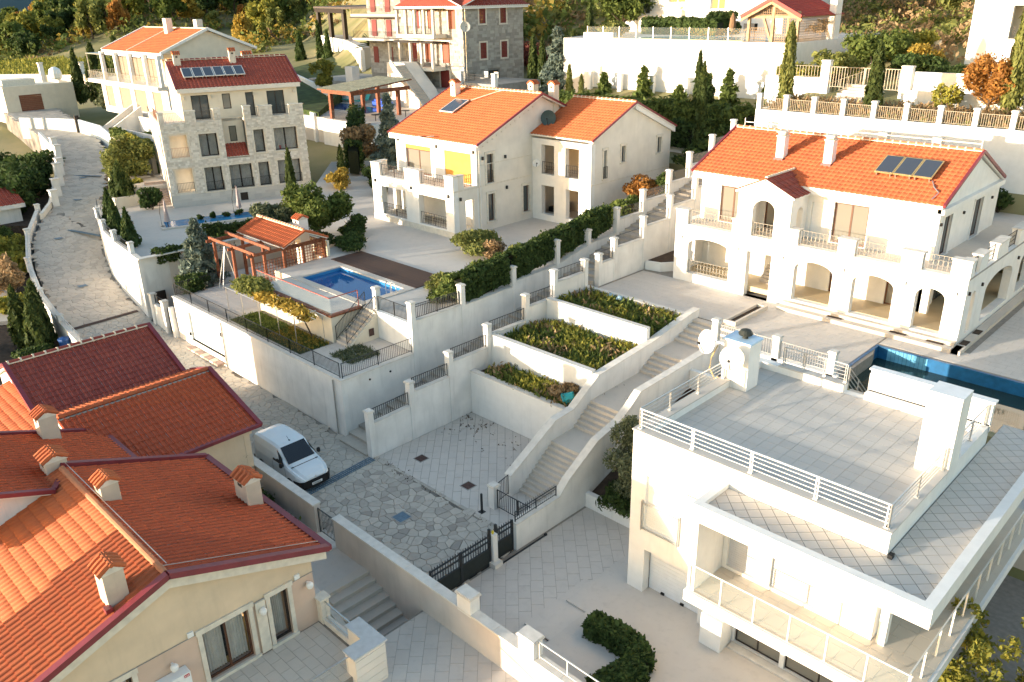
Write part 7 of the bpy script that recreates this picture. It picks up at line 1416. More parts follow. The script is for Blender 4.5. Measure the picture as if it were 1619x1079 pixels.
wb3 = thing('white_tower_house', 'plain white tower house at the top centre behind the cypresses', 'house', (-85, 116, 16)); m_ = MB(); m_.box(-92, -76, 112, 124, 10, 32); m_.build('body', WHITE, wb3); m_ = MB(); m_.box(-75.98, -75.8, 113, 114.5, 17, 20); m_.build('side_window', GLASS, wb3)
slab('upper_street', [(-118, 120), (-86, 96), (-70, 96), (-72, 104), (-84, 106), (-112, 131)], 11.6, 5, COBBLE)
# ================================================================ vegetation
def fol(name, c1, c2, tr=.33): return mat(name, c1, .75, .1, 1.0, 0, 1, tint=.8, rnd=.25, col2=c2, spec=.2, transl=tr)
F_DARK = fol('dark_green_leaves', (.075, .115, .030), (.020, .034, .011)); F_CYP = fol('cypress_green', (.095, .125, .032), (.026, .042, .014)); F_OLIVE = fol('olive_leaves', (.19, .21, .12), (.06, .08, .035))
F_MID = fol('mid_green_leaves', (.15, .19, .045), (.040, .065, .015)); F_YEL = fol('yellow_green_leaves', (.34, .31, .055), (.10, .12, .025)); F_AUT = fol('autumn_leaves', (.44, .21, .05), (.17, .075, .025))
F_GOLD = fol('golden_leaves', (.48, .33, .06), (.20, .15, .035)); F_DRY = fol('dry_stalks', (.44, .30, .16), (.18, .12, .06)); F_BLUE = fol('blue_green_needles', (.22, .27, .22), (.06, .085, .065)); F_RED = fol('reddish_leaves', (.30, .09, .06), (.10, .035, .03)); F_WISP = fol('wispy_olive_leaves', (.24, .25, .07), (.07, .09, .025))
def blob_pts(blobs, n, fill=.5, rng=RNG):
    vol = np.array([b[3]*b[4]*b[5] for b in blobs])**.75; k = rng.choice(len(blobs), n, p=vol/vol.sum()); B = np.array(blobs)[k]
    d = rng.normal(size=(n, 3)); d /= np.linalg.norm(d, axis=1, keepdims=True); r = fill+(1-fill)*rng.random(n)**.6; r *= 1+.13*rng.normal(size=n)*.7
    return B[:, :3]+d*r[:, None]*B[:, 3:6], d
def leaf_geo(P, D, size, aspect=1.8, up=0.0, outw=.5, var=.35, rng=RNG):
    n = len(P); N = D*outw+rng.normal(size=(n, 3))*.6; N /= np.linalg.norm(N, axis=1, keepdims=True)
    A = rng.normal(size=(n, 3)); A[:, 2] += up*4; A -= N*(A*N).sum(1, keepdims=True); A /= np.linalg.norm(A, axis=1, keepdims=True); Bv = np.cross(N, A)
    s = size*(1+var*rng.normal(size=n)).clip(.4, 2)[:, None]; a = A*s*aspect*.5; b = Bv*s*.5
    V = np.stack([P-a, P+b*.9-a*.1, P+a, P-b*.9-a*.1], 1).reshape(-1, 3); F = np.arange(4*n).reshape(n, 4); return V, F
def leaves(name, P, D, size, m, parent=None, kind=None, loc=None, **k):
    V, F = leaf_geo(P, D, size, **k); n = len(F); T = RNG.random(n); o_ = np.array(off(parent)) if parent else np.zeros(3)
    if loc is not None: o_ = np.zeros(3)
    ob = bpy.data.objects.new(name, np_mesh(name, V-o_, F, T, m)); COL.objects.link(ob)
    if parent: ob.parent = parent
    if kind: ob['kind'] = kind
    return ob
def trunk_geo(parent, x, y, z, h, r, limbs, spread, m=BARK, name='trunk'):
    b = MB(); b.tube([(x, y, z-.2), (x+.05*h*random.uniform(-1, 1), y+.05*h*random.uniform(-1, 1), z+h*.5), (x, y, z+h)], r, 7, r2=r*.5)
    for i in range(limbs):
        a = 2*math.pi*i/limbs+random.random(); hh = z+h*random.uniform(.4, .95); e = (x+math.cos(a)*spread, y+math.sin(a)*spread, hh+spread*random.uniform(.5, 1.1)); b.tube([(x, y, hh-.1), ((x+e[0])/2, (y+e[1])/2, hh+spread*.35), e], r*.45, 5, r2=r*.12)
    return b.build(name, m, parent)
def lumps(x, y, z, rx, ry, rz, n, s=.5): return [(x+rx*(1-s*.8)*random.uniform(-1, 1), y+ry*(1-s*.8)*random.uniform(-1, 1), z+rz*(1-s*.8)*random.uniform(-1, 1), rx*s*random.uniform(.7, 1.2), ry*s*random.uniform(.7, 1.2), rz*s*random.uniform(.7, 1.2)) for _ in range(n)]
def tree(name, label, cat, x, y, z, h, rx, rz, n, size, m, th=None, lumpn=12, group=None, s=.42, fill=.45, limbs=6, r=None):
    t = thing(name, label, cat, (x, y, z), 0, group); th = th or max(.3, h-2*rz); trunk_geo(t, x, y, z, max(.3, th+rz*.5), r or max(.05, h*.03), limbs, rx*.55)
    P, D = blob_pts(lumps(x, y, z+h-rz, rx, rx, rz, lumpn, s), n, fill); P[:, 2] = np.maximum(P[:, 2], z+.05); leaves('crown', P, D, size, m, t); return t
def cypress(label, x, y, z, h, r, m=F_CYP, n=2200, size=.16, name='cypress_tree', tip=.6, group=None, base=.0):
    t = thing(name, label, 'cypress', (x, y, z), 0, group); b = MB(); b.tube([(x, y, z-.2), (x, y, z+h*.8)], r*.16, 6, r2=.02); b.build('trunk', BARK, t)
    u = RNG.random(n)**.85; a = RNG.random(n)*2*np.pi; prof = np.minimum(1, (u+.02)/.18)**.5*(1-u)**tip; lob = 1+.18*np.sin(a*5+u*9)+.1*RNG.normal(size=n); rr = r*prof*lob*(.6+.4*RNG.random(n)**.5)
    P = np.stack([x+rr*np.cos(a), y+rr*np.sin(a), z+base+u*(h-base)], 1); D = np.stack([np.cos(a), np.sin(a), .25+0*a], 1); leaves('foliage', P, D, size, m, t, up=1.0, aspect=2.4, outw=1.0); return t
def conifer(label, x, y, z, h, r, m, n=3000, size=.2, name='fir_tree', cat='fir', droop=.25, layers=9, group=None):
    t = thing(name, label, cat, (x, y, z), 0, group); b = MB(); b.tube([(x, y, z-.2), (x, y, z+h*.95)], r*.08, 6, r2=.015); b.build('trunk', BARK, t)
    k = RNG.integers(0, layers, n); u = (k+.15+.5*RNG.random(n))/layers*.94+.03; a = RNG.random(n)*2*np.pi; br = np.floor(a/(2*np.pi)*9+k*.5); ext = .75+.35*np.sin(br*7.3+k*2.1); q = RNG.random(n)**.6
    rr = r*(1-u)**.85*ext*q; P = np.stack([x+rr*np.cos(a), y+rr*np.sin(a), z+u*h-droop*rr+.08*RNG.normal(size=n)], 1); D = np.stack([np.cos(a)*.6, np.sin(a)*.6, .6+0*a], 1); leaves('foliage', P, D, size, m, t, aspect=2.2, outw=.8); return t
def hedge(label, pts, w_, h, zf, n, size, m, name='clipped_hedge', jag=.1, stuff_top=None):
    """a hedge along a polyline: leafy skin with a dark woody core"""
    x0, y0 = pts[0]; t = thing(name, label, 'hedge', (x0, y0, zf(x0, y0))); c = MB(); P, D = [], []; L = [math.dist(p, q) for p, q in zip(pts, pts[1:])]; tot = sum(L)
    for (p, q, l) in zip(pts, pts[1:], L):
        d = Vector((q[0]-p[0], q[1]-p[1], 0))/l; s_ = Vector((-d.y, d.x, 0)); k = int(n*l/tot); hw = w_/2
        c.prism([(p[0]+s_.x*hw*.72, p[1]+s_.y*hw*.72), (p[0]-s_.x*hw*.72, p[1]-s_.y*hw*.72), (q[0]-s_.x*hw*.72, q[1]-s_.y*hw*.72), (q[0]+s_.x*hw*.72, q[1]+s_.y*hw*.72)], lambda x, y: zf(x, y)-.1, lambda x, y: zf(x, y)+h*.82)
        u = RNG.random(k)*l; side = RNG.random(k); per = 2*h+w_; e = side*per; lo_ = RNG.random(k) < .07; bulge = lo_*jag*2.2*RNG.random(k)+jag*np.sin(u*2.1)+jag*.7*np.sin(u*5.3+1)+jag*.6*RNG.normal(size=k)
        v = np.where(e < h, -hw-bulge, np.where(e < h+w_, e-h-hw, hw+bulge)); zz = np.where(e < h, e, np.where(e < h+w_, h+bulge, per-e)); dx = np.where(e < h, -1, np.where(e < h+w_, 0, 1.0)); dz = np.where((e >= h) & (e < h+w_), 1, .2)
        X = p[0]+d.x*u+s_.x*v; Y = p[1]+d.y*u+s_.y*v; Z = np.array([zf(a, b) for a, b in zip(X, Y)])+zz
        P.append(np.stack([X, Y, Z], 1)); D.append(np.stack([s_.x*dx, s_.y*dx, dz], 1))
    c.build('branches', mat('dark_hedge_core', (.015, .02, .008), .95, .2, 6), t); leaves('foliage', np.concatenate(P), np.concatenate(D), size, m, t, outw=.9); return t
def bushy(label, x, y, z, r, h, n, size, m, name='garden_bush', cat='bush', lump=9, group=None, s=.5):
    t = thing(name, label, cat, (x, y, z), 0, group); b = MB()
    for i in range(5): a = i*1.26+random.random(); b.tube([(x, y, z-.1), (x+math.cos(a)*r*.35, y+math.sin(a)*r*.35, z+h*.45), (x+math.cos(a)*r*.6, y+math.sin(a)*r*.6, z+h*.75)], .035, 5, r2=.012)
    b.build('stems', BARK, t); P, D = blob_pts(lumps(x, y, z+h*.5, r, r, h*.5, lump, s), n, .5); P[:, 2] = np.maximum(P[:, 2], z+.02); leaves('foliage', P, D, size, m, t); return t
def tufts(name, label, region, zf, n, hgt, m, cat='plants', size=.06, kind='stuff', dens=None):
    """upright blades scattered over a polygon: one object, nobody could count it"""
    xs = [p[0] for p in region]; ys = [p[1] for p in region]; pts = []
    while len(pts) < n:
        x, y = random.uniform(min(xs), max(xs)), random.uniform(min(ys), max(ys))
        if inside((x, y), region) and (dens is None or random.random() < dens(x, y)): pts.append((x, y))
    A = np.array(pts); hh = hgt*(.4+.8*RNG.random(n)); z0 = np.array([zf(x, y) for x, y in pts]); k = 3; Pl, Dl = [], []
    for i in range(k): f = (i+.5)/k; Pl.append(np.stack([A[:, 0]+RNG.normal(size=n)*.06*f*3, A[:, 1]+RNG.normal(size=n)*.06*f*3, z0+hh*f], 1)); Dl.append(RNG.normal(size=(n, 3)))
    ob = leaves(name, np.concatenate(Pl), np.concatenate(Dl), size, m, None, kind, up=.7, aspect=2.6); tag(ob, label, cat); return ob
flat = lambda z: (lambda x, y: z)
# planted beds
def patch(x, y, f=.9, p=0): return .5+.5*math.sin(x*f+p)*math.cos(y*f*1.3+p*2)
BA, BB, BC_ = R4(-30.4, -24.2, 28.4, 29.7), R4(-31.2, -24.2, 30.1, 34.3), R4(-31.2, -24.2, 34.8, 38.0)
for k, (reg, z, n, hs) in enumerate(((BA, 2.35, 900, .55), (BB, 3.55, 3600, .5), (BC_, 4.55, 1500, .45))):
    tufts('ground_cover', 'low green ground cover filling the %s planted bed' % ('lowest', 'large middle', 'uppermost')[k], reg, flat(z), n, hs, F_MID, dens=lambda x, y: .35+.65*patch(x, y, 1.1, 1), size=.15)
    tufts('flowering_stalks', 'yellow green stalks standing in the %s planted bed' % ('lowest', 'large middle', 'uppermost')[k], reg, flat(z), n//2, hs*1.3, F_YEL, dens=lambda x, y: patch(x, y, 1.4, 2)**2, size=.12)
    tufts('dry_stalks', 'dry brown stalks standing in the %s planted bed' % ('lowest', 'large middle', 'uppermost')[k], reg, flat(z), n//(2 if k == 0 else 5), hs*1.2, F_DRY, dens=lambda x, y: patch(x, y, 1.2, 4)**3, size=.13)
bushy('heap of cut grey brown branches in the lowest planted bed', -25.6, 28.9, 2.4, 1.0, 1.0, 1200, .13, F_DRY, 'branch_heap', 'branches'); ub = thing('turquoise_tub', 'round turquoise tub lying in the lowest planted bed', 'tub', (-24.7, 28.9, 2.4)); m_ = MB(); m_.tube([(-24.95, 28.7, 2.75), (-24.55, 29.0, 2.95)], .36, 14, r2=.3); m_.build('tub_body', mat('turquoise_plastic', (.03, .32, .34), .5, .05, 4), ub); m_ = MB(); m_.tube([(-24.98, 28.68, 2.74), (-24.93, 28.72, 2.77)], .4, 14); m_.build('rim', MATS['turquoise_plastic'], ub)
for x in (-29.2, -28.5): b9 = thing('white_sack', 'pale blue white sacks on the wall behind the uppermost planted bed', 'sack', (x, 37.8, 5), 0, 'pale sacks'); m_ = MB(); m_.lathe((x, 37.8, 4.8), [(.05, 0), (.22, .08), (.25, .2), (.14, .34), (.05, .38)], 10); m_.build('sack_body', mat('pale_sack', (.24, .36, .44), .7, .08, 5), b9)
# lawns
for nm, reg, zf, n, h in (('lawn_grass', R4(-47.05, -39.05, 21.85, 23.85), flat(3.42), 3000, .07), ('lawn_grass', [(-107, 39.0), (-86, 35), (-83, 40), (-105, 43)], flat(7.1), 2500, .2), ('field_grass', [(-240, 57), (-187, 46), (-152, 66), (-190, 96), (-245, 88)], flat(8.9), 6000, .6)):
    tufts(nm, 'short green grass of the ' + ('pool garden lawn' if n == 3000 else 'sunken lawn' if n == 2500 else 'sunlit field at the upper left'), reg, zf, n, h, F_YEL if n == 6000 else F_MID, 'grass', size=.05 if n == 3000 else (.12 if n == 2500 else .5))
tufts('fallen_leaves', 'fallen yellow leaves under the vine on the lawn', R4(-43, -39.1, 22, 23.9), flat(3.44), 300, .05, F_GOLD, 'leaves', size=.08); tufts('ground_grass', 'patch of grass growing between slabs below the cream garden stairs', R4(-37.6, -35.6, 23, 25), flat(3.41), 600, .12, F_OLIVE, 'grass', size=.07)
for reg, n, lb in ((R4(-31.2, -29.4, 26.6, 27.9), 150, 'dark fallen leaves in the back corner of the tan court'), (R4(-31.2, -24.3, 25.2, 28.0), 130, 'scattered dry leaves at the back of the tan court'), (R4(-31.4, -22, 20.9, 21.3), 160, 'dirt and leaves along the stone row at the tan court'), (R4(-37, -21, 15.9, 16.3), 220, 'dirt and leaves along the pale boundary wall'), (R4(-46, -35, 20.7, 21.3), 240, 'dirt and leaves at the foot of the garden wall'), (R4(-23.6, -21.1, 28, 33), 60, 'dry leaves on the landing of the broad white staircase')):
    tufts('leaf_litter', lb, reg, (lambda x, y: .03) if reg[0][1] < 28 else (lambda x, y: 1.95 if y < 29.4 else 3.05), n//4, .03, fol('litter_leaves', (.16, .10, .05), (.04, .028, .018)), 'leaves', size=.045)
# vine on the trellis
vt = thing('yellow_vine', 'yellow and orange vine spread over the thin metal trellis', 'vine', (-44, 23.3, 3.4)); P, D = blob_pts([(-46.9, 23.4, 5.35, 1.5, .9, .5), (-46, 23.6, 5.5, 1.1, .7, .5)], 2200, .3); leaves('foliage', P, D, .15, F_WISP, vt); P, D = blob_pts([(-44.6, 23.2, 5.15, 1.2, .7, .3), (-43, 23.4, 5.1, 1.0, .7, .25), (-41.6, 23.4, 5.1, 1.1, .6, .25), (-40.3, 23.3, 5.0, .7, .5, .25), (-42.3, 23.9, 4.7, .5, .2, .5)], 1700, .2); leaves('golden_foliage', P, D, .14, F_GOLD, vt)
m_ = MB(); m_.tube([(-40.6, 23.8, 3.4), (-40.9, 23.6, 4.3), (-41.4, 23.4, 5.0), (-44, 23.4, 5.1), (-47, 23.4, 5.2)], .05, 6, r2=.03); m_.build('vine_stem', BARK, vt)
# named single plants
tree('olive_tree', 'grey green olive tree between the white staircase and the white modern house', 'olive tree', -18.6, 26.3, .4, 4.1, 1.5, 1.7, 13000, .085, F_OLIVE, lumpn=26, s=.34)
bushy('dark low shrub under the grey green olive tree', -18.6, 25.6, .5, 1.3, .9, 2200, .12, F_DARK); bushy('bright green small shrub against the white modern house wall', -16.6, 25.5, .5, .6, 1.2, 900, .11, F_MID)
ob_ = thing('shrub_bed_wall', 'low white wall of the shrub bed under the olive tree', 'wall', (-18.2, 25.2, 0)); m_ = MB(); m_.box(-20.6, -15.78, 25.2, 25.45, -.3, .75); m_.build('wall_body', WHITE, ob_); slab('shrub_bed_soil', R4(-20.6, -15.78, 25.45, 33.4), lambda x, y: .5+max(0, y-27)*.42, 3, SOIL)
m_ = MB(); m_.box(-20.6, -15.9, 33.4, 33.65, 1, 4.2); tag(m_.build('bed_cross_wall', WHITE, thing('bed_cross_wall', 'white cross wall of the sloping bed behind the chimney tower', 'wall', (-18, 33.5, 3))))
for k in range(3): bushy(('dry brown shrub beside the white chimney tower', 'dark green shrub in the sloping bed by the white staircase', 'reddish dry shrub highest in the sloping bed by the staircase')[k], -18.9+k*.3, (31.0, 28.6, 32.7)[k], (2.2, 1.1, 2.9)[k], .8, .8, 900, .1, (F_DRY, F_DARK, F_DRY)[k])
hedge('dark clipped hedge bending in an S on the pale driveway', [(-15.2, 19.0), (-14.05, 19.15), (-13.1, 19.05), (-12.55, 18.5), (-12.75, 17.7), (-12.95, 16.6)], .75, .6, flat(.1), 9000, .11, F_DARK, jag=.06)
hedge('dark low hedge behind the pale boundary wall beside the yellow house', [(-32.4, 14.6), (-28.3, 14.2)], .9, .75, flat(0), 2500, .12, F_DARK, 'low_hedge')
tg = thing('bare_shrub', 'bare twiggy shrub beside the white van behind the pale wall', 'shrub', (-33.8, 15.1, 0)); m_ = MB()
for i in range(34): a = random.random()*6.28; l = random.uniform(.3, .9); p = (-33.6+random.uniform(-.2, .2), 15.0, random.uniform(.6, 2.0)); m_.tube([(-33.6, 15.0, .1), p, (p[0]+math.cos(a)*l, p[1]+math.sin(a)*l, p[2]+l*.8)], .014, 4, r2=.004)
m_.build('twigs', BARK, tg)
rt = tree('yellow_tree', 'yellow leaved sparse tree at the lower right corner', 'tree', -3.0, 25.2, -1, 4.9, 2.2, 2.3, 5200, .105, F_YEL, lumpn=30, s=.2); tree('green_tree', 'bushy green tree in the lower right corner below the sparse yellow one', 'tree', -2.6, 22.6, -1, 3.4, 1.8, 1.5, 6500, .11, F_WISP, lumpn=12)
hedge('long clipped hedge on the stepped wall below the central villa', [(-34.95, 30.5), (-34.95, 34.3)], .8, 1.55, lambda x, y: 5.15+(y-30)*.1, 7000, .13, F_DARK, jag=.08); hedge('middle clipped hedge on the stepped wall below the central villa', [(-34.95, 34.75), (-34.95, 38.4)], .8, 1.55, lambda x, y: 5.5+(y-34)*.14, 7000, .13, F_DARK, jag=.08); hedge('upper clipped hedge on the stepped wall below the central villa', [(-34.95, 38.85), (-34.95, 44.6)], .8, 1.5, lambda x, y: 6.1+(y-38.8)*.15, 8000, .13, F_DARK, jag=.1)
bushy('light green bush at the lower end of the long clipped hedge', -35.6, 30.6, 5.1, 1.15, 1.5, 3000, .13, F_MID); bushy('round olive bush beside the timber deck', -37.5, 31.6, 5.1, 1.2, 1.2, 3000, .12, F_WISP); bushy('bright leafy bush beside the hedge near the deck', -36.2, 32.8, 5.1, .8, 2.2, 2000, .14, F_MID)
bushy('clipped round green bush on the paving before the central villa', -41.8, 38.6, 5.1, 1.9, 1.5, 5000, .13, F_WISP); bushy('dry feathery grass in front of the round bush before the central villa', -39.8, 38.2, 5.1, .9, 1.5, 1800, .12, F_DRY); bushy('light green shrub right of the dry feathery grass', -37.6, 38.9, 5.1, 1.1, 1.3, 2200, .13, F_WISP); bushy('yellowish ornamental grass behind the long clipped hedge', -36.6, 41.5, 5.3, 1.0, 1.5, 1800, .15, F_YEL)
bushy('golden orange round bush beside the wing of the central villa', -37.4, 52.4, 7.2, 1.45, 1.9, 4200, .12, F_AUT); bushy('dark green round bush right of the golden orange bush', -35.7, 53.4, 7.4, 1.35, 1.8, 3600, .13, F_DARK); bushy('leafy shrub climbing between the hedge and the golden bush', -36.4, 48.0, 6.0, 1.5, 2.3, 4200, .15, F_MID); bushy('drooping dark bush at the back corner of the central villa', -37.6, 58.4, 8.8, 1.2, 1.5, 2200, .16, F_DARK)
conifer('dark green spruce behind the central villa wing', -36.8, 60.8, 9.2, 4.4, 2.3, F_DARK, 4500, .22); cypress('slim cypress rising behind the central villa wing', -39.5, 63, 9.4, 7.0, .55, n=1800, size=.22)
# around the pavilion and the apartment
conifer('blue green fir beside the red brown pergola', -56.2, 24.6, 3.4, 4.6, 2.0, F_BLUE, 6500, .2, layers=10); bushy('dark low shrub under the blue green fir', -54.8, 23.3, 3.4, 1.2, 1.0, 2200, .13, F_DARK)
tree('laurel_tree', 'broad dark laurel tree behind the white barbecue chimney', 'laurel tree', -54.6, 33.6, 5.1, 4.2, 2.3, 1.9, 8000, .18, F_MID, lumpn=14); cypress('tall slim cypress before the stone apartment house', -66.0, 38.4, 4.8, 5.0, .55, n=2400, size=.17)
bushy('dark round clipped bush next to the timber deck', -52.6, 35.6, 5.1, 1.3, 1.6, 3400, .13, F_DARK); bushy('wide dark clipped mound at the corner of the timber deck', -49.6, 33.6, 5.1, 1.6, 1.0, 3600, .12, F_DARK); bushy('long dark clipped mound beside the pergola roof', -52.6, 32.2, 5.1, 1.5, .9, 3000, .12, F_DARK)
bushy('weeping grey green shrub between the pool and the pergola roof', -61.2, 33.2, 4.6, 1.7, 2.2, 3800, .17, F_OLIVE); bushy('tall airy shrub behind the weeping shrub', -60.2, 35.2, 4.6, 1.1, 2.9, 1800, .15, F_WISP); bushy('golden yellow shrub beside the stairs of the stone apartment house', -66.4, 43.6, 5.5, 1.1, 1.9, 1800, .15, F_GOLD)
hedge('low dark hedge at the edge of the pool terrace below the apartment house', [(-58.9, 22.5), (-58.9, 28.5)], .9, .8, flat(4.6), 3500, .13, F_DARK, 'low_hedge'); hedge('trimmed hedge along the near side of the narrow bright pool', [(-62.5, 28.0), (-60.0, 33.5)], 1.0, .9, flat(4.6), 3500, .13, F_DARK, 'low_hedge')
for k, (x, y) in enumerate(((-73.3, 25.0), (-69.3, 23.9), (-64.6, 23.1))): cypress(('uppermost of the three small cone cypresses on the curved white wall', 'middle one of the three small cone cypresses on the curved white wall', 'lowest of the three small cone cypresses on the curved white wall')[k], x, y, 4.6, 2.9, .75, F_DARK, 1800, .17, tip=.9)
cypress('dark loose cypress bush in the cream square planter', -79.5, 28.6, 5.4, 3.0, 1.3, F_CYP, 2600, .24, tip=.8); tree('wispy_shrub', 'tall bushy wispy shrub in the large cream planter beside the road', 'shrub', -84.5, 31.6, 6.0, 4.4, 2.9, 2.1, 8000, .2, F_WISP, lumpn=16); bushy('low yellow flowering shrub under the wispy shrub', -81.6, 30.4, 5.2, 1.0, 1.3, 1400, .17, F_YEL)
for k in range(9): a = (-68.4+.317*k*1.1, 30.6+.948*k*1.1); bushy('small clipped shrubs in a row at the foot of the stone apartment house', a[0], a[1], 4.6, .33, .6, 260, .12, F_DARK, 'small_shrub', 'shrub', 4, 'small shrubs along the apartment house')
bushy('dark shrubby mound left of the apartment house base', -75.5, 29.5, 4.6, 1.0, 2.2, 1800, .16, F_DARK)
conifer('blue green fir between the central villa and the tiled pergola', -68.0, 51.2, 6.5, 7.0, 2.1, F_BLUE, 5000, .28); tree('brown_shrub', 'brownish leafy tree left of the blue green fir', 'tree', -70.8, 49.4, 5.6, 4.6, 2.0, 1.7, 3600, .2, F_DRY, lumpn=12); bushy('dark bush at the foot of the brownish leafy tree', -65.5, 47.4, 5.3, 1.3, 1.8, 2400, .16, F_DARK); bushy('dark ball bush left of the central villa', -62.6, 45.6, 5.1, 1.2, 1.4, 2200, .15, F_DARK)
slab('side_path', [(-62, 34), (-62, 60), (-70, 56), (-74, 48), (-66, 40)], lambda x, y: 5.0+max(0, -62-x)*.12, 3, PAVEP)
hedge('tall dark hedge climbing beside the stone stairs of the apartment house', [(-68.5, 47.0), (-79, 55.2)], 1.3, 2.6, lambda x, y: 6+max(0, -68-x)*.22, 5000, .2, F_DARK); cypress('slim cypress at the corner of the tall dark hedge', -68.0, 45.2, 5.6, 3.4, .5, n=1000, size=.18)
# left garden and upper road side
for k, (x, y, z, r, h, m, lb) in enumerate(((-80.5, 18.9, 1.4, 1.5, 2.4, F_YEL, 'yellow leaved shrub along the left road wall'), (-77, 17.6, 1.2, 1.3, 2.0, F_YEL, 'second yellow leaved shrub lower along the left road wall'), (-71.5, 15.8, .9, 1.2, 3.0, F_DRY, 'tall dry feathery grass clump at the left road wall'), (-68, 14.6, .6, 1.3, 1.6, F_YEL, 'yellow green low shrub below the dry grass clump'), (-84, 18, 1.6, 2.2, 2.4, F_DARK, 'dark spreading bush before the small white house'), (-79, 14.6, 1.2, 2.6, 2.2, F_DARK, 'dark wide bush in the left garden'), (-75, 13.4, 1, 2.0, 1.6, F_MID, 'green low bush in the left garden'), (-58.8, 13.4, .1, 1.3, 1.0, F_DARK, 'dark mound shrub below the cypress group on the left'), (-63, 9.5, .4, 1.8, 1.4, F_DARK, 'dark bush at the left edge above the red roof'))): bushy(lb, x, y, z, r, h, 2600, .17, m)
for k, (x, y, h) in enumerate(((-60.6, 14.6, 4.6), (-61.6, 13.6, 4.2), (-59.6, 14.0, 3.9), (-62.4, 14.8, 3.6))): cypress(('tallest cypress of the dark group behind the red roof', 'left rear cypress of the dark group behind the red roof', 'right front cypress of the dark group behind the red roof', 'shortest cypress of the dark group behind the red roof')[k], x, y, .1, h, .75, F_CYP, 2000, .2)
slab('dark_garden', [(-86.5, 22.6), (-93, 26), (-98.5, 28.6), (-106, 31.2), (-116, 32.6), (-122, 18), (-98, 12)], 2.6, 3, SOIL)
for k, (x, y, r, h) in enumerate(((-93, 23.5, 2.6, 4.2), (-97, 24.5, 3.0, 5.0), (-101, 27, 2.6, 4.4), (-105, 28.5, 2.8, 4.6), (-103, 22.5, 3.0, 4.6), (-98, 20, 2.6, 3.6), (-109, 26.5, 3.0, 5))): bushy('dark dense shrub beside the stepping white pillars, %s' % ('nearest the small red roofed house', 'beside the second pillar', 'beside the middle pillars', 'at the upper pillars', 'behind the middle of the group', 'at the left edge of the picture', 'farthest up the road')[k], x, y, 2.6, r, h, 2800, .26, F_DARK, 'dense_shrub', 'shrub', 10, 'dark shrubs beside the upper road')
for k, (x, y, h, r) in enumerate(((-141, 47.5, 7.5, 1.1), (-136.5, 48.6, 8.5, 2.0), (-133.5, 49.0, 7.5, 1.6), (-131, 50.2, 9.5, 2.3), (-127, 51, 8.8, 1.9), (-125, 52.5, 10.5, 1.2), (-133, 54, 10, 1.4))): cypress('%s of the dark conifers left of the shuttered house' % ('leftmost and slimmest', 'second from the left', 'third from the left', 'tallest broad one in the middle', 'broad one nearest the house wall', 'slim tall one at the veranda corner', 'rear one behind the middle')[k], x, y, 8, h, r, F_CYP, 1800, .35, tip=.8, group='dark conifers at the upper left')
bushy('pale small tree in the garden before the dark conifers', -128, 46.5, 8, 1.7, 3.2, 1500, .22, F_OLIVE); hedge('low green planting along the beige retaining wall', [(-106, 38.7), (-92, 36)], 1.0, .8, flat(7.2), 2500, .22, F_MID, 'low_planting'); bushy('leafy yellow green vine hanging over the beige retaining wall', -96, 36.9, 7.0, 1.6, 1.6, 1500, .2, F_YEL)
# middle background
cypress('left of the two cypresses beside the grey stone house terrace', -75.4, 80.2, 11.2, 6.2, .75, n=1600, size=.24); cypress('right of the two cypresses beside the grey stone house terrace', -74.2, 80.6, 11.2, 5.6, .7, n=1500, size=.24); conifer('grey green fir right of the grey stone house', -67.2, 75.6, 10.8, 8.0, 3.0, F_BLUE, 7000, .3)
cypress('tall dark cypress left of the huge white wall', -66.5, 80.5, 11.5, 9.8, .9, n=2400, size=.26); cypress('shorter cypress left of the tall dark one by the huge white wall', -68.8, 80.3, 11.5, 6.4, .8, n=1600, size=.26); cypress('small pale cypress above the central villa ridge', -61.8, 71.5, 10.2, 4.6, .55, F_WISP, 1200, .22); cypress('small pale cypress between the hedge and the grey green fir', -57.8, 68.8, 10.4, 3.8, .45, F_WISP, 900, .2)
tree('red_shrub', 'pinkish red bare shrub beside the grey stone house', 'shrub', -84.5, 90.0, 11.3, 5.0, 3.6, 2.3, 4200, .2, F_RED, lumpn=12); tw = slab('stone_terrace', R4(-79.8, -73.5, 71.5, 79.5), 12.2, 4, CONC); tw_ = thing('stone_terrace_fence', 'white terrace wall with iron panels in front of the grey stone house', 'fence', (-76, 71.4, 12)); pillar(tw_, -79.8, -79.2, 71.2, 71.7, 12, 13.4, WHITE); pillar(tw_, -73.8, -73.2, 71.2, 71.7, 12, 13.4, WHITE); railing(tw_, (-79.1, 71.4, 12.3), (-73.9, 71.4, 12.3), .95, .2, IRON, 'iron_panel', bar=.03, scroll=True)
for k in range(2): t = thing('garden_chair', ('grey garden chair nearer the door on the stone terrace', 'grey garden chair nearer the fir on the stone terrace')[k], 'chair', (-77.6+k*1.8, 73.6, 12.2)); x = -77.6+k*1.8; m_ = MB(); m_.box(x-.35, x+.35, 73.3, 74.0, 12.6, 12.7); m_.build('seat', STEEL, t); m_ = MB(); m_.box(x-.35, x+.35, 74.0, 74.08, 12.6, 13.4); m_.build('backrest', STEEL, t)
hedge('long sunlit clipped hedge at the foot of the huge white wall', [(-60.5, 68.2), (-47.5, 67.2)], 2.4, 1.9, lambda x, y: 10.3, 9000, .22, F_MID, 'long_hedge', .15); hedge('rounded right part of the long hedge at the foot of the huge white wall', [(-47.2, 67.4), (-36.6, 66.4)], 2.5, 2.0, lambda x, y: 10.3, 9000, .22, F_MID, 'long_hedge', .2); hedge('ivy like dark hedge hanging below the long clipped hedge', [(-58.5, 65.7), (-36.6, 64.5)], .9, 1.9, lambda x, y: 9.1, 8000, .22, F_DARK, 'hanging_hedge', .2)
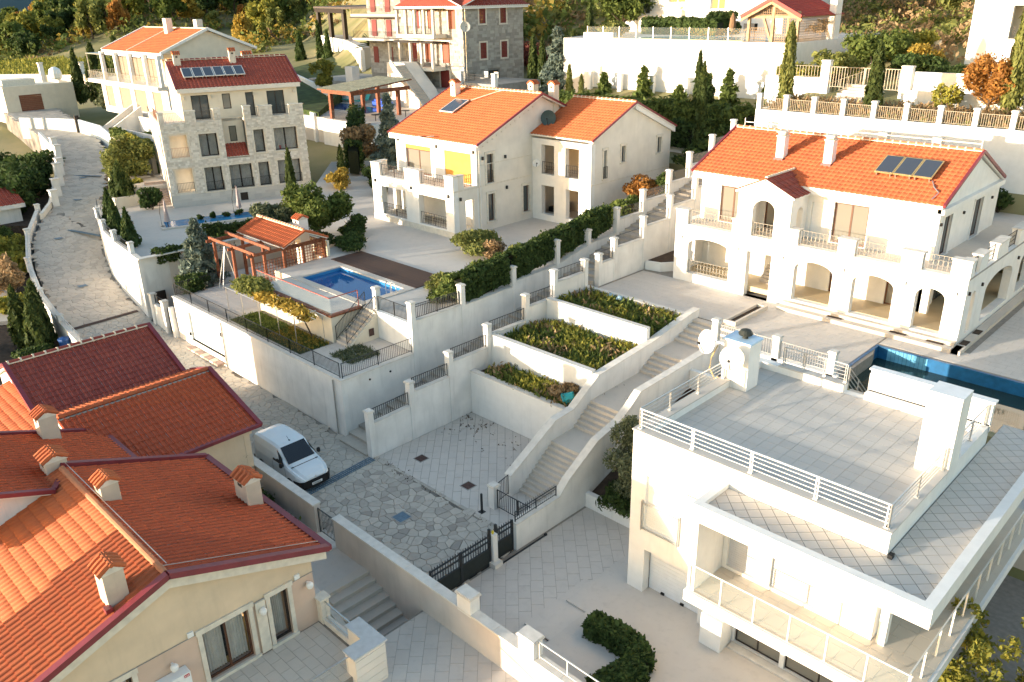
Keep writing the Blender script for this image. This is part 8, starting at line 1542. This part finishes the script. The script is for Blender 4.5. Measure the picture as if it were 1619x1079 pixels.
hw_ = thing('hedge_wall', 'shaded white wall under the hanging dark hedge', 'wall', (-46, 65, 8)); m_ = MB(); m_.extr([(-58, 66.0, 5), (-36.4, 64.6, 5), (-36.4, 64.6, 10.2), (-58, 66.0, 10.1)], (.02, .3, 0)); m_.build('wall_face', WHITE, hw_)
for k, (x, y, h, r, m) in enumerate(((-58.6, 73.6, 3.2, 1.3, F_MID), (-53.2, 73.4, 4.4, 1.4, F_MID), (-48.5, 73.0, 2.2, 1.5, F_MID), (-44.4, 71.6, 4.2, 1.3, F_DARK), (-42.0, 71.4, 4.8, 1.5, F_MID), (-36.6, 68.6, 3.6, 1.6, F_MID))): conifer(('leftmost small conifer in front of the huge white wall', 'pointed conifer in front of the left part of the huge white wall', 'low spreading conifer in the middle before the huge white wall', 'dark conifer before the middle of the huge white wall', 'tall loose conifer right of the dark one before the huge white wall', 'bushy conifer at the left end of the pillar wall')[k], x, y, 11.6, h*.8, r, m, 2200, .24, layers=6)
cypress('slim dark cypress rising through the long hedge', -42.2, 66.5, 9.4, 7.6, .6, F_CYP, 2000, .22)
lowf = thing('low_white_fence', 'low white fence at the foot of the huge white wall', 'fence', (-52, 74.4, 12.5))
for k in range(6): pillar(lowf, -61.5+k*4.2, -61.0+k*4.2, 74.2, 74.6, 12, 13.9, WHITE)
railing(lowf, (-61, 74.4, 12.5), (-57.4, 74.4, 12.5), 1.1, .25, CHROME, 'bar_panel', bar=.04)
# upper right garden
cypress('tall slim sunlit cypress before the huge white wall', -31.6, 62.2, 13.4, 6.3, .55, F_WISP, 2600, .17, tip=.35); cypress('broad cypress behind the pillar wall near the pale gate', -24.6, 60.9+.9, 13.4, 5.0, .65, F_CYP, 2600, .18, tip=.5); cypress('tall slim cypress beside the orange tree', -16.4, 64.4, 13.6, 8.0, .62, F_WISP, 2800, .2, tip=.35); cypress('shorter cypress at the right edge beside the tall slim one', -14.6, 64.2, 13.6, 4.6, .7, F_CYP, 1800, .2, tip=.5)
tree('orange_tree', 'orange autumn tree above the pillar wall', 'tree', -18.0, 65.0, 13.8, 4.0, 1.7, 1.7, 3800, .15, F_AUT, lumpn=14); bushy('thin yellow green shrub left of the orange autumn tree', -20.6, 64.6, 13.7, 1.0, 2.2, 1200, .14, F_YEL)
tufts('dry_grass', 'dry brown grass filling the strip behind the pillar wall', R4(-32.5, -12, 60.9, 64), lambda x, y: 13.3+(y-60.7)*.11, 2600, .8, F_DRY, 'grass', size=.14); tufts('green_weeds', 'green weeds growing among the dry grass behind the pillar wall', R4(-32.5, -12, 60.8, 64), lambda x, y: 13.3, 700, .7, F_WISP, 'plants', size=.14)
for k, (x, y, z, r, h, m, lb) in enumerate(((-34.5, 70.4, 14.4, 1.8, 2.2, F_YEL, 'yellowish bush behind the pale bar panel left of the gate'), (-31.8, 71.4, 14.6, 2.0, 2.6, F_WISP, 'grey olive bush behind the pale gate'), (-31.5, 78, 15.4, 2.6, 3.8, F_MID, 'large leafy green bush right of the timber gazebo'), (-29.6, 81, 15.8, 2.0, 2.6, F_YEL, 'light green bush right of the large leafy one'), (-27.6, 78.0, 15.2, 2.0, 2.4, F_GOLD, 'golden bush on the slope above the pale gate'), (-27.2, 76.0, 15.0, 2.6, 1.8, F_DARK, 'dark clipped bush under the golden bush'), (-33, 96, 20, 3.0, 4.0, F_WISP, 'olive bush at the top edge right of the gazebo'), (-39, 106, 21, 3.4, 3.6, F_DRY, 'brown dry bush at the top edge'), (-29, 96, 20.5, 2.8, 4.2, F_OLIVE, 'grey green olive tree near the tall white villa'), (-44, 110, 21, 3.6, 5, F_WISP, 'yellowish tree at the top edge behind the gazebo roof'), (-23, 72, 15.3, 1.2, 1.0, F_DARK, 'dark mounds on the path by the tall white villa'))): bushy(lb, x, y, z, r, h, 3200, .22, m)
hedge('dark clipped hedge behind the glass fenced pool', [(-63, 87), (-52, 85.5)], 1.6, 1.6, flat(17.5), 4500, .25, F_DARK, 'pool_hedge'); tree('pine_tree', 'bright green broad pine behind the glass fenced pool', 'pine tree', -69.0, 90, 17.0, 7.5, 4.2, 3.0, 9000, .3, F_MID, lumpn=16); bushy('light green bush at the left end of the glass fence', -62.6, 80, 17.5, 1.8, 1.6, 2200, .2, F_WISP); bushy('dark shrub right of the clipped pool hedge', -53, 88.5, 17.5, 2.2, 2.6, 2600, .24, F_DARK)
for k, (x, y, z, m) in enumerate(((-95, 112, 15.5, F_CYP), (-90.5, 109, 16, F_WISP), (-100, 118, 15.5, F_DARK), (-82.5, 107.6, 15.8, F_YEL))): bushy(('dark shrub on the white street wall', 'tall light shrub on the white street wall', 'dark wide shrub left on the white street wall', 'low yellow plants under the plain white tower house')[k], x, y, z, 2.4, 3.4 if k < 3 else 1.4, 2200, .28, m)
pm = thing('palm_tree', 'palm tree in front of the grey stone house on the upper terrace', 'palm', (-112, 82.5, 13)); m_ = MB(); m_.tube([(-112, 82.5, 12), (-112, 82.5, 15)], .4, 8, r2=.35); m_.build('trunk', BARK, pm); m_ = MB()
for i in range(26):
    a = i*2.4; el = .2+1.1*(i % 7)/7; L = [Vector((-112, 82.5, 15))+Vector((math.cos(a)*math.cos(el), math.sin(a)*math.cos(el), math.sin(el)))*d+Vector((0, 0, -.09*d*d)) for d in (0, 1, 2, 3)]
    sd = Vector((-math.sin(a), math.cos(a), 0))
    for p, q, w0, w1 in zip(L, L[1:], (.15, .45, .35), (.45, .35, .05)): m_.poly([p-sd*w0, q-sd*w1, q+Vector((0, 0, .12)), p+Vector((0, 0, .12))]); m_.poly([p+sd*w0, q+sd*w1, q+Vector((0, 0, .12)), p+Vector((0, 0, .12))])
m_.build('fronds', F_CYP, pm)
for k, (x, y, z, h) in enumerate(((-148, 96, 9.5, 6.5), (-143, 94.5, 9.5, 3.6), (-139, 92, 9.5, 5.0), (-152, 94, 9.5, 4.2))): cypress(('tall cypress against the white wall under the dark red pergola', 'round dark conifer against the white wall under the dark red pergola', 'leaning slim cypress on the white wall under the dark red pergola', 'dark conifer at the left end of the white wall under the dark red pergola')[k], x, y, z, h+2, 1.3 if k in (1, 3) else .8, F_DARK, 1500, .36, tip=.7)
tree('pale_tree', 'small pale yellow tree on the lawn above the tiled timber pergola', 'tree', -101, 65.5, 9.8, 4.6, 1.9, 1.7, 2200, .22, F_YEL, lumpn=10); bushy('round green bush at the low white wall left of the tiled pergola', -97, 52.5, 7.4, 1.6, 2.8, 1800, .22, F_WISP); gr = thing('garden_grill_house', 'white garden barbecue beside the lawn above the tiled timber pergola', 'barbecue', (-98, 67.5, 9.5)); m_ = MB(); m_.box(-99, -96, 67, 68.6, 9, 11); m_.box(-98, -96.4, 67.2, 68.4, 11, 13.6); m_.build('masonry', WHITE2, gr); m_ = MB(); m_.box(-98.8, -98.1, 66.95, 67.0, 9.8, 10.7); m_.build('fire_opening', BLACK, gr)
# the wooded hill
def wood():
    protos = []
    for i, (m, s) in enumerate(((F_MID, 1.0), (F_YEL, .95), (F_AUT, .75), (F_DARK, .9), (F_WISP, .85), (F_DRY, .6), (F_GOLD, .8))):
        P, D = blob_pts(lumps(0, 0, 5.2, 3.6, 3.6, 3.4, 16, .4), 1700, .4); V, F = leaf_geo(P, D, .62); cm = np_mesh('crown', V, F, RNG.random(len(F)), m); b = MB(); b.tube([(0, 0, -1), (.2, .1, 2.5), (0, 0, 5.5)], .3, 6, r2=.1)
        for a in range(5): b.tube([(0, 0, 2+a*.5), (math.cos(a*1.3)*2, math.sin(a*1.3)*2, 4.5+a*.5)], .12, 5, r2=.04)
        tm = bpy.data.meshes.new('trunk'); tm.from_pydata(b.v, [], b.f); tm.materials.append(BARK); tm.attributes.new('tint', 'FLOAT', 'FACE'); protos.append((cm, tm, s, m.name))
    lab = {0: 'mid green rounded trees on the wooded hill', 1: 'yellow green rounded trees on the wooded hill', 2: 'orange autumn trees on the wooded hill', 3: 'dark green trees on the wooded hill', 4: 'olive green loose trees on the wooded hill', 5: 'brown half bare trees on the wooded hill', 6: 'golden yellow trees on the wooded hill'}
    n = 0; tries = 0; placed = []
    while n < 285 and tries < 9000:
        tries += 1; az = math.radians(random.uniform(133.5, 166) if n < 245 else random.uniform(100, 134)); r = random.uniform(200, 400) if az > math.radians(140) else random.uniform(150, 300)
        if az > math.radians(134) and r < 232+20*math.sin(az*30): continue
        if az > math.radians(153) and r < 262: continue
        if az < math.radians(134) and r < 165: continue
        if math.radians(154) < az < math.radians(160) and r > 330 and random.random() < .7: continue
        x, y = r*math.cos(az), r*math.sin(az)
        if any((x-a)**2+(y-b)**2 < 26 for a, b in placed): continue
        placed.append((x, y)); i = random.choices(range(7), (24, 22, 12, 18, 16, 10, 8))[0]; cm, tm, s, _ = protos[i]; s *= random.uniform(.75, 1.35); z = float(ground_z(x, y))-.3
        t = thing('hill_tree', lab[i], 'tree', (x, y, z), 0, lab[i]); t.rotation_euler = (0, 0, random.random()*6.28); t.scale = (s, s, s*random.uniform(.85, 1.25)); inst(cm, 'crown', t); inst(tm, 'trunk', t); n += 1
wood()
def scrub():
    for nm, lb, m, n, hh in (('hill_scrub', 'low olive scrub covering the wooded hill behind the houses', F_WISP, 2600, 1.0), ('hill_thicket', 'green thicket filling the wooded hill between the trees', F_MID, 1500, 2.3), ('golden_thicket', 'golden autumn thicket between the trees of the wooded hill', F_GOLD, 1000, 2.0), ('dry_hill_grass', 'dry pale grass patches on the wooded hill', F_DRY, 1300, .5)):
        pts = []
        while len(pts) < n:
            az = math.radians(random.uniform(98, 166)); r = random.uniform(198, 430) if az > math.radians(138) else random.uniform(130, 330)
            if az > math.radians(152) and r < 258: continue
            if math.radians(138) < az < math.radians(150) and r < 225: continue
            pts.append((r*math.cos(az), r*math.sin(az)))
        A = np.array(pts); Z = ground_z(A[:, 0], A[:, 1]); P, D = [], []; sc = .6+.9*RNG.random((n, 1))
        for k in range(26): d = RNG.normal(size=(n, 3)); d /= np.linalg.norm(d, axis=1, keepdims=True); P.append(np.stack([A[:, 0], A[:, 1], Z+hh*.8], 1)+d*np.array([2.1, 2.1, hh])*sc*(.5+.5*RNG.random((n, 1)))); D.append(d)
        ob = leaves(nm, np.concatenate(P), np.concatenate(D), .62, m, None, 'stuff'); tag(ob, lb, 'scrub')
scrub()
def slope_shrubs():
    for nm, lb, m, reg, n in (('slope_shrubs', 'mixed shrubs covering the slope behind the timber gazebo', F_WISP, [(-37, 80), (-30, 83), (-26, 92), (-30, 125), (-70, 128), (-47, 105)], 320), ('slope_weeds', 'dry weeds covering the slope behind the timber gazebo', F_DRY, [(-37, 78), (-25, 80), (-26, 92), (-30, 125), (-60, 120)], 260), ('bank_shrubs', 'shrubs on the bank between the grey stone house and the white street wall', F_MID, [(-74, 84), (-66, 84), (-66, 100), (-72, 102)], 90)):
        P, D = [], []
        for i in range(n):
            while True:
                x, y = random.uniform(-75, -20), random.uniform(76, 130)
                if inside((x, y), reg): break
            z = float(ground_z(x, y)); r = random.uniform(.6, 1.6); d = RNG.normal(size=(50, 3)); d /= np.linalg.norm(d, axis=1, keepdims=True); P.append(np.array([x, y, z+r*.5])+d*r*np.array([1, 1, .8])*(.5+.5*RNG.random((50, 1)))); D.append(d)
        tag(leaves(nm, np.concatenate(P), np.concatenate(D), .3, m, None, 'stuff'), lb, 'shrubs')
slope_shrubs()
for k, (x, y, r, h) in enumerate(((-2.6, 24.2, 1.6, 2.2), (-1.8, 20.6, 1.6, 1.8))): bushy(('olive yellow bush under the sparse tree in the lower right corner', 'lowest olive yellow bush at the lower right corner')[k], x, y, -.5, r, h, 3200, .11, (F_YEL, F_WISP)[k])
def shade_houses():  # out-of-view house added only to cast shade on the upper road
    for k, (x0, x1, y0, y1, z) in enumerate(((-116, -84, -9, 1, 8.0),)):
        t = thing('added_shade_house', 'long unseen house added beyond the left edge to shade the upper road', 'house', ((x0+x1)/2, y0, 0)); m_ = MB(); m_.box(x0, x1, y0, y1, -6, z-2.2); m_.build('walls', WHITE2, t)
        m_ = MB(); m_.extr([(x0-.4, y0-.4, z-2.2), (x0-.4, y1+.4, z-2.2), (x0-.4, (y0+y1)/2, z)], (x1-x0+.8, 0, 0)); m_.build('roof', TILED, t)
shade_houses()
bushy('dark low shrub at the foot of the long white wall behind the arched villa', -14.6, 59.4, 8.42, 1.0, 1.4, 900, .18, F_DARK)
def rocks():
    b = MB()
    for i in range(260):
        az = math.radians(random.uniform(157, 162.2)); r = random.uniform(330, 425); x, y = r*math.cos(az), r*math.sin(az); z = float(ground_z(x, y)); s = random.uniform(.7, 2.6); b.lathe((x, y, z-.4), [(s, 0), (s*random.uniform(.7, 1.1), s*.4), (s*.4, s*random.uniform(.6, 1.0))], 5)
    tag(b.build('hill_rocks', mat('pale_limestone_rock', (.42, .36, .28), .9, .2, 1, .5, 4), kind='stuff'), 'pale limestone outcrop on the edge of the wooded hill', 'rocks')
rocks()
# ================================================================ the white van
def van():
    t = thing('white_van', 'white panel van with dark windscreen parked beside the pale boundary wall', 'van', (-33.2, 17.45, .06)); W = mat('white_car_paint', (.72, .76, .78), .25, .02, 2, spec=.6)
    L = [(-35.35, .45, 1.0), (-35.38, .9, 1.3), (-35.3, 1.35, 1.65), (-35.1, 1.72, 1.80), (-34.3, 1.80, 1.86), (-33.0, 1.80, 1.86), (-32.75, 1.76, 1.84), (-32.1, 1.18, 1.3), (-31.85, 1.08, 1.18), (-31.35, .93, 1.02), (-31.12, .74, .85), (-31.08, .45, .6)]
    # cross sections along the length: (x, half width at sill, half width at shoulder, roof half width, sill z, shoulder z, roof z)
    S = [(-35.36, .80, .80, .66, .38, 1.05, 1.62), (-35.28, .86, .88, .74, .34, 1.05, 1.78), (-34.9, .90, .92, .78, .32, 1.05, 1.86), (-33.9, .91, .93, .79, .32, 1.05, 1.88), (-33.2, .91, .93, .78, .32, 1.05, 1.86), (-32.95, .91, .93, .76, .32, 1.05, 1.80), (-32.55, .91, .93, .74, .32, 1.04, 1.46), (-32.15, .91, .92, .74, .32, 1.02, 1.16), (-31.9, .90, .91, .74, .32, .98, 1.08), (-31.45, .88, .87, .70, .34, .86, .98), (-31.18, .80, .76, .60, .36, .74, .84), (-31.06, .68, .64, .5, .4, .62, .70)]
    cy_ = 17.45; b = MB(); b.tint = .5; rings = []
    for (x, a, c, d, z0, z1, z2) in S:
        half = [(a, z0), (a+.01, (z0+z1)/2), (c, z1), (c*.5+d*.5+.02, (z1+z2)/2+.02), (d, z2-.07), (d*.82, z2)]; rings.append([(x, cy_+y, z+.06) for y, z in half]+[(x, cy_-y, z+.06) for y, z in half[::-1]])
    for r1, r2 in zip(rings, rings[1:]):
        k = len(r1)
        for i in range(k-1): b.poly([r1[i], r1[i+1], r2[i+1], r2[i]])
    b.poly(rings[0]); b.poly(rings[-1][::-1]); body = b.build('body', W, t, smooth=True)
    md = body.modifiers.new('edge', 'EDGE_SPLIT'); md.split_angle = math.radians(50)
    G = mat('black_car_glass', (.01, .013, .018), .08, .05, 3, spec=.6)
    def lerp(i, f, y, dz=.012):
        x = S[i][0]+(S[i+1][0]-S[i][0])*f; z2 = S[i][6]+(S[i+1][6]-S[i][6])*f; return (x, cy_+y, z2+.06+dz)
    m_ = MB(); a0, a1 = lerp(5, .05, -.66, .015), lerp(5, .05, .66, .015); b0, b1 = lerp(6, .0, -.70, .02), lerp(6, 0, .70, .02); c0, c1 = lerp(6, .95, -.74, .02), lerp(6, .95, .74, .02)
    m_.poly([a0, a1, b1, b0]); m_.poly([b0, b1, c1, c0]); m_.build('windscreen', G, t)
    for s in (-1, 1):
        m_ = MB(); o = cy_+s*.925; m_.extr([(-33.35, o, 1.18), (-32.3, o, 1.16), (-32.62, o-s*.1, 1.5), (-33.0, o-s*.14, 1.74), (-33.35, o-s*.15, 1.76)], (0, s*.01, 0)); m_.build('side_window', G, t)
        m_ = MB(); m_.lathe((-32.35, cy_+s*1.06, 1.15), [(.06, 0), (.1, .06), (.09, .2), (.03, .25)], 8); m_.build('mirror', BLACK, t)
        for x in (-34.6, -31.95):
            m_ = MB(); m_.tube([(x, cy_+s*.72, .36), (x, cy_+s*.94, .36)], .31, 18); w_ = m_.build('wheel', BLACK, t); m_ = MB(); m_.tube([(x, cy_+s*.935, .36), (x, cy_+s*.95, .36)], .2, 12); m_.build('rim', STEEL, w_)
        m_ = MB(); m_.poly([(-31.5, cy_+s*.83, .9), (-31.2, cy_+s*.68, .80), (-31.17, cy_+s*.76, .68), (-31.45, cy_+s*.885, .74)]); m_.poly([(-31.5, cy_+s*.83, .93), (-31.2, cy_+s*.68, .83), (-31.15, cy_+s*.77, .68), (-31.43, cy_+s*.90, .74)]); m_.build('headlight', mat('headlight_lens', (.6, .6, .55), .15, .05, 3, spec=.6), t)
    m_ = MB(); m_.prism([(-31.3, cy_-.92), (-31.05, cy_-.72), (-30.98, cy_-.3), (-30.98, cy_+.3), (-31.05, cy_+.72), (-31.3, cy_+.92), (-31.6, cy_+.92), (-31.6, cy_-.92)], .28, .68); m_.build('front_bumper', BLACK, t)
    m_ = MB(); m_.box(-30.975, -30.96, cy_-.28, cy_+.28, .42, .54); pl = m_.build('number_plate', PLAST, t); m_ = MB()
    for i in range(7): m_.box(-30.96, -30.957, cy_-.22+i*.06, cy_-.185+i*.06, .445, .515)
    m_.build('plate_marks', BLACK, pl); m_ = MB(); m_.extr([(-31.08, cy_, .70), (-31.08, cy_-.045, .76), (-31.10, cy_, .82), (-31.08, cy_+.045, .76)], (.02, 0, .01)); m_.build('badge', STEEL, t)
    m_ = MB(); m_.bar((-31.95, cy_-.74, 1.15), (-31.95, cy_+.74, 1.15), .06, .02); m_.build('wiper_cowl', BLACK, t); m_ = MB(); m_.tube([(-33.2, cy_, 1.92), (-33.4, cy_, 2.08)], .008, 5); m_.box(-33.24, -33.14, cy_-.03, cy_+.03, 1.9, 1.94); m_.build('antenna', BLACK, t)
    m_ = MB()
    for s in (-1, 1):
        for x in (-33.4, -32.25): m_.box(x-.006, x+.006, cy_+s*.935-.002, cy_+s*.935+.002, .45, 1.1)
    m_.build('door_seams', BLACK, t, kind='stuff'); m_ = MB(); m_.box(-35.45, -35.36, cy_-.85, cy_+.85, .35, .6); m_.build('rear_bumper', BLACK, t)
van()
